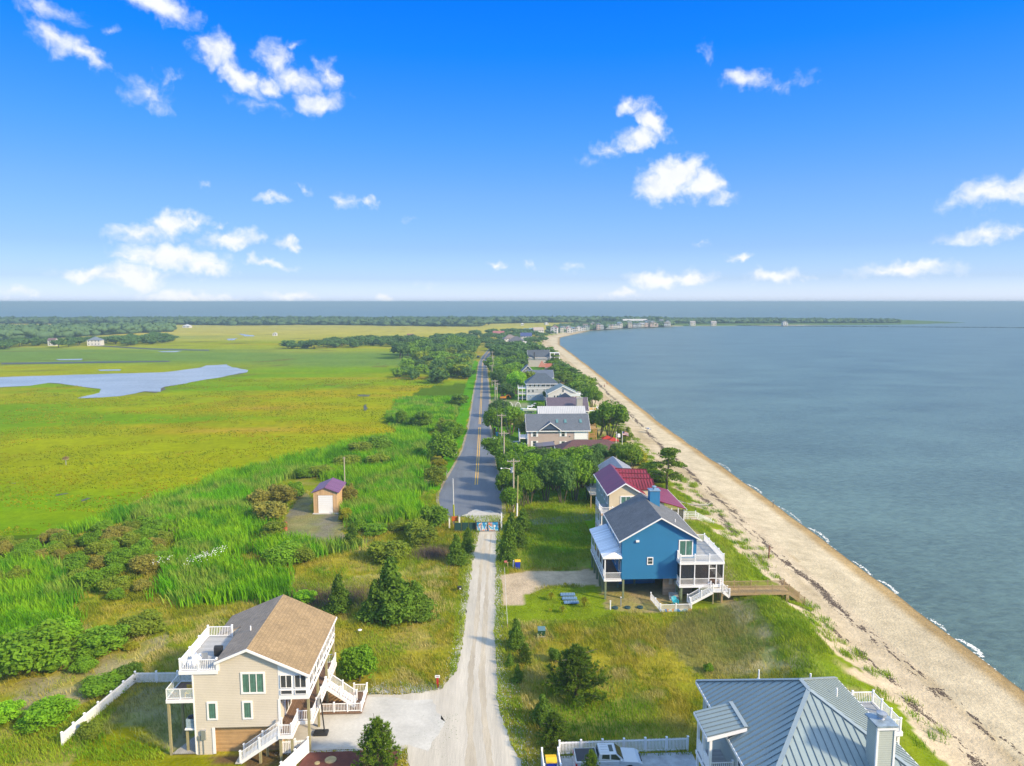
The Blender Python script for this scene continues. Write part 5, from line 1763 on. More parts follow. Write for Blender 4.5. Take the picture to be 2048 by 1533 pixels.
# ---------- white house with the porch
H11 = thing('white_porch_house', 'white clapboard house with a front gable and a columned porch, on a raised lawn', 'house', (25.6, 274, 0))
M_wh = cm((245, 245, 242), 'siding', pitch=.2)
MB().box(0, 11.5, 0, 10, -.1, 5.0).build('wall', M_wh, H11)
roofs(H11, 'gable', 0, 11.6, 0, 10, 5.0, 7.9, cm((150, 168, 168), 'shingle', axis='y', pitch=.35), 'y', oh=.4, gable_m=M_wh)
MB().slab([(4.8, -3.0, 4.1), (12.6, -3.0, 4.1), (12.2, -.1, 5.0), (5.2, -.1, 5.0)], .12).build('porch_roof', cm((214, 220, 212)), H11)
for x in (5.0, 7.5, 10, 12.4):
    post(H11, (x, -2.9, 1.7), 2.3, M_white, .22, False, 'porch_column')
MB().box(4.8, 12.6, -3, 0, 1.5, 1.7).build('porch_floor', M_white, H11)
MB().box(7.6, 11.4, -.08, 0, 1.8, 4.2).build('porch_wall', cm((176, 96, 66)), H11)
winrow(H11, [2.6, 3.7], 3.4, 0, .6, 1.5, trim=.08)
winrow(H11, [5.9], 6.0, 0, .6, 1.3, trim=.08)
MB().box(.3, 2.6, -.05, 0, 0, 1.6).build('garage_opening', M_dark, H11)
MB().box(11.7, 15.2, .5, 5, 4.3, 4.5).build('deck_floor', M_white, H11)
railing(H11, (11.9, .6, 4.5), (15.1, .6, 4.5), 1, 2, bal=.3)
railing(H11, (15.1, .6, 4.5), (15.1, 5, 4.5), 1, 1, bal=.3)
for x in (12, 15):
    post(H11, (x, .7, -.1), 4.5, M_white, .22, False, 'porch_column')

# ---------- pale blue three storey house
H12 = thing('pale_blue_three_storey_house', 'pale blue grey three storey house with dark hip roof and a double side porch', 'house', (18.1, 290, 0))
MB().box(0, 12.8, 0, 9, 2.55, 7.4).build('wall', cm((214, 222, 226), 'siding', pitch=.2), H12)
MB().box(0, 12.8, 0, 9, -.1, 2.55).build('ground_storey', cm((176, 200, 226), 'siding', pitch=.2), H12)
roofs(H12, 'hip', 0, 12.8, 0, 9, 7.4, 11.0, cm((88, 104, 122), 'shingle', axis='x', pitch=.35), 'x', oh=.5)
MB().box(-.03, 12.83, -.07, 0, 2.45, 2.75).box(-.03, 12.83, -.07, 0, 4.9, 5.1).box(-.06, .15, -.08, 0, 0, 7.3).build('white_trim', M_white, H12)
winrow(H12, [1.4, 3.3, 5.0], 6.3, 0, .7, 1.1, trim=.08)
winrow(H12, [6.9, 8.9, 10.9], 6.3, 0, 1.4, 1.1, cols=2, trim=.08)
winrow(H12, [.9, 2.6], 3.9, 0, .7, 1.2, trim=.08)
winrow(H12, [4.4, 7.4], 4.4, 0, .8, .25, trim=.05)
winrow(H12, [1.6, 3.6, 5.7, 7.7], 1.5, 0, .6, .3, trim=.05)
for z in (2.7, 5.0):
    MB().box(-3.6, -.02, .2, 5, z - .2, z).build('porch_floor', M_white, H12)
    railing(H12, (-3.5, .25, z), (-.1, .25, z), 1, 2, bal=.3, ends=(0, 0))
    railing(H12, (-3.5, .25, z), (-3.5, 5, z), 1, 2, bal=.3, ends=(0, 0))
for x in (-3.5, -1.8):
    post(H12, (x, .3, -.1), 6.1, M_white, .2, False, 'porch_column')

# ---------- tan house beyond, brick hipped house
H13 = thing('peach_house', 'peach walled house with a flat grey roof behind the pale blue house', 'house', (21.2, 335, 0))
MB().box(0, 12.4, 0, 8, -.1, 4.9).build('wall', cm((238, 206, 172), 'siding', pitch=.2), H13)
roofs(H13, 'gable', 0, 12.4, 0, 8, 4.9, 8.0, cm((104, 118, 140)), 'x', oh=.4, gable_m=cm((238, 206, 172)))
winrow(H13, [6.2, 7.4], 3.9, 0, .5, .9, trim=.06)
H13b = thing('grey_gabled_cottage', 'grey cottage with a steep white edged gable behind the peach house', 'house', (19.2, 356, 0))
MB().box(0, 7, 0, 8, -.1, 5.2).build('wall', cm((150, 150, 150), 'siding', pitch=.2), H13b)
roofs(H13b, 'gable', 0, 7, 0, 8, 5.2, 8.6, cm((120, 122, 130)), 'y', oh=.4, gable_m=cm((150, 150, 150)))
winrow(H13b, [2.8, 4.2], 6.3, 0, .6, 1.0, trim=.06)
H14 = thing('large_slate_roofed_house', 'large slate roofed house with a white glazed end and deck above the beach trees', 'house', (28.5, 442, 0))
MB().box(0, 15, 0, 9, -.1, 6).build('wall', cm((220, 214, 206)), H14)
roofs(H14, 'gable', 0, 13.5, 0, 10, 5.5, 10.4, cm((88, 98, 112)), 'x', oh=.4, gable_m=M_white)
MB().box(13.8, 19.8, -1, 4, 6.0, 6.2).box(13.8, 19.8, -1, 4, 8.6, 8.8).build('deck_floor', M_white, H14)
for x in (13.9, 16.6, 19.7):
    post(H14, (x, -.9, 0), 8.7, M_white, .4, False, 'porch_column')
MB().box(16.9, 19.5, -.6, -.5, 6.3, 8.5).build('glazed_screen', M_glass, H14)
MB().box(3.5, 4.2, -.6, .4, 5, 9.2).build('chimney', cm((80, 80, 86)), H14)
H14b = thing('brick_red_gabled_house', 'house with a low orange brown roof under the large slate roofed one', 'house', (36.5, 408, 0))
MB().box(0, 11, 0, 7, -.1, 2.8).build('wall', cm((235, 205, 180)), H14b)
roofs(H14b, 'gable', 0, 11, 0, 7, 2.8, 4.8, cm((190, 112, 84)), 'x', oh=.4, gable_m=cm((235, 205, 180)))
MB().slab([(-4.5, -1, 3.0), (0.5, -1, 3.0), (-2.0, 3, 6.6)], .15).build('gable_roof', cm((190, 128, 104)), H14b)

# ---------- far houses along the bay, each with roof and windows
FR = random.Random(21)
far_specs = []
roofc = [(150, 152, 158), (110, 118, 130), (175, 110, 100), (190, 192, 196), (120, 150, 175), (140, 130, 122), (96, 104, 120)]
wallc = [(240, 238, 232), (228, 220, 200), (206, 216, 224), (236, 206, 190), (186, 206, 196), (244, 240, 220)]
named = [  # px, base py, width px, storeys, roof colour, label
    (1085 - 54, 693, 30, 2, (110, 110, 118), 'white house with a dark purple roof left of the bay curve'),
    (1052, 682, 22, 2, (78, 92, 150), 'white house with a blue roof among the far trees'),
    (1022, 688, 26, 2, (150, 135, 130), 'long white house with a brownish roof among the far trees'),
    (1046, 693, 14, 1, (235, 235, 235), 'small all white gabled house in the far trees'),
    (1056, 697, 14, 1, (240, 232, 226), 'small white steep roofed house just before the long brownish roofed one'),
    (996, 673, 22, 1, (196, 120, 118), 'low house with a pinkish red roof on the left side of the road end'),
    (1010, 676, 12, 1, (170, 130, 120), 'small red brown house half hidden beside the pinkish red roof'),
    (1078, 669, 20, 2, (205, 190, 180), 'cream house with many gables on the edge of the far dune'),
    (1108, 668, 14, 3, (196, 110, 120), 'tall narrow cream house with a red roof by the bay'),
    (976, 674, 6, 1, (235, 235, 235), 'tiny white hut on the marsh edge left of the pinkish roof'),
    (1064, 667, 10, 2, (160, 190, 205), 'pale blue house behind the cream gabled house'),
    (1052, 664, 10, 1, (112, 170, 205), 'low house with a bright blue roof in the far trees'),
    (820, 676, 12, 1, (190, 120, 125), 'small red roofed shed on the marsh beside the dark trees'),
    (549, 672, 6, 1, (230, 230, 230), 'tiny white hut at the left end of the dark tree belt'),
    (103, 692, 14, 2, (140, 110, 110), 'white farmhouse with a brown gable on the left marsh'),
    (187, 692, 24, 2, (126, 140, 156), 'long white farmhouse with a grey roof on the left marsh'),
    (1045, 651, 5, 1, (240, 240, 240), 'tiny white barn on the far flat fields'),
    (1094, 650, 7, 1, (240, 240, 236), 'white barn on the far flat fields left of the town'),
    (330, 656, 10, 1, (235, 235, 235), 'white farm shed at the right end of the left wood'),
    (372, 656, 14, 1, (225, 228, 232), 'long pale farm building right of the left wood'),
    (40, 656, 12, 1, (225, 228, 232), 'pale building roof rising over the left wood'),
    (1158, 663, 12, 2, (150, 155, 165), 'grey roofed house at the start of the bay curve'),
    (1140, 666, 12, 2, (200, 195, 190), 'pale house on the landward side of the bay curve'),
    (1130, 661, 12, 2, (120, 140, 160), 'blue grey roofed house behind the bay curve'),
]


def far_house(px, py, wpx, st, rc, label, group=None, wc=None):
    x, y, _ = G(px, py)
    w_ = max(5.0, wpx * y / FPX)
    d_ = min(12, w_ * .8)
    hh = 2.7 * st
    o = thing('distant_house', label, 'house', (x - w_ / 2, y, -.1), FR.uniform(-.25, .25) if px < 1160 else 0, group)
    wm = cm(wc or FR.choice(wallc))
    MB().box(0, w_, 0, d_, -.2, hh).build('wall', wm, o)
    ax = 'y' if FR.random() < .4 else 'x'
    roofs(o, FR.choice(['gable', 'gable', 'hip']), 0, w_, 0, d_, hh, hh + min(w_, d_) * .34, cm(rc), ax, oh=.4, gable_m=wm, trim=False)
    if y < 900:
        n = max(2, int(w_ / 2.6))
        for s in range(st):
            winrow(o, [w_ * (i + .5) / n for i in range(n)], 1.6 + s * 2.7, 0, .9, 1.2, trim=.1)
    else:
        n = max(2, int(w_ / 4))
        for s in range(st):
            winrow(o, [w_ * (i + .5) / n for i in range(n)], 1.6 + s * 2.7, 0, 1.6, 1.3, trim=.1)
    return o


for a in named:
    far_house(*a, wc=(246, 244, 240))
# the town on the bay: houses one behind the other
for i in range(62):
    t_ = i / 61
    px = 1128 + 212 * t_ + FR.uniform(-4, 4)
    base = np.interp(px, [1120, 1180, 1250, 1340], [667, 660.5, 655.8, 652.8])
    py = base - FR.choice([0, 0, 1.6, 3.0])
    st = FR.choice([2, 2, 3])
    rc = FR.choice(roofc)
    wc_ = FR.choice(wallc)
    nm = dict(zip(roofc, ['grey', 'slate', 'red brown', 'pale grey', 'blue', 'brown', 'dark']))[rc]
    wn = dict(zip(wallc, ['white', 'cream', 'pale blue', 'pinkish', 'pale green', 'ivory']))[wc_]
    far_house(px, py, FR.uniform(6, 9), st, rc, '%s %s house with %s roof, %s of the far town' % (wn, 'tall' if st == 3 else 'small', nm, ['left end', 'left part', 'middle', 'right part', 'right end'][min(4, int(t_ * 5))]),
              'houses of the distant beach town', wc_)
o = thing('long_white_hall', 'long white building above the town on the far bay', 'building', (262, 1300, 0))
MB().box(0, 44, 0, 14, -.2, 6).build('wall', M_white, o)
MB().slab([(-1, -1, 6), (45, -1, 6), (45, 7, 9), (-1, 7, 9)], .2).slab([(-1, 15, 6), (45, 15, 6), (45, 7, 9), (-1, 7, 9)], .2).build('roof', cm((235, 232, 226)), o)
winrow(o, [4 + 4 * i for i in range(10)], 3, 0, 2.2, 1.6, trim=.1)
for i, (px, lb) in enumerate([(1386, 'white beach house right of the town on the bare spit'), (1428, 'pale pink house alone on the spit'), (1571, 'grey pavilion near the end of the low shore')]):
    far_house(px, 651.4, 10, 2, (200, 190, 185), lb)

# ================================================================== shrubs and trees
def leafmat(name, c, var=.34, hue=.012, trans=.38):
    return mat(name, c, .75, var, 1.2, randobj=.16, hue=hue, trans=trans, spec=.12)


L_cedar = leafmat('cedar_foliage', (.12, .22, .022))
L_pine = leafmat('pine_needles', (.15, .25, .022))
L_bush = leafmat('bush_leaves', (.17, .33, .02))
L_olive = leafmat('myrtle_leaves', (.22, .30, .028))
L_tree = leafmat('tree_leaves', (.16, .30, .024))
L_dark = leafmat('dark_tree_leaves', (.10, .20, .045))
L_lime = leafmat('yellow_green_leaves', (.32, .33, .02))
L_brown = leafmat('brown_leaves', (.28, .27, .05))
L_bright = leafmat('bright_leaves', (.22, .46, .02))
M_bark = mat('grey_brown_bark', (.10, .085, .05), .9, .25, 4)
M_twig = mat('dead_twigs', (.30, .24, .19), .9, .25, 4)


def leaf_faces(P, Nn, s, aspect=1.0, rs=None, kind='leaf'):
    """one small bent leaf cluster per point: rhombus of two triangles"""
    k = len(P)
    r = rs.normal(0, 1, (k, 3))
    t = np.cross(Nn, r); t /= np.linalg.norm(t, axis=1, keepdims=True) + 1e-9
    b = np.cross(Nn, t)
    s = s[:, None]
    V = np.stack([P - t * s, P + b * s * .5 * aspect, P + t * s, P - b * s * .5 * aspect], 1).reshape(-1, 3)
    F = np.arange(k * 4).reshape(-1, 4)
    return V, F


def lump_core(l, n=8, m=5, k=.66):
    cx, cy, cz, rx, ry, rz = l
    V, F = [], []
    for i in range(m + 1):
        ph = math.pi * i / m
        for j in range(n):
            th = 2 * math.pi * j / n
            V.append((cx + rx * k * math.sin(ph) * math.cos(th), cy + ry * k * math.sin(ph) * math.sin(th), cz + rz * k * math.cos(ph)))
    for i in range(m):
        for j in range(n):
            F.append((i * n + j, (i + 1) * n + j, (i + 1) * n + (j + 1) % n, i * n + (j + 1) % n))
    return V, F


def make_crown(kind, seed, n, ls, m, name='crown'):
    """foliage in a unit box: half width .5, height 1"""
    rs = np.random.RandomState(seed)
    lumps = []
    if kind == 'bush':
        lumps.append((0, 0, .38, .34, .34, .36))
        for i in range(15):
            a = rs.uniform(0, 6.28); d = rs.uniform(.12, .36); r = rs.uniform(.10, .22)
            lumps.append((d * math.cos(a), d * math.sin(a), rs.uniform(.18, .95 - r - d * .6), r, r, r * rs.uniform(.9, 1.4)))
    elif kind == 'cedar':
        for i in range(24):
            t = (i + .5) / 24
            a = rs.uniform(0, 6.28); rad = .40 * (1 - t) ** .75 + .03
            d = rad * rs.uniform(.15, .75); r = rad * rs.uniform(.45, .72) + .03
            lumps.append((d * math.cos(a), d * math.sin(a), .06 + t * .86, r, r, .12))
        lumps.append((0, 0, .35, .22, .22, .35))
    elif kind == 'tree':
        lumps.append((0, 0, .66, .30, .30, .26))
        for i in range(18):
            a = rs.uniform(0, 6.28); d = rs.uniform(.14, .37); r = rs.uniform(.11, .19)
            lumps.append((d * math.cos(a), d * math.sin(a), rs.uniform(.42, .98 - r - d * .45), r, r, r * 1.1))
    elif kind == 'openpine':
        for i in range(15):
            a = rs.uniform(0, 6.28); t = rs.uniform(.28, .95)
            d = rs.uniform(.05, .42) * (1.2 - abs(t - .55) * 1.2); r = rs.uniform(.09, .17)
            lumps.append((d * math.cos(a), d * math.sin(a), t, r, r, r * .38))
        lumps.append((0, 0, .9, .13, .13, .1))
    P, Nn, S_ = [], [], []
    w_ = np.array([l[3] * l[5] for l in lumps]); w_ /= w_.sum()
    for l, q in zip(lumps, w_):
        c = max(10, int(n * q))
        u = rs.normal(0, 1, (c, 3)); u /= np.linalg.norm(u, axis=1, keepdims=True)
        u[:, 2] = np.where(u[:, 2] < -.35, -u[:, 2], u[:, 2])
        rr = np.array(l[3:6]) * rs.uniform(.62, 1.24, (c, 1))
        p = np.array(l[:3]) + u * rr
        P.append(p)
        nn = u + rs.normal(0, .75, (c, 3)); nn /= np.linalg.norm(nn, axis=1, keepdims=True)
        Nn.append(nn)
    P = np.concatenate(P); Nn = np.concatenate(Nn)
    inside = np.zeros(len(P), bool)
    for l in lumps:
        q = (P - np.array(l[:3])) / (np.array(l[3:6]) * .60)
        inside |= (q ** 2).sum(1) < 1
    P, Nn = P[~inside], Nn[~inside]
    P[:, 2] = np.maximum(P[:, 2], .015)
    V, F = leaf_faces(P, Nn, ls * rs.uniform(.6, 1.5, len(P)), 1.1, rs)
    Vs, Fs = [V], [F]
    off = len(V)
    if kind != 'openpine':
        for l in lumps:
            cv_, cf_ = lump_core(l)
            cv_ = np.array(cv_)
            cv_ += (rs.rand(*cv_.shape) - .5) * l[3] * .35
            Vs.append(cv_); Fs.append(np.array(cf_) + off); off += len(cv_)
    V = np.concatenate(Vs); F = np.concatenate(Fs)
    return np_mesh(name, V, F, m)


def make_pine(seed, m, nb=80, big=False, name='crown'):
    """young pine: rising branches that end in brushes of needles"""
    rs = np.random.RandomState(seed)
    P, D = [], []
    br = MB()
    for i in range(nb):
        t = (i / nb) ** .9
        a = i * 2.4 + rs.uniform(-.3, .3)
        L_ = (.50 * (1 - t) ** .8 + .05) * rs.uniform(.75, 1.12)
        base = np.array([0, 0, .05 + t * .85])
        d = np.array([math.cos(a), math.sin(a), .30 + .7 * t + rs.uniform(-.1, .15)])
        d /= np.linalg.norm(d)
        end = base + d * L_
        br.cyl(base, end, .006 * (1.3 - t), .003, 5)
        k = int(4 + L_ * 42)
        for j in range(k):
            u = .28 + .72 * (j + rs.rand()) / k
            q = base + d * L_ * u + rs.normal(0, .022 + .05 * L_ * (1 - u), 3)
            P.append(q)
            dd = d * .7 + np.array([0, 0, .65]) + rs.normal(0, .28, 3)
            D.append(dd / np.linalg.norm(dd))
    for j in range(5):
        P.append(np.array([0, 0, .93 + j * .012])); D.append(np.array([rs.normal(0, .2), rs.normal(0, .2), 1.]))
    P = np.array(P); D = np.array(D)
    V, F = [], []
    k = len(P)
    for j in range(10):
        r = rs.normal(0, 1, (k, 3))
        e = D * .55 + r * .33
        e /= np.linalg.norm(e, axis=1, keepdims=True)
        s = np.cross(e, rs.normal(0, 1, (k, 3))); s /= np.linalg.norm(s, axis=1, keepdims=True) + 1e-9
        ln = rs.uniform(.04, .07, (k, 1)); wd = .0095
        q0 = P - D * .012
        V.append(np.stack([q0 - s * wd, q0 + s * wd, q0 + e * ln], 1).reshape(-1, 3))
    V = np.concatenate(V)
    F = np.arange(len(V)).reshape(-1, 3)
    return np_mesh(name, V, F, m), br.mesh('branches', M_bark)


CR = {}
for i in range(3):
    CR['bush', i] = ('bush', i, 4200, .034)
    CR['tree', i] = ('tree', 10 + i, 4600, .029)
    CR['cedar', i] = ('cedar', 20 + i, 4400, .032)
    CR['openpine', i] = ('openpine', 30 + i, 3200, .026)
for i in range(3):
    CR['farbush', i] = ('bush', 40 + i, 420, .07)
    CR['fartree', i] = ('tree', 50 + i, 520, .06)
_cm = {}


def crown_mesh(kind, i, m):
    k = (kind, i, m.name)
    if k not in _cm:
        c = CR[kind, i]
        _cm[k] = make_crown(c[0], c[1], c[2], c[3], m)
    return _cm[k]


def trunk_mesh(kind, seed):
    k = ('trunk', kind, seed)
    if k not in _cm:
        r = random.Random(seed)
        b = MB()
        if kind == 'multi':
            for j in range(5):
                a = j * 1.3 + r.random()
                p = [Vector((math.cos(a) * .05, math.sin(a) * .05, -.02))]
                for s in range(1, 4):
                    p.append(Vector((math.cos(a) * (.05 + .07 * s) + r.uniform(-.02, .02), math.sin(a) * (.05 + .07 * s) + r.uniform(-.02, .02), .2 * s)))
                for s in range(3):
                    b.cyl(p[s], p[s + 1], .020 - .004 * s, .016 - .004 * s, 6)
        elif kind == 'single':
            p = [Vector((0, 0, -.02)), Vector((.02, .01, .3)), Vector((-.01, .02, .6)), Vector((0, 0, .92))]
            for s in range(3):
                b.cyl(p[s], p[s + 1], .03 - .008 * s, .022 - .008 * s, 7)
            for j in range(9):
                a = j * 2.4; z = .3 + .06 * j
                b.cyl((0, 0, z), (math.cos(a) * .3, math.sin(a) * .3, z + .12), .010, .004, 5)
        else:
            b.cyl((0, 0, -.03), (0, 0, .5), .028, .012, 6)
        _cm[k] = b.mesh('trunk', M_bark)
    return _cm[k]


_pm = {}
TR = random.Random(5)


def plant(kind, x, y, w, h, label, m=None, group=None, var=None, cat=None, name=None, z=None):
    """w, h in metres"""
    v = TR.randrange(3) if var is None else var
    z = float(hz(x, y)) if z is None else z
    names = {'bush': 'shrub', 'farbush': 'shrub', 'cedar': 'cedar_tree', 'tree': 'leafy_tree', 'fartree': 'leafy_tree', 'pine': 'young_pine', 'openpine': 'pine_tree'}
    cats = {'bush': 'shrub', 'farbush': 'shrub'}
    o = thing(name or names[kind], label, cat or cats.get(kind, 'tree'), (x, y, z - .04), TR.uniform(0, 6.28), group)
    sc = (w, w * TR.uniform(.85, 1.1), h)
    if kind == 'pine':
        if ('pine', v % 2) not in _pm:
            _pm['pine', v % 2] = make_pine(60 + v % 2, L_pine)
        a, b = _pm['pine', v % 2]
        c = link('crown', a, o); c.scale = sc
        c = link('branches', b, o); c.scale = sc
        c = link('trunk', trunk_mesh('single', 3), o); c.scale = sc
        return o
    m = m or {'bush': L_bush, 'farbush': L_olive, 'cedar': L_cedar, 'tree': L_tree, 'fartree': L_dark, 'openpine': L_pine}[kind]
    c = link('crown', crown_mesh(kind, v, m), o); c.scale = sc
    t = link('trunk', trunk_mesh({'tree': 'multi', 'openpine': 'single', 'fartree': 'short'}.get(kind, 'short'), v), o); t.scale = sc
    return o


def pplant(kind, px, py, wpx, hpx, label, m=None, group=None, var=None, **k):
    """surveyed plant: foot and size as seen in the photograph, converted to metres on the ground"""
    x, y, _ = G(px, py)
    s = y / FPX * 1.03
    dep = CAMH / math.hypot(CAMH, y)          # how steeply it is looked down on
    w = wpx * s
    h = max(.5, (hpx * s - .35 * w * dep) / math.sqrt(1 - dep * dep))
    return plant(kind, x, y + w * .25, w * 1.08, h, label, m, group, var, **k)


# ---- single plants near the camera
near = [
    ('pine', 752, 1562, 112, 125, 'bushy young pine at the lower edge between the gravel drive and the mulch bed', None),
    ('pine', 1156, 1412, 138, 128, 'large spreading pine in the dry grass lot right of the gravel road', None),
    ('cedar', 1086, 1456, 62, 66, 'dark cedar below and left of the large spreading pine', None),
    ('pine', 1110, 1500, 78, 78, 'small pine behind the blue and yellow bin near the picket fence', None),
    ('cedar', 1032, 1303, 44, 66, 'slim cedar right of the gravel road beside the green utility box', None),
    ('pine', 1050, 1332, 34, 46, 'small pine just right of the slim roadside cedar', None),
    ('cedar', 1020, 1336, 22, 30, 'tiny cedar seedling at the gravel edge under the slim cedar', None),
    ('cedar', 1036, 1366, 26, 38, 'small round cedar in the grass left of the large spreading pine', None),
    ('bush', 1110, 1326, 32, 34, 'small dark shrub touching the left side of the large pine', L_cedar),
    ('bush', 1419, 1346, 24, 24, 'small round green shrub alone on the brown back dune', L_bush),
    ('cedar', 676, 1232, 62, 82, 'cone shaped cedar behind the brown roof of the beige house', None),
    ('cedar', 782, 1246, 112, 130, 'big dark cedar standing alone left of the gravel road', None),
    ('cedar', 828, 1240, 76, 80, 'lower cedar joined to the right side of the big dark cedar', None),
    ('bush', 800, 1252, 90, 84, 'broad dark shrub filling the front of the big dark cedar', L_cedar),
    ('cedar', 750, 1244, 62, 84, 'narrow cedar joined to the left side of the big dark cedar', None),
    ('bush', 745, 1240, 60, 50, 'dark shrub at the left foot of the big dark cedar', L_cedar),
    ('bush', 716, 1372, 82, 92, 'light green leafy shrub tree beside the side stairs of the beige house', L_bush),
    ('bush', 606, 1212, 50, 38, 'fresh green shrub just behind the roof ridge of the beige house', L_bright),
    ('cedar', 703, 1096, 38, 52, 'neat dark cone shaped cedar beside the grey gravel yard of the shed', None),
    ('cedar', 912, 1132, 44, 64, 'dense cedar at the left edge of the gravel road near the painted gate', None),
    ('cedar', 936, 1106, 34, 52, 'cedar close to the painted gate, behind the dense roadside one', None),
    ('bush', 562, 1136, 92, 56, 'wide dark green shrub left of the shed gravel yard', L_bush),
    ('bush', 606, 1130, 46, 40, 'small rounded shrub on the right side of the wide dark green one', L_olive),
    ('bush', 775, 1128, 88, 56, 'wide olive shrub in the clearing before the road end', L_olive),
    ('bush', 845, 1092, 66, 46, 'olive shrub behind the dead grey brush near the road end', L_olive),
    ('bush', 868, 1064, 62, 66, 'tall green shrub left of the tall white pole at the road end', L_tree),
    ('bush', 832, 1075, 56, 44, 'rounded shrub left of the tall one at the road end', L_olive),
    ('bush', 750, 1072, 56, 30, 'low dark shrub in the row behind the lone cone cedar', L_bush),
    ('bush', 800, 1064, 46, 30, 'low shrub at the right end of the row behind the cone cedar', L_olive),
    ('bush', 716, 1064, 40, 28, 'low shrub at the left end of the row behind the cone cedar', L_bush),
    ('bush', 536, 1048, 70, 56, 'yellowish brown shrub left of the shed gravel yard', L_brown),
    ('bush', 514, 1020, 52, 48, 'brownish shrub in the clump left of the shed', L_brown),
    ('bush', 560, 1012, 60, 52, 'tall brown topped shrub behind the gravel yard of the shed', L_brown),
    ('bush', 588, 998, 40, 40, 'dark shrub touching the left wall of the shed', L_bush),
    ('bush', 545, 1075, 48, 40, 'olive shrub behind the rusty barrel', L_olive),
    ('bush', 698, 1012, 34, 50, 'tan and green brush along the right wall of the shed', L_brown),
    ('bush', 690, 1044, 30, 36, 'yellow brush at the right front corner of the shed', L_lime),
    ('bush', 884, 925, 66, 72, 'tall green shrub on the left verge of the paved road', L_tree),
    ('bush', 905, 880, 56, 44, 'green shrub on the verge beyond the tall verge shrub', L_bush),
    ('bush', 870, 972, 50, 50, 'rounded dark shrub left of the widening end of the paved road', L_olive),
    ('bush', 878, 938, 34, 24, 'small yellow green shrub on the left road verge', L_lime),
    ('bush', 838, 910, 20, 20, 'small round dark shrub standing alone in the green reeds', L_bush),
    ('bush', 755, 905, 58, 40, 'dark shrub at the back of the reeds right of the shed pole', L_tree),
    ('bush', 718, 912, 52, 36, 'olive shrub at the back of the reeds above the shed', L_olive),
    ('bush', 752, 936, 54, 34, 'olive rounded shrub in the reeds behind the shed', L_olive),
    ('bush', 690, 940, 56, 34, 'brownish olive shrub behind the shed roof', L_olive),
    ('bush', 640, 955, 54, 30, 'low dark shrub left of the shed roof in the reeds', L_olive),
    ('bush', 606, 958, 40, 30, 'low dark shrub at the left end of the row in the reeds', L_bush),
    ('bush', 845, 856, 44, 42, 'tallest shrub of the clump on the marsh edge', L_tree),
    ('bush', 802, 850, 26, 36, 'narrow shrub in the clump on the marsh edge', L_tree),
    ('bush', 780, 846, 18, 20, 'small shrub at the left end of the marsh edge clump', L_bush),
    ('bush', 822, 854, 30, 26, 'low shrub in the middle of the marsh edge clump', L_bush),
    ('bush', 918, 812, 36, 30, 'round dark green shrub alone left of the paved road', L_tree),
    ('bush', 890, 868, 50, 36, 'spreading olive shrub on the verge left of the yellow line start', L_olive),
    ('bush', 272, 1276, 88, 54, 'round dark shrub on the sandy patch left of the beige house', L_olive),
    ('bush', 192, 1316, 104, 70, 'large green shrub left of the round dark one on the sandy patch', L_bush),
    ('bush', 160, 1348, 56, 36, 'small shrub at the foot of the large green one on the sandy patch', L_bush),
    ('bush', 260, 1302, 30, 20, 'tiny yellow green shrub on the pale sand', L_lime),
    ('bush', 196, 1392, 92, 46, 'low shrub spreading in front of the bend of the white fence', L_bush),
    ('bush', 252, 1368, 54, 44, 'dark shrub growing against the corner of the white fence', L_cedar),
    ('bush', 40, 1360, 150, 120, 'very large green shrub at the left edge of the picture', L_bush),
    ('bush', 110, 1290, 80, 60, 'green shrub behind the very large one at the left edge', L_bright),
    ('bush', 80, 1460, 110, 66, 'wide bright shrub near the lower left corner', L_bright),
    ('bush', 5, 1450, 60, 54, 'small shrub cut by the left edge near the lower corner', L_bright),
    ('bush', 172, 1480, 60, 40, 'low green shrub outside the slanting white fence', L_olive),
    ('cedar', 1018, 1128, 50, 86, 'tall dark cedar right of the gravel road near the mailbox', None),
    ('cedar', 1040, 1096, 40, 50, 'lower cedar behind the mailbox cedar', None),
    ('cedar', 1046, 1064, 44, 48, 'cedar at the right side of the painted gate', None),
    ('cedar', 1024, 1064, 34, 40, 'small cedar touching the right gate post', None),
    ('openpine', 1340, 992, 92, 92, 'wind shaped pine standing at the beach behind the red roofed house', None),
    ('bush', 1312, 972, 50, 30, 'dark shrub at the left foot of the wind shaped pine', L_cedar),
    ('bush', 1294, 958, 40, 30, 'dark shrub on the dune behind the red roof', L_cedar),
]
for k_, px, py, w_, h_, lb, m_ in near:
    pplant(k_, px, py, w_, h_, lb, m_)

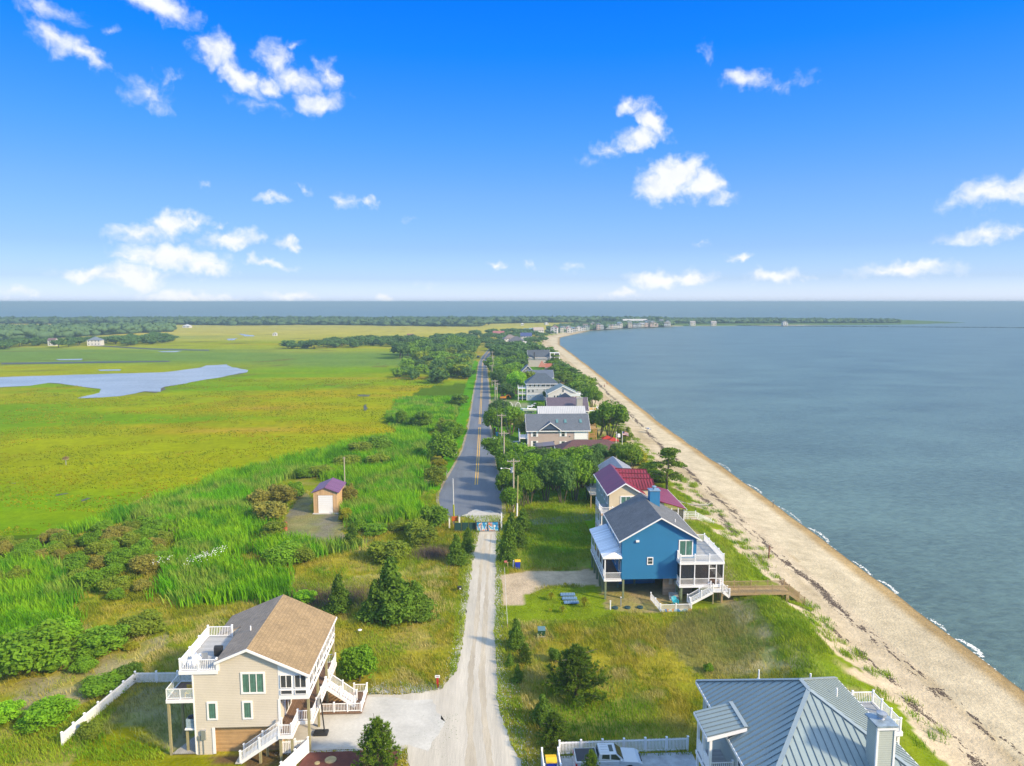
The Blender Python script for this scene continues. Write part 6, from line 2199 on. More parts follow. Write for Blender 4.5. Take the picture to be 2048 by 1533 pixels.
# ornamental grass clumps in the lawn
for px, py, w_, lb in [(1168, 1214, 26, 'tall yellow plumed grass clump right of the ribbed panels'), (1102, 1200, 20, 'grass clump left of the ribbed panels'),
                       (1125, 1225, 18, 'low grass clump in front of the ribbed panels'), (1130, 1172, 9, 'tiny grass clump behind the ribbed panels'),
                       (1146, 1174, 9, 'tiny grass clump behind the right end of the ribbed panels'), (1100, 1223, 8, 'very small tuft left of the low grass clump')]:
    x0, y0, _ = G(px, py)
    o = thing('ornamental_grass', lb, 'ornamental grass', (x0, y0, 0))
    n = 150
    R_ = w_ * y0 / FPX * .55
    a = NR.rand(n) * 6.28; q = NR.rand(n)
    V, F = [], []
    for i in range(n):
        e = Vector((math.cos(a[i]), math.sin(a[i]), 0))
        s = Vector((-e.y, e.x, 0)) * .03
        p1 = e * R_ * .45 * q[i] + Vector((0, 0, R_ * (1.5 - .4 * q[i])))
        p2 = e * R_ * (.6 + .6 * q[i]) + Vector((0, 0, R_ * (1.35 - 1.0 * q[i])))
        b = len(V)
        V += [tuple(-s), tuple(s), tuple(p1 + s), tuple(p1 - s), tuple(p2)]
        F += [(b, b + 1, b + 2), (b, b + 2, b + 3), (b + 3, b + 2, b + 4)]
    link('blades', np_mesh('blades', V, F, L_lime), o)

ADJ = {'myrtle_leaves': 'olive ', 'brown_leaves': 'brownish ', 'bush_leaves': 'green ', 'bright_leaves': 'bright green ', 'dark_tree_leaves': 'dark green ', 'tree_leaves': 'mid green ', 'pine_needles': 'pine green '}
PLACE = {'shrubs of the thicket on the left': 'the thicket at the left', 'shrubs among the reeds at the left edge': 'the reeds at the left edge',
         'shrubs behind the large ones at the left edge': 'the reeds by the left edge', 'trees of the wood left of the paved road': 'the wood left of the road',
         'trees beyond the straight of the road': 'the wood at the road bend', 'trees of the belt across the marsh': 'the belt crossing the marsh',
         'trees between the far houses': 'the far houses', 'trees round the white farmhouses': 'the farmhouse belt',
         'trees right of the road': 'the trees right of the road', 'trees of the grove by the road end': 'the grove beyond the slate roofs',
         'pines between the houses and the beach': 'the tree row along the beach'}
# ---- myrtle thicket and scattered shrubs: each its own shrub
def scatter_plants(poly, n, kinds, wr, hr, label, group, mats, seed, mind=1.5, ok=None):
    r = random.Random(seed)
    P = polyW(poly)
    xs = [p[0] for p in P]; ys = [p[1] for p in P]
    lo, hi = min(p[0] / p[1] for p in P), max(p[0] / p[1] for p in P)
    out = []
    tries = 0
    while len(out) < n and tries < n * 60:
        tries += 1
        x, y = r.uniform(min(xs), max(xs)), r.uniform(min(ys), max(ys))
        if not inpoly(x, y, P):
            continue
        if any((x - a) ** 2 + (y - b) ** 2 < mind ** 2 for a, b in out):
            continue
        if ok and not ok(x, y):
            continue
        out.append((x, y))
        w = r.uniform(*wr)
        i = r.randrange(len(kinds))
        mm = mats[r.randrange(len(mats))]
        hh = w * r.uniform(*hr)
        fx = (x / y - lo) / (hi - lo)
        fy = (y - min(ys)) / (max(ys) - min(ys))
        lb = '%s %s%s in the %s %s part of %s' % ('large' if w > wr[0] + (wr[1] - wr[0]) * .6 else 'small', ADJ[mm.name], 'shrub' if 'bush' in kinds[i] else 'tree',
                                            ['near', 'middle', 'far'][min(2, int(fy * 3))], ['left', 'central', 'right'][max(0, min(2, int(fx * 3)))], PLACE[group])
        plant(kinds[i], x, y, w, hh, lb, mm, group, cat='shrub' if 'bush' in kinds[i] else 'tree')
    return out


scatter_plants([(0, 1095), (90, 1080), (180, 1068), (330, 1046), (392, 1090), (330, 1130), (290, 1190), (230, 1205), (160, 1165), (130, 1135), (0, 1125)], 64, ['bush'], (2.6, 5.0), (.5, .75),
               'olive brown shrub in the dense thicket at the left below the open marsh', 'shrubs of the thicket on the left', [L_olive, L_olive, L_brown, L_bush, L_bush], 1, 1.5)
scatter_plants([(-40, 1120), (0, 1130), (60, 1120), (60, 1180), (-40, 1200)], 6, ['bush'], (2.4, 4), (.5, .75), 'green shrub among the reeds at the left edge', 'shrubs among the reeds at the left edge', [L_olive, L_bush], 2)
scatter_plants([(0, 1250), (90, 1230), (130, 1280), (60, 1330), (0, 1330)], 8, ['bush'], (2.2, 3.6), (.6, .8), 'bright green shrub behind the large shrubs at the left edge', 'shrubs behind the large ones at the left edge', [L_bright, L_bush], 3)
# woodland left of the road
R_ok = lambda x, y: x < -7.5
scatter_plants([(770, 742), (830, 728), (900, 712), (945, 715), (946, 768), (900, 772), (860, 768), (800, 756)], 46, ['fartree', 'farbush'], (8, 13), (.6, .85),
               'green tree in the wood left of the paved road', 'trees of the wood left of the paved road', [L_tree, L_tree, L_dark, L_olive], 4, 6.0, R_ok)
scatter_plants([(860, 700), (950, 690), (962, 712), (900, 714), (800, 718), (790, 710)], 40, ['fartree'], (10, 16), (.7, .9),
               'dark green tree in the wood beyond the straight of the road', 'trees beyond the straight of the road', [L_dark, L_tree], 5, 8.0, R_ok)
scatter_plants([(552, 698), (640, 690), (700, 683), (900, 682), (960, 688), (940, 697), (800, 694), (700, 697), (620, 702)], 74, ['fartree', 'farbush'], (11, 18), (.4, .65),
               'dark tree in the long belt crossing the marsh', 'trees of the belt across the marsh', [L_dark], 6, 8.0)
scatter_plants([(880, 676), (960, 668), (1000, 664), (1060, 664), (1090, 672), (1085, 690), (1020, 700), (985, 704), (965, 694), (900, 688)], 110, ['fartree'], (9, 14), (.4, .55),
               'dark tree between the far houses beside the road', 'trees between the far houses', [L_dark], 7, 10.0)
scatter_plants([(0, 700), (60, 699), (170, 697), (330, 688), (345, 680), (310, 676), (200, 684), (0, 690)], 54, ['fartree', 'farbush'], (12, 18), (.35, .6),
               'dark tree in the belt round the two white farmhouses', 'trees round the white farmhouses', [L_dark], 8, 12.0,
               lambda x, y: not ((abs(x + 400) < 16 or abs(x + 360) < 20) and y < 690))
# trees between the houses and the beach and along the road's right side
scatter_plants([(978, 745), (1002, 728), (1050, 722), (1060, 735), (1040, 752), (1030, 775), (1000, 790), (982, 786)], 24, ['fartree'], (9, 13), (.65, .85),
               'green tree right of the road before the dark roofed houses', 'trees right of the road', [L_dark, L_tree, L_bush], 9, 5.5, lambda x, y: x > 5.5)
scatter_plants([(985, 718), (1005, 700), (1060, 702), (1098, 712), (1096, 724), (1050, 722), (1004, 728)], 26, ['fartree'], (10, 15), (.6, .85),
               'dark tree in the grove before the distant white houses', 'trees of the grove by the road end', [L_dark], 10, 7.0, lambda x, y: x > 9)
beach = [(1098, 716), (1108, 735), (1122, 752), (1136, 770), (1150, 785), (1165, 795), (1180, 805)]
scatter_plants([(1086, 715), (1102, 712), (1120, 742), (1150, 762), (1188, 788), (1190, 800), (1150, 800), (1135, 780), (1108, 760), (1100, 740)], 44, ['fartree', 'openpine'], (7.5, 11), (.65, .85),
               'dark pine in the row between the houses and the beach', 'pines between the houses and the beach', [L_tree, L_pine, L_dark], 11, 4.2)
for k_, px, py, w_, h_, lb, m_ in [
    ('tree', 1186, 822, 44, 50, 'round dark tree by the beach left of the thin beach pole', L_tree),
    ('tree', 1222, 885, 70, 84, 'big tree with a dark trunk beside the pinkish house on the beach side', L_tree),
    ('tree', 1200, 878, 52, 60, 'tree just behind the big one on the beach side of the pinkish house', L_tree),
    ('bush', 1250, 888, 40, 36, 'shrub at the beach edge right of the big tree', L_olive),
    ('openpine', 1238, 868, 30, 30, 'small leaning pine on the beach edge', None),
    ('tree', 1262, 950, 66, 66, 'dark pine like tree just behind the grey cottage', L_pine),
    ('tree', 1236, 935, 44, 50, 'dark tree behind the cottage towards the brown bungalow', L_pine),
    ('bush', 1278, 938, 44, 40, 'yellow green shrub on the dune behind the cottage', L_lime),
    ('tree', 1010, 800, 40, 36, 'rounded tree by the road left of the yellow machine', L_dark),
    ('tree', 1002, 782, 36, 46, 'dark tree at the roadside just beyond the utility poles', L_dark),
    ('tree', 1035, 790, 44, 50, 'yellowish green tree left of the pale blue house', L_bright),
    ('tree', 1060, 786, 40, 46, 'yellowish green tree against the pale blue house porch', L_olive),
    ('tree', 998, 836, 44, 40, 'dark rounded tree at the roadside behind the roadside pole', L_dark),
    ('tree', 992, 872, 50, 60, 'large dark roadside tree before the low garage', L_tree),
    ('tree', 1022, 872, 60, 62, 'green tree in the clump left of the pinkish house', L_tree),
    ('tree', 1048, 880, 44, 54, 'brownish green tree touching the pinkish house roof', L_olive),
    ('bush', 1012, 852, 50, 30, 'shrub before the low garage roof', L_olive),
    ('bush', 1085, 822, 34, 22, 'shrub on the lawn beside the white boat', L_bush),
    ('bush', 1110, 826, 26, 16, 'small shrub below the white porch house', L_bright),
    ('bush', 1022, 797, 22, 16, 'dark shrub right of the yellow machine', L_dark),
    ('tree', 1096, 803, 20, 26, 'small dark tree between the pale blue and the white house', L_dark),
    ('bush', 986, 893, 20, 14, 'small shrub by the blue and white containers at the roadside', L_bush)]:
    pplant(k_, px, py, w_, h_, lb, m_)
# the block of trunked trees beside the road end
grove = [(1000, 930, 60, 52), (1012, 948, 54, 50), (1020, 975, 50, 64), (1040, 952, 60, 60), (1036, 990, 56, 72), (1066, 990, 60, 76), (1060, 955, 56, 52), (1085, 968, 60, 66), (1094, 1008, 58, 84),
         (1112, 985, 60, 74), (1126, 1010, 56, 86), (1140, 975, 62, 70), (1152, 1004, 56, 86), (1168, 980, 58, 80), (1180, 1000, 44, 84), (1182, 960, 50, 60), (1110, 945, 60, 44), (1150, 945, 60, 46),
         (1080, 940, 50, 36), (1010, 1010, 36, 64), (1022, 1030, 40, 50), (1046, 1016, 40, 60), (1060, 1012, 44, 62), (1172, 930, 46, 30), (1200, 925, 44, 34)]
for px, py, w_, h_ in grove:
    mm = TR.choice([L_tree, L_tree, L_bush, L_dark])
    pplant('tree', px, py, w_ * 1.12, h_ * 1.18, '%s%s tree in the %s %s part of the roadside grove' % (ADJ[mm.name], 'tall' if h_ > 60 else 'low', 'near' if py > 995 else 'middle' if py > 955 else 'far', 'left' if px < 1060 else 'central' if px < 1130 else 'right'), mm, 'trees of the grove right of the road end')

# ---- far woods read as one mass
def wood(name, label, poly, n, hr, wr, m, seed):
    rs = np.random.RandomState(seed)
    P = polyW(poly)
    xs = [p[0] for p in P]; ys = [p[1] for p in P]
    X = rs.uniform(min(xs), max(xs), n * 6); Y = rs.uniform(min(ys), max(ys), n * 6)
    k = inpoly(X, Y, P)
    X, Y = X[k][:n], Y[k][:n]
    Vs, Fs, off = [], [], 0
    base = [lump_core((0, 0, 0, 1, 1, 1), 7, 4, 1.0)]
    bv = np.array(base[0][0]); bf = np.array(base[0][1])
    for x, y in zip(X, Y):
        w = rs.uniform(*wr); h = rs.uniform(*hr)
        for j in range(3):
            s = rs.uniform(.45, .75)
            c = np.array([x + rs.normal(0, w * .28), y + rs.normal(0, w * .2), h * (.55 + .16 * j)])
            v = bv * np.array([w * .5 * s, w * .5 * s, h * .32]) + c + rs.normal(0, w * .05, bv.shape)
            Vs.append(v); Fs.append(bf + off); off += len(v)
        v = bv * np.array([w * .42, w * .42, h * .4]) + np.array([x, y, h * .35])
        Vs.append(v); Fs.append(bf + off); off += len(v)
    link(name, np_mesh(name, np.concatenate(Vs), np.concatenate(Fs), m), kind='stuff', label=label, category='wood')


L_far = leafmat('far_wood_leaves', (.075, .135, .055), trans=0)
wood('distant_wood', 'far wood of dark trees on the left beyond the farmhouses', [(-60, 682), (0, 681), (120, 676), (230, 669), (340, 664), (345, 662), (200, 664), (0, 670), (-60, 670)], 700, (8, 11), (12, 20), L_far, 1)
wood('distant_wood', 'long low dark wood along the far edge of the marsh', [(-200, 647), (200, 648), (480, 651), (640, 650), (960, 654), (960, 648), (1100, 645.5), (1330, 644.5), (1330, 643), (900, 643.4), (400, 644), (-200, 644.5)], 2200, (6, 9), (18, 30), L_far, 2)
wood('distant_wood', 'thin dark strip of trees on the spit at the horizon side of the bay', [(1300, 647.5), (1500, 646.5), (1780, 646.2), (1800, 645.2), (1500, 642.8), (1300, 642.6)], 900, (3.5, 6), (18, 30), L_far, 3)
wood('town_trees', 'low trees between the houses of the distant beach town', [(1100, 668), (1170, 660.5), (1250, 655.2), (1340, 652.4), (1340, 651), (1220, 651.5), (1120, 657)], 700, (4, 7), (9, 14), L_far, 4)

# ---- dead brush and flowers
def brush(name, label, px, py, rx, ry, n, h, m, seed):
    rs = np.random.RandomState(seed)
    x0, y0, _ = G(px, py)
    x = x0 + rs.normal(0, rx, n); y = y0 + rs.normal(0, ry, n)
    blades(name, x, y, h * (.5 + rs.rand(n) * .6), .035, .7, np.repeat(np.array([lin(150, 132, 120)]), n, 0) * rs.uniform(.6, 1.1, (n, 1)), M_blade, label=label, category='brush')


brush('dead_brush', 'grey leafless brush near the road end shrubs', 868, 1112, 1.6, 1.2, 1500, 1.6, M_twig, 1)
brush('dead_brush', 'brown dead brush behind the roof of the beige house', 620, 1205, 3.0, 2.0, 2600, 1.1, M_twig, 2)
brush('dead_brush', 'brown dead brush between the cone cedar and the big dark cedar', 715, 1195, 1.4, 1.6, 900, 1.1, M_twig, 3)
M_petal = mat('white_petals', (.75, .75, .70), .7, .05, 3)
rs = np.random.RandomState(4)
fx_ = np.concatenate([np.interp(t_ := rs.rand(150), [0, 1], [G(375, 1155)[0], G(448, 1125)[0]]), np.interp(rs.rand(30), [0, 1], [G(310, 1154)[0], G(335, 1145)[0]])])
t_ = (fx_ - fx_[:150].min()) / (fx_[:150].max() - fx_[:150].min())
fy_ = np.concatenate([G(375, 1155)[1] + (G(448, 1125)[1] - G(375, 1155)[1]) * t_[:150], np.full(30, G(320, 1150)[1])])
bits('white_flowers', fx_ + rs.normal(0, .5, 180), fy_ + rs.normal(0, 1.1, 180), rs.uniform(.03, .08, 180), .05, M_petal, z=2.4, label='sprinkle of white blossoms on the green reeds', category='flowers')

# ================================================================== shed by the marsh
M_tan = mat('peach_metal_siding', lin(240, 200, 150), .6, .04, 1, kind='boards', axis='x', pitch=.3, gap=.12)
M_tany = mat('peach_metal_side', lin(240, 200, 150), .6, .04, 1, kind='boards', axis='y', pitch=.3, gap=.12)
M_prp = mat('purple_metal_roof', lin(142, 92, 128), .4, .05, 1, kind='boards', axis='y', pitch=.4, gap=.2)
sh_ = thing('garage_shed', 'small peach coloured metal shed with a purple roof and white roll-up door in the reeds', 'shed', (-33.2, 134.3, 0))
MB().prism([(0, 0, -.1), (4.6, 0, -.1), (4.6, 0, 4.2), (2.3, 0, 5.0), (0, 0, 4.2)], (0, .1, 0)).build('front_wall', M_tan, sh_)
MB().prism([(0, .1, -.1), (4.6, .1, -.1), (4.6, .1, 4.15), (2.3, .1, 4.95), (0, .1, 4.15)], (0, 7.2, 0)).build('wall', M_tany, sh_)
MB().slab([(-.4, -.3, 4.1), (2.3, -.3, 5.15), (2.3, 7.6, 5.15), (-.4, 7.6, 4.1)], .08).build('roof_slope', M_prp, sh_)
MB().slab([(5.0, -.3, 4.1), (2.3, -.3, 5.15), (2.3, 7.6, 5.15), (5.0, 7.6, 4.1)], .08).build('roof_slope', M_prp, sh_)
MB().prism([(2.2, -.35, 5.14), (2.3, -.35, 5.24), (2.4, -.35, 5.14)], (0, 8, 0)).build('ridge_cap', M_prp, sh_)
for i in range(9):
    MB().box(.95, 3.75, -.05, -.01, .05 + i * .39, .41 + i * .39).build('door_slat', M_white, sh_)
MB().box(.82, .95, -.07, 0, 0, 3.65).box(3.75, 3.88, -.07, 0, 0, 3.65).box(.82, 3.88, -.07, 0, 3.56, 3.68).build('door_frame', M_tany, sh_)
MB().box(-.1, 4.9, -.7, 0, -.05, .04).build('threshold', M_concrete, sh_)
o = thing('rusty_barrel', 'rusty red brown steel barrel at the edge of the shed gravel yard', 'barrel', (-36.0, 124.4, -.1))
M_rust = mat('rusty_steel', (.32, .09, .04), .8, .45, 5)
MB().lathe((0, 0, 0), [(.42, 0), (.42, .5), (.45, .53), (.42, .56), (.42, 1.0), (.45, 1.03), (.42, 1.06), (.42, 1.45), (.45, 1.48), (.40, 1.5)], 16).build('drum', M_rust, o)
MB().lathe((0, 0, 1.42), [(.38, 0), (.38, .03)], 16).build('barrel_lid', M_rust, o)


# ================================================================== poles
def at_depth(px, py, y):
    d = ray(px, py)
    t = y / d[1]
    return Vector((d[0] * t, y, CAMH + d[2] * t))


tops = []


def utility_pole(px, py, label, z=10.6, lean=0.0, trans=False, arm=True, group=None):
    d = ray(px, py)
    t = (z - CAMH) / d[2]
    x, y = d[0] * t, d[1] * t
    o = thing('utility_pole', label, 'utility pole', (x, y, -.1), 0, group)
    MB().cyl((lean, 0, 0), (0, 0, z + .1), .19, .13, 8).build('pole_shaft', M_polewood, o)
    if arm:
        MB().box(-1.25, 1.25, -.16, -.05, z - .45, z - .30).build('crossarm', M_polewood, o)
        for q in (-1.15, -.45, .45, 1.15):
            MB().lathe((q, -.1, z - .3), [(.05, 0), (.07, .08), (.05, .2), (.0, .22)], 8).build('insulator', M_metal, o)
        for s in (-1, 1):
            MB().beam((s * .8, -.1, z - .42), (0, -.1, z - 1.1), .05, .05).build('arm_brace', M_metal, o)
    if trans:
        MB().lathe((-.38, -.05, z - 2.7), [(.0, 0), (.26, .05), (.26, 1.0), (.2, 1.08), (.0, 1.1)], 12).build('transformer', cm((150, 170, 190)), o)
    tops.append((x, y, z - .1))
    return o, x, y


lp, lx, ly = utility_pole(1027, 918, 'nearest utility pole, carrying a street lamp, right of the road end', trans=True)
MB().tube([(-.1, -.1, 8.2), (-.8, -.2, 8.75), (-1.6, -.3, 8.95), (-2.2, -.35, 8.9)], .05, 6).build('lamp_arm', M_metal, lp)
lh = MB().lathe((-2.4, -.35, 8.75), [(.0, 0), (.14, .03), (.22, .14), (.12, .24), (.0, .26)], 12).build('lamp_head', M_white, lp)
utility_pole(1008, 863, 'utility pole rising over the roadside trees, second from the gate')
utility_pole(1003, 828, 'utility pole behind the roadside trees, third from the gate')
utility_pole(994, 766, 'utility pole with a transformer beside the yellow machine', trans=True)
utility_pole(990, 760, 'utility pole just left of the one with the transformer, by the yellow machine')
utility_pole(984, 730, 'utility pole on the right verge where the road starts to bend')
utility_pole(986, 713, 'thin far utility pole beyond the bend of the road', group='far utility poles')
utility_pole(985, 703, 'farthest utility pole, over the trees beyond the road bend', group='far utility poles')
M_wire = mat('wire', (.05, .05, .055), .6)
for i in range(len(tops) - 1):
    a, b = Vector(tops[i]), Vector(tops[i + 1])
    if (b - a).length < 14:
        continue
    for k, q in enumerate((-1.15, 1.15)):
        o = thing('power_line', '%s wire hanging between utility poles %s' % (('left', 'right')[k], ['right of the road end', 'over the roadside trees', 'behind the low garage', 'by the yellow machine', 'before the road bend', 'at the road bend', 'beyond the road bend'][min(i, 6)]), 'power line', tuple(a))
        pts = []
        for j in range(9):
            t = j / 8
            p = a.lerp(b, t) - a + Vector((q, -.1, .05 - 4 * t * (1 - t) * .9))
            pts.append(p)
        MB().tube(pts, .028, 4).build('wire', M_wire, o)
o = thing('service_pole', 'bare yellowish stub pole with a white foot, touching the nearest utility pole', 'pole', (*[G(1031, 1032)[i] for i in (0, 1)], -.1))
MB().cyl((.3, 0, 0), (.45, 0, 8.0), .14, .12, 8).build('pole_shaft', cm((205, 200, 130)), o)
MB().cyl((.3, -.02, 0), (.34, -.02, 2.6), .16, .15, 8).build('white_guard', M_white, o)
o = thing('tall_white_pole', 'tall slim white pole at the left side of the road end', 'pole', (-5.6, 126.6, -.1))
MB().cyl((0, 0, 0), (-.12, 0, 8.7), .13, .10, 8).build('pole_shaft', cm((225, 228, 230)), o)
MB().cyl((.0, -.02, 1.6), (-.04, -.02, 3.8), .15, .15, 8).build('yellow_guard', cm((190, 200, 40)), o)
o = thing('shed_pole', 'thin wooden pole behind the right side of the peach shed', 'pole', (-30.6, 152, -.1))
MB().cyl((0, 0, 0), (0, 0, 7.3), .13, .1, 7).build('pole_shaft', M_polewood, o)
MB().box(-.3, .3, -.05, .05, 7.0, 7.1).build('crossarm', M_polewood, o)
for px, py, pt, lb in [(1222, 835, 797, 'thin grey pole on the sand near the round beach tree'), (1107, 752, 728, 'thin white pole above the pines near the peach house'),
                       (1089, 722, 700, 'thin white pole right of the large slate roofed house')]:
    x, y, _ = G(px, py)
    t = at_depth(px, pt, y)
    o = thing('beach_pole', lb, 'pole', (x, y, float(hz(x, y)) - .1))
    MB().cyl((0, 0, 0), (0, 0, t.z + .1), .10, .08, 6).build('pole_shaft', M_metal, o)
    MB().box(-.25, .25, -.04, .04, t.z - .2, t.z - .1).build('bracket', M_metal, o)
o = thing('beach_marker_post', 'single brown wooden post in the middle of the sandy beach', 'post', (46.2, 107.9, float(hz(46.2, 107.9)) - .2))
MB().cyl((0, 0, 0), (0, 0, 2.3), .12, .11, 8).build('shaft', cm((150, 96, 74)), o)
MB().box(-.04, .6, -.03, .03, 1.85, 1.95).build('crosspiece', cm((150, 96, 74)), o)
o = thing('osprey_nest_platform', 'osprey nest of sticks on a short post in the open marsh', 'nest platform', (-105.7, 178.2, -.2))
MB().cyl((0, 0, 0), (0, 0, 1.6), .1, .1, 6).build('post', M_metal, o)
MB().box(-.6, .6, -.6, .6, 1.55, 1.65).build('platform', M_wood, o)
mb = MB()
for i in range(60):
    a = TR.uniform(0, 6.28); r = TR.uniform(.2, .75)
    mb.beam((math.cos(a) * r, math.sin(a) * r, 1.7 + TR.random() * .5), (math.cos(a + .9) * r * 1.2, math.sin(a + .9) * r * 1.2, 1.75 + TR.random() * .6), .06, .06)
mb.build('nest_sticks', cm((150, 120, 90)), o)

# ================================================================== gate across the road
gm = bpy.data.materials.new('gate_mural')
gm.use_nodes = True
T = gm.node_tree
tc_ = T.nodes.new('ShaderNodeTexCoord')
mp_ = T.nodes.new('ShaderNodeMapping'); mp_.inputs['Scale'].default_value = (1.0, 1, .35)
T.links.new(tc_.outputs['Object'], mp_.inputs[0])
nz = T.nodes.new('ShaderNodeTexNoise'); nz.inputs['Scale'].default_value = 1.7; nz.inputs['Detail'].default_value = 2
nz.inputs['Distortion'].default_value = 1.2
T.links.new(mp_.outputs[0], nz.inputs['Vector'])
cr_ = T.nodes.new('ShaderNodeValToRGB'); cr_.color_ramp.interpolation = 'CONSTANT'
T.links.new(nz.outputs[0], cr_.inputs[0])
for i, (p, c) in enumerate([(0, (.02, .22, .50)), (.42, (.04, .35, .60)), (.48, (.45, .62, .66)), (.54, (.62, .22, .10)), (.60, (.70, .42, .32)), (.64, (.03, .26, .52))]):
    e = cr_.color_ramp.elements[i] if i < 2 else cr_.color_ramp.elements.new(p)
    e.position = p; e.color = (*c, 1)
T.links.new(cr_.outputs[0], T.nodes['Principled BSDF'].inputs['Base Color'])
g = thing('painted_road_gate', 'double gate painted in blue and orange across the gravel road', 'gate', (-1.4, 121.9, 0))
for i, x0 in enumerate((0.05, 2.08)):
    lf = MB().box(x0, x0 + 1.97, -.04, 0, .15, 1.75).build('gate_leaf', gm, g)
    fr = MB().box(x0, x0 + 1.97, -.07, .03, .1, .17).box(x0, x0 + 1.97, -.07, .03, 1.73, 1.8).box(x0, x0 + .06, -.07, .03, .17, 1.73).box(x0 + 1.91, x0 + 1.97, -.07, .03, .17, 1.73)
    fr.build('leaf_frame', M_black, lf)
    MB().box(x0, x0 + 1.97, -.065, -.045, 1.2, 1.25).build('leaf_rail', M_black, lf)
for x in (-.05, 4.15):
    MB().box(x - .08, x + .08, -.08, .08, -.1, 2.2).build('gate_post', M_black, g)
MB().box(3.1, 3.45, -.1, -.07, .9, 1.2).build('gate_sign', M_white, g)
f_ = thing('dark_mesh_fence', 'dark green mesh fence between black posts left of the painted gate', 'fence', (-5.3, 122.2, 0))
for x in (0, 1.3, 2.6, 3.8):
    MB().box(x - .05, x + .05, -.05, .05, -.1, 2.1 if x != 2.6 else 3.1).build('fence_post', M_black, f_)
for x in (0, 1.3, 2.6):
    MB().box(x + .05, x + 1.2, -.02, .02, .05, 1.6).build('mesh_panel', cm((36, 84, 80)), f_)
for px, py, hh, lb in [(919, 1051, 1.8, 'short white post beside the orange board at the road end'), (1003, 1060, 3.3, 'white post standing right of the painted gate'), (899, 1056, 1.9, 'white capped post at the left end of the dark mesh fence')]:
    x, y, _ = G(px, py)
    o = thing('white_post', lb, 'post', (x, y, -.1))
    MB().box(-.12, .12, -.12, .12, 0, hh).build('shaft', M_white, o)
    MB().box(-.15, .15, -.15, .15, hh, hh + .07).build('cap', M_metal, o)
o = thing('orange_sign_board', 'orange board facing the road at the left side of the road end', 'sign', (*G(912, 1050)[:2], 0))
MB().box(-.75, .35, -.03, .03, .7, 1.6).build('board', cm((236, 120, 40)), o)
for x in (-.6, .2):
    MB().box(x - .05, x + .05, .03, .1, -.1, 1.6).build('leg', M_wood, o)
for px, py, lb in [(912, 914, 'white marker post on the grass verge left of the road'), (893, 952, 'grey round headed marker on the verge nearer the road end')]:
    x, y, _ = G(px, py)
    o = thing('verge_marker', lb, 'marker post', (x, y, -.1))
    MB().box(-.09, .09, -.05, .05, 0, 1.3).build('shaft', M_metal, o)
    MB().box(-.2, .2, -.07, -.05, 1.0, 1.5).build('plate', M_white if px == 912 else M_metal, o)
x, y, _ = G(919, 1182)
o = thing('roadside_box', 'small black box with a white label in the grass left of the gravel road', 'box', (x, y, 0))
MB().box(-.3, .3, -.2, .2, .25, .65).build('box_body', M_black, o, bevel=.03)
MB().box(.02, .22, -.215, -.2, .3, .5).build('label_plate', M_white, o)
MB().box(-.05, .05, -.05, .05, -.1, .25).build('leg', M_wood, o)

# road-side small things
o = thing('red_sign_post', 'short red post with a white number board beside the gravel driveway', 'sign', (-5.05, 71.0, 0))
MB().box(-.11, .11, -.06, .06, -.1, 1.15).build('post', cm((205, 40, 40)), o)
pl_ = MB().box(-.26, .26, -.075, -.05, 1.08, 1.38).build('number_board', M_white, o)
mb = MB()
for k, x in enumerate((-.17, -.08, .01, .10)):      # faint digits, unreadable at this distance
    mb.box(x, x + .05, -.082, -.075, 1.15, 1.31)
mb.build('number', cm((130, 130, 140)), pl_)
o = thing('mailbox', 'small reddish mailbox on a bent wooden post beside the gravel road', 'mailbox', (3.5, 104.1, 0), R(10))
MB().beam((0.15, 0, -.1), (.1, 0, 1.05), .1, .1).build('post', M_wood, o)
MB().box(-.38, .2, -.06, .06, .98, 1.06).build('bracket', M_wood, o)
MB().box(-.45, .0, -.13, .13, 1.06, 1.2).cyl((-.45, 0, 1.2), (0, 0, 1.2), .13, .13, 10).build('letter_box', cm((190, 110, 100)), o)
o = thing('white_marker_board', 'leaning white board between the mailbox and the blue bin', 'post', (4.5, 104.1, 0))
MB().beam((-.05, 0, -.1), (.05, 0, 1.35), .2, .06).build('board', M_white, o)
MB().box(-.05, .15, -.05, .05, -.1, .3).build('foot', M_metal, o)


def wheelie_bin(x, y, rz, label, body, lid, s=1.0):
    o = thing('wheelie_bin', label, 'bin', (x, y, 0), rz)
    o.scale = (s, s, s)
    b = MB()
    b.add([(-.26, -.3, .1), (.26, -.3, .1), (.26, .28, .1), (-.26, .28, .1), (-.33, -.4, 1.0), (.33, -.4, 1.0), (.33, .36, 1.0), (-.33, .36, 1.0)],
          [(0, 3, 2, 1), (4, 5, 6, 7), (0, 1, 5, 4), (1, 2, 6, 5), (2, 3, 7, 6), (3, 0, 4, 7)])
    b.build('bin_body', body, o, bevel=.02)
    MB().prism([(-.36, -.44, 1.0), (-.36, .40, 1.0), (-.36, .40, 1.06), (-.36, 0, 1.14), (-.36, -.44, 1.07)], (.72, 0, 0)).build('bin_lid', lid, o, bevel=.02)
    for s_ in (-1, 1):
        MB().cyl((s_ * .3, .3, .12), (s_ * .24, .3, .12), .13, .13, 12).build('wheel', M_black, o)
    MB().cyl((-.25, .42, .95), (.25, .42, .95), .025, .025, 6).build('handle', body, o)
    return o


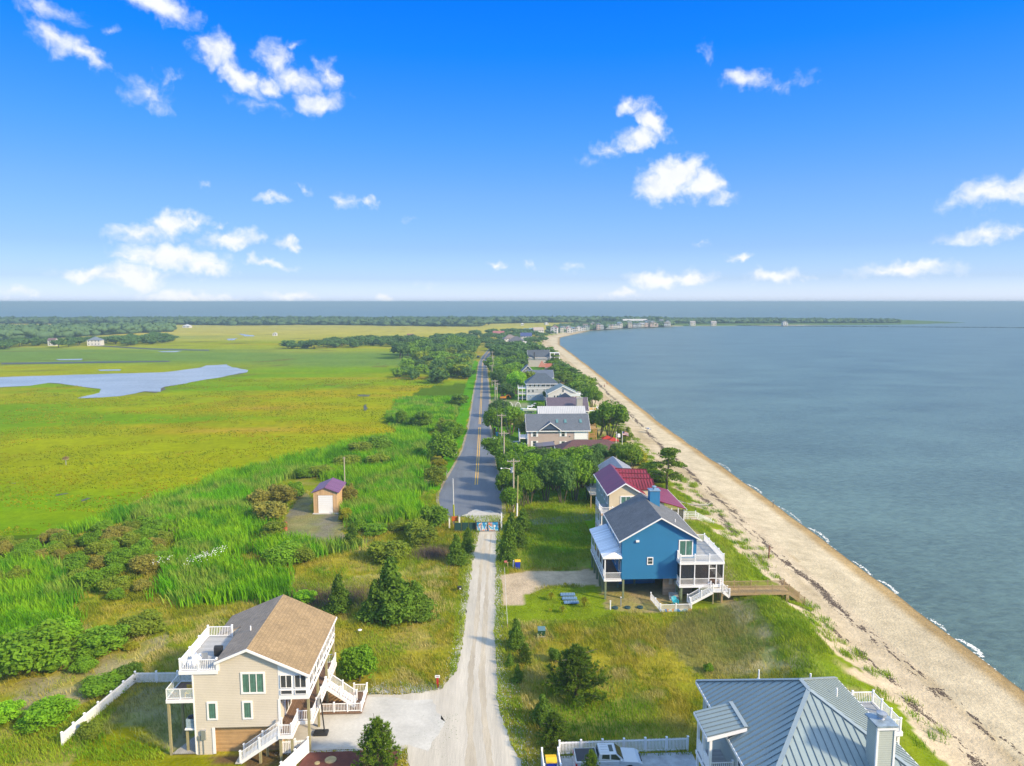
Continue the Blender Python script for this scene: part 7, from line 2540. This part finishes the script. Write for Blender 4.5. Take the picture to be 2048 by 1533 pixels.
wheelie_bin(5.15, 104.1, 0, 'blue wheelie bin with a yellow lid beside the mailbox on the sand drive', M_bluebin, M_yellowlid, 1.25)
wheelie_bin(5.75, 56.7, 0, 'blue wheelie bin with a yellow lid between white posts near the pickup truck', M_bluebin, M_yellowlid, 1.35)
o = thing('bin_enclosure', 'white panels on both sides of the blue bin near the pickup truck', 'screen', (5.75, 56.7, 0))
for s in (-1, 1):
    MB().box(s * .72 - .05, s * .72 + .05, -1.2, .9, 0, 1.6).build('side_panel', M_vinyl, o)
    for yy in (-1.25, .95):
        MB().box(s * .72 - .08, s * .72 + .08, yy - .08, yy + .08, 0, 1.8).build('screen_post', M_vinyl, o)
x, y, _ = G(1083, 1272)
o = thing('green_utility_box', 'dark green electrical box with a pale lid in the grass lot', 'utility box', (x, y, 0))
MB().box(-.5, .5, -.4, .4, 0, .1).build('pad', M_concrete, o)
MB().prism([(-.45, -.35, .1), (-.45, .35, .1), (-.45, .35, 1.0), (-.45, -.35, .8)], (.9, 0, 0)).build('cabinet', cm((26, 84, 44)), o, bevel=.03)
MB().slab([(-.48, -.39, .84), (.48, -.39, .84), (.48, .39, 1.06), (-.48, .39, 1.06)], .05).build('cabinet_lid', cm((100, 140, 150)), o)
MB().box(-.06, .06, -.37, -.35, .5, .6).build('lock', M_metal, o)
MB().box(-.55, -.42, -.65, -.5, 0, .5).build('bollard', cm((200, 210, 150)), o)
# rope line along the road's right side
o = thing('string_line', 'pale string line on two stakes along the right edge of the gravel road', 'string line', (2.9, 84, 0))
MB().beam((0, 0, .5), (.2, 19, .6), .05, .05).build('string', cm((235, 235, 220)), o)
for yy in (0, 19):
    MB().box(-.04 + yy * .01, .04 + yy * .01, yy - .04, yy + .04, -.1, .7).build('stake', M_wood, o)
x, y, _ = G(720, 1266)
o = thing('white_bucket_lid', 'small white round lid lying in the grass left of the big cedar', 'lid', (x, y, .35))
MB().lathe((0, 0, 0), [(.25, 0), (.25, .05), (.1, .08), (.0, .08)], 12).build('disc', M_white, o)


# ================================================================== pickup truck
M_silverpaint = mat('silver_car_paint', (.50, .54, .56), .28, .02, 1, metal=.35)
M_tyre = mat('tyre_rubber', (.018, .018, .02), .85, .1, 3)
tk = thing('pickup_truck', 'silver crew cab pickup truck with a black bed cover parked on the blue grey paving', 'pickup truck', (7.85, 56.1, .05))


def arch(cx, r, z, n=7, flip=False):
    return [(cx + r * math.cos(math.pi * (1 - i / n)), z + r * math.sin(math.pi * (1 - i / n))) for i in range(n + 1)]


prof = [(0, .55)] + arch(1.15, .52, .45) + arch(4.72, .52, .45) + [(5.75, .5), (5.85, .75), (5.78, 1.05), (5.45, 1.22), (4.35, 1.32), (3.7, 1.36), (0.02, 1.36)]
b = MB().prism([(x, 0, z) for x, z in prof], (0, 2.0, 0))
b.build('body', M_silverpaint, tk, bevel=.05)
cab = MB().add([(1.95, .05, 1.36), (4.25, .05, 1.33), (4.25, 1.95, 1.33), (1.95, 1.95, 1.36), (2.10, .22, 1.93), (3.55, .22, 1.93), (3.55, 1.78, 1.93), (2.10, 1.78, 1.93)],
               [(0, 3, 2, 1), (4, 5, 6, 7), (0, 1, 5, 4), (1, 2, 6, 5), (2, 3, 7, 6), (3, 0, 4, 7)])
cab.build('cab', M_silverpaint, tk, bevel=.06)
MB().box(.1, 1.9, .14, 1.86, 1.36, 1.40).build('bed_cover', mat('black_vinyl', (.02, .022, .026), .5, .1, 2), tk, bevel=.01)
M_cglass = mat('car_glass', (.015, .035, .035), .05, .1, 1)


def quadplate(pts, off, m, name):
    MB().prism(pts, off).build(name, m, tk)


quadplate([(2.25, .095, 1.42), (2.95, .095, 1.42), (2.95, .205, 1.86), (2.33, .205, 1.86)], (0, -.02, .004), M_cglass, 'side_window')
quadplate([(3.08, .095, 1.42), (3.98, .095, 1.42), (3.50, .205, 1.86), (3.08, .205, 1.86)], (0, -.02, .004), M_cglass, 'side_window')
quadplate([(4.17, .18, 1.40), (4.17, 1.82, 1.40), (3.62, 1.68, 1.88), (3.62, .32, 1.88)], (.02, 0, .02), M_cglass, 'windscreen')
quadplate([(1.975, .25, 1.45), (1.975, 1.75, 1.45), (2.07, 1.65, 1.85), (2.07, .35, 1.85)], (-.02, 0, .0), M_cglass, 'rear_window')
MB().box(3.0, 3.35, .55, 1.45, 1.925, 1.955).build('sunroof', M_cglass, tk)
for i in range(4):
    MB().box(2.25, 2.9, .45 + i * .36, .47 + i * .36, 1.93, 1.96).build('roof_rib', M_silverpaint, tk)
for cx in (1.15, 4.72):
    for yy in (-.02, 1.76):
        wl = MB().cyl((cx, yy, .42), (cx, yy + .26, .42), .42, .42, 20).build('wheel', M_tyre, tk)
        MB().cyl((cx, yy - .012 if yy < 1 else yy + .27, .42), (cx, yy + .0 if yy < 1 else yy + .26, .42), .25, .25, 14).build('rim', M_metal, wl)
MB().box(-.03, .14, -.015, .22, .85, 1.2).build('tail_light', cm((200, 20, 40), rough=.2), tk)
MB().box(-.03, .14, 1.78, 2.015, .85, 1.2).build('tail_light', cm((200, 20, 40), rough=.2), tk)
for yy in (-.01, 1.62):
    MB().box(5.62, 5.86, yy, yy + .4, .8, 1.02).build('headlight', cm((220, 225, 225), rough=.1), tk)
MB().box(5.8, 5.95, .1, 1.9, .42, .68).build('bumper', M_metal, tk)
MB().box(-.12, 0, .1, 1.9, .42, .62).build('bumper', M_metal, tk)
MB().box(5.76, 5.87, .5, 1.5, .72, 1.05).build('grille', M_black, tk)
MB().box(3.85, 4.05, -.22, -.0, 1.32, 1.55).build('wing_mirror', M_silverpaint, tk, bevel=.03)
for x in (2.75, 3.75):
    MB().box(x, x + .2, -.03, -.0, 1.12, 1.16).build('door_handle', M_metal, tk)
pplant('pine', 1184, 1600, 60, 98, 'top of a young pine in front of the silver pickup truck')

# ================================================================== things around the middle houses
def small_car(x, y, label, c, rz=0, L_=4.4):
    o = thing('parked_car', label, 'car', (x, y, 0), rz)
    m = cm(c, rough=.3)
    MB().prism([(0, 0, .3), (L_, 0, .3), (L_, 0, .75), (L_ * .78, 0, .92), (L_ * .05, 0, .95), (0, 0, .8)], (0, 1.75, 0)).build('body', m, o, bevel=.06)
    MB().add([(.5, .08, .93), (L_ * .78, .08, .90), (L_ * .78, 1.67, .90), (.5, 1.67, .93), (.95, .25, 1.42), (L_ * .58, .25, 1.42), (L_ * .58, 1.5, 1.42), (.95, 1.5, 1.42)],
             [(0, 3, 2, 1), (0, 1, 5, 4), (1, 2, 6, 5), (2, 3, 7, 6), (3, 0, 4, 7)]).build('windows', M_cglass, o)
    MB().box(.95, L_ * .58, .25, 1.5, 1.42, 1.47).build('car_roof', m, o)
    for cx in (.85, L_ - .85):
        for yy in (-.02, 1.55):
            MB().cyl((cx, yy, .33), (cx, yy + .22, .33), .33, .33, 12).build('wheel', M_tyre, o)
    return o


x, y, _ = G(1063, 815)
small_car(x, y, 'white car parked on the lawn behind the white boat', (235, 240, 242), 0, 5.0)
x, y, _ = G(1036, 800)
small_car(x, y, 'white car under the porch of the pale blue house', (230, 235, 240), 0, 4.6)
x, y, _ = G(958, 716)
small_car(x, y, 'dark car on the left lane near the bend of the road', (40, 60, 90), R(84), 4.4)
x, y, _ = G(1004, 786)
small_car(x, y, 'dark blue car on the lawn behind the yellow machine', (30, 40, 110), 0, 4.0)
x, y, _ = G(1012, 896)
small_car(x + 1, y + 1.2, 'grey blue car beside the wooden wall of the pinkish house', (112, 140, 158), R(-8), 4.8)
o = thing('plank_stack', 'brown board wall in front of the grey blue car by the pinkish house', 'board wall', (*G(1012, 898)[:2], 0))
for k in range(5):
    MB().box(0, 5.2, -.04, .04, .05 + k * .24, .26 + k * .24).build('plank', cm((196 - 12 * (k % 2), 128, 92)), o)
for x_ in (.1, 2.6, 5.1):
    MB().box(x_ - .06, x_ + .06, .04, .16, -.1, 1.3).build('post', M_wood, o)
x, y, _ = G(1066, 826)
o = thing('motor_boat', 'white motor boat with a small cabin on the lawn behind the white metal roof', 'boat', (x - 1.5, y, .5), 0)
H_ = MB()
sec = [(-3.2, .15, 1.35), (-2.2, .75, 1.15), (0, 1.05, 1.0), (2.2, 1.05, .95), (3.0, .95, .95)]
V, F = [], []
for s_, (xx, hw, top) in enumerate(sec):
    kx = .3 if s_ == 0 else 0
    V += [(xx, -hw, top), (xx, -hw * .75, .35 + kx * 2), (xx, 0, .05 + kx * 2.5), (xx, hw * .75, .35 + kx * 2), (xx, hw, top)]
for s_ in range(len(sec) - 1):
    for k in range(4):
        a = s_ * 5 + k
        F.append((a, a + 1, a + 6, a + 5))
    F.append((s_ * 5, s_ * 5 + 5, s_ * 5 + 9, s_ * 5 + 4))
F.append((20, 21, 22, 23, 24))
H_.add(V, F)
H_.build('hull', M_white, o)
MB().prism([(-.8, -.6, 1.0), (1.0, -.6, 1.0), (.9, -.6, 1.9), (-.4, -.6, 1.9)], (0, 1.2, 0)).build('cabin', M_white, o)
MB().box(-.2, .8, -.63, -.6, 1.35, 1.75).build('cabin_window', M_glass, o)
MB().box(-.6, 1.3, -.8, .8, 1.95, 2.02).build('cabin_roof', M_white, o)
MB().box(3.0, 3.4, -.2, .2, .2, 1.4).build('outboard_motor', M_black, o)
MB().tube([(-3.0, 0, 1.35), (-2.6, -.5, 1.75), (-1.4, -.8, 1.6)], .03, 5).build('bow_rail', M_metal, o)
MB().box(-1.8, 2.0, -.1, .1, -.5, .1).box(-1.2, -1.0, -.7, .7, -.5, .3).box(1.2, 1.4, -.7, .7, -.5, .3).build('trailer', M_metal, o)
for px, lb in ((1020, 'left white arched hoop on the lawn behind the roadside trees'), (1036, 'right white arched hoop on the lawn behind the roadside trees')):
    x, y, _ = G(px, 813)
    o = thing('garden_hoop', lb, 'arch', (x, y, 0), 0, 'white hoops on the lawn')
    MB().tube([(math.cos(math.pi * i / 10) * 1.0, 0, math.sin(math.pi * i / 10) * 1.5) for i in range(11)], .09, 6).build('hoop', M_white, o)
    MB().box(-1.2, -.85, -.15, .15, -.05, .1).box(.85, 1.2, -.15, .15, -.05, .1).build('foot', M_white, o)
x, y, _ = G(999, 800)
o = thing('yellow_excavator', 'orange yellow digging machine beside the utility poles', 'excavator', (x + .2, y, 0), 0)
M_dy = cm((240, 160, 30))
MB().box(0, 2.6, 0, 1.8, .6, 1.3).build('engine_body', M_dy, o, bevel=.08)
MB().box(.3, 1.3, .1, 1.2, 1.3, 2.3).build('cabin', M_dy, o, bevel=.05)
MB().box(.4, 1.2, .06, .1, 1.5, 2.15).build('cabin_window', M_glass, o)
for yy in (-.1, 1.5):
    MB().box(-.2, 2.7, yy, yy + .4, 0, .6).build('track', M_black, o, bevel=.15)
MB().beam((2.2, .9, 1.2), (3.6, .9, 2.1), .25, .3).beam((3.6, .9, 2.1), (4.6, .9, .9), .22, .25).build('boom', M_dy, o)
MB().prism([(4.3, .6, .9), (4.9, .6, .9), (4.8, .6, .3), (4.3, .6, .2)], (0, .7, 0)).build('bucket', cm((120, 70, 40)), o)
x, y, _ = G(991, 891)
o = thing('portable_toilet', 'pale portable toilet cabin with a white roof at the roadside', 'portable toilet', (x, y, 0))
MB().box(-.6, .6, -.6, .6, 0, 2.0).build('cabin', cm((150, 185, 205)), o)
MB().add([(-.66, -.66, 2.0), (.66, -.66, 2.0), (.66, .66, 2.0), (-.66, .66, 2.0), (-.4, -.4, 2.3), (.4, -.4, 2.3), (.4, .4, 2.3), (-.4, .4, 2.3)],
         [(0, 3, 2, 1), (4, 5, 6, 7), (0, 1, 5, 4), (1, 2, 6, 5), (2, 3, 7, 6), (3, 0, 4, 7)]).build('cabin_roof', M_white, o)
MB().box(-.42, .42, -.63, -.6, .1, 1.85).build('door', cm((165, 196, 212)), o)
for px, py, c, lb in [(986, 888, (20, 70, 200), 'bright blue bin left of the portable toilet'), (998, 892, (20, 60, 190), 'blue bin right of the portable toilet'),
                      (989, 864, (20, 30, 110), 'dark blue bin at the roadside beyond the portable toilet'), (994, 873, (90, 190, 225), 'light blue box at the roadside beyond the portable toilet')]:
    x, y, _ = G(px, py)
    wheelie_bin(x, y, 0, lb, cm(c), cm(c), 1.15)
for px, py, hh, fl, lb in [(1244, 905, 6.0, True, 'flagpole with a striped flag at the beach side of the brown bungalow'), (1232, 900, 5.0, False, 'shorter white pole left of the flagpole')]:
    x, y, _ = G(px, py)
    o = thing('flagpole', lb, 'flagpole', (x, y, -.1))
    MB().cyl((0, 0, 0), (0, 0, hh), .09, .06, 8).build('pole_shaft', M_white, o)
    if fl:
        for k in range(7):
            MB().prism([(.06, 0, hh - .15 - k * .13), (.9, .15, hh - .2 - k * .14), (1.7, 0, hh - .5 - k * .15), (1.7, 0, hh - .64 - k * .15), (.9, .15, hh - .33 - k * .14), (.06, 0, hh - .28 - k * .13)], (0, .02, 0)).build('flag_stripe', cm((200, 40, 60)) if k % 2 == 0 else M_white, o)
        MB().prism([(.06, -.03, hh - .13), (.8, .1, hh - .18), (.8, .1, hh - .70), (.06, -.03, hh - .65)], (0, -.02, 0)).build('flag_canton', cm((50, 60, 130)), o)
    else:
        MB().lathe((0, 0, hh), [(.14, 0), (.14, .1), (0, .2)], 8).build('finial', M_white, o)
x, y, _ = G(1237, 890)
o = thing('white_lantern_post', 'white lantern box on a dark post between the two white poles', 'lantern', (x, y, 0))
MB().cyl((0, 0, 0), (0, 0, 2.2), .07, .07, 6).build('post', M_metal, o)
MB().box(-.4, .4, -.4, .4, 2.2, 3.2).build('lantern_box', M_white, o, bevel=.08)
for px, py, lb in [(1214, 888, 'left red canopy behind the brown bungalow'), (1226, 892, 'right red canopy behind the brown bungalow')]:
    x, y, _ = G(px, py)
    o = thing('red_canopy', lb, 'canopy', (x, y, 0))
    mr_ = cm((196, 52, 30))
    MB().add([(-1.6, -1.2, 1.6), (1.6, -1.2, 1.5), (1.6, 1.2, 1.6), (-1.6, 1.2, 1.7), (0, 0, 2.5)], [(0, 1, 4), (1, 2, 4), (2, 3, 4), (3, 0, 4), (3, 2, 1, 0)]).build('canopy_cloth', mr_, o)
    for a in (-1.5, 1.5):
        for b_ in (-1.1, 1.1):
            MB().cyl((a, b_, 0), (a, b_, 1.62), .04, .04, 5).build('leg', M_metal, o)

# ================================================================== beach
def person(x, y, label, c1, c2, rz=0):
    o = thing('person', label, 'person', (x, y, float(hz(x, y))), rz)
    me = bpy.data.meshes.new('body')
    vs = [(0, 0, .95), (0, 0, 1.2), (0, 0, 1.42), (0, 0, 1.52), (0, 0, 1.66), (0, 0, 1.76), (.19, 0, 1.40), (.27, .03, 1.15), (.25, -.12, .92), (-.19, 0, 1.40), (-.27, -.02, 1.15), (-.25, .14, .92),
          (.10, 0, .90), (.12, -.14, .5), (.12, -.02, .06), (.12, -.14, .03), (-.10, 0, .90), (-.12, .14, .5), (-.12, .28, .08), (-.12, .16, .03)]
    ed = [(0, 1), (1, 2), (2, 3), (3, 4), (4, 5), (2, 6), (6, 7), (7, 8), (2, 9), (9, 10), (10, 11), (0, 12), (12, 13), (13, 14), (14, 15), (0, 16), (16, 17), (17, 18), (18, 19)]
    rd = [.15, .13, .14, .055, .10, .08, .06, .045, .035, .06, .045, .035, .09, .065, .045, .035, .09, .065, .045, .035]
    me.from_pydata(vs, ed, [])
    me.materials.append(cm(c1))
    b = bpy.data.objects.new('body', me); COL.objects.link(b); b.parent = o
    md = b.modifiers.new('skin', 'SKIN')
    for v, r in zip(me.skin_vertices[0].data, rd):
        v.radius = (r, r)
    me.skin_vertices[0].data[0].use_root = True
    b.modifiers.new('sub', 'SUBSURF').levels = 1
    MB().lathe((0, 0, .5), [(.17, 0), (.19, .2), (.16, .45), (.15, .5)], 10).build('shorts', cm(c2), o)
    MB().lathe((0, .01, 1.68), [(.105, 0), (.11, .06), (.07, .12), (0, .14)], 10).build('hair', cm((60, 42, 30)), o)
    return o


x, y, _ = G(1209, 772)
person(x, y, 'person walking on the far part of the sand near the curve of the beach pines', (214, 160, 130), (40, 60, 120))
x, y, _ = G(1212, 773)
person(x + 3, y + 14, 'second small walker on the sand beyond the first one', (210, 150, 120), (160, 60, 60))
x, y, _ = G(1294, 862)
o = thing('beach_umbrella', 'blue beach umbrella lying tilted on the sand near the beach curve', 'beach umbrella', (x, y, float(hz(x, y))), R(30))
MB().cyl((0, 0, 0), (.5, 0, 1.6), .03, .03, 6).build('umbrella_pole', M_metal, o)
bm = MB()
n = 12
c = Vector((.55, 0, 1.75))
ring = [Vector((.5 + 1.0 * math.cos(6.28 * i / n), 1.0 * math.sin(6.28 * i / n), 1.35 - .35 * math.cos(6.28 * i / n))) for i in range(n)]
for k_ in range(n):
    MB().add([c, ring[k_], ring[(k_ + 1) % n], ring[k_] + Vector((0, 0, -.03)), ring[(k_ + 1) % n] + Vector((0, 0, -.03))], [(0, 1, 2), (1, 3, 4, 2)]).build('cloth_panel', cm((70, 120, 190) if k_ % 2 else (240, 240, 240)), o)
o = thing('driftwood_log', 'bleached driftwood branch on the upper beach behind the red roofed house', 'driftwood', (42.6, 136.2, float(hz(42.6, 136.2))), R(-25))
MB().tube([(-3.4, 1.0, .35), (-2.2, .2, .22), (-.8, -.1, .18), (1.0, .0, .2), (2.6, .3, .35)], .17, 7).build('trunk', cm((222, 214, 190)), o)
for a, b in [((2.4, .3, .3), (3.3, 1.3, 1.0)), ((2.4, .3, .3), (3.6, -.2, .9)), ((1.8, .2, .25), (2.4, 1.5, .6)), ((-2.2, .2, .25), (-3.0, -.5, .5))]:
    MB().cyl(a, b, .08, .03, 6).build('branch', cm((222, 214, 190)), o)
M_water_pole = cm((120, 110, 100))
x, y, _ = G(1546, 1016, -1.5)
o = thing('tide_stake', 'thin stake standing in the shallow water off the beach', 'stake', (x, y, -2.2))
MB().cyl((0, 0, 0), (0, 0, 2.4), .06, .05, 6).build('shaft', M_water_pole, o)
MB().box(-.1, .1, -.02, .02, 2.1, 2.3).build('tag', M_white, o)
# long breakwater at the mouth of the bay
a = G(1390, 651.4, -1.5); b = G(2100, 656.8, -1.5)
o = thing('breakwater', 'long dark low breakwater reaching to the right edge across the bay', 'breakwater', (a[0], a[1], -1.5))
mb = MB()
n = 110
rr = random.Random(3)
for i in range(n):
    t0, t1 = i / n, (i + 1) / n
    p = Vector((a[0] + (b[0] - a[0]) * t0, a[1] + (b[1] - a[1]) * t0, 0)) - Vector((a[0], a[1], 0))
    q = Vector((a[0] + (b[0] - a[0]) * t1, a[1] + (b[1] - a[1]) * t1, 0)) - Vector((a[0], a[1], 0))
    h = rr.uniform(.7, 1.3)
    mb.beam(p + Vector((0, rr.uniform(-.5, .5), h / 2 - .2)), q + Vector((0, 0, h / 2 - .2)), 4.5, h)
mb.build('rock_mound', cm((70, 78, 80)), o)['kind'] = 'stuff'

# ------------------------------------------------------------------ air
HAZE = True
if HAZE:
    hm = bpy.data.materials.new('haze')
    hm.use_nodes = True
    T = hm.node_tree
    T.nodes.clear()
    o_ = T.nodes.new('ShaderNodeOutputMaterial')
    v_ = T.nodes.new('ShaderNodeVolumePrincipled')
    v_.inputs['Color'].default_value = (.35, .52, .62, 1)
    v_.inputs['Density'].default_value = 0.00034
    v_.inputs['Anisotropy'].default_value = 0.0
    T.links.new(v_.outputs[0], o_.inputs['Volume'])
    MB().box(-27000, 27000, -3000, 27000, -6, 43.5).build('haze', hm, kind='stuff', label='thin pale haze over marsh and bay', category='haze')
print('objects', len(S.objects))
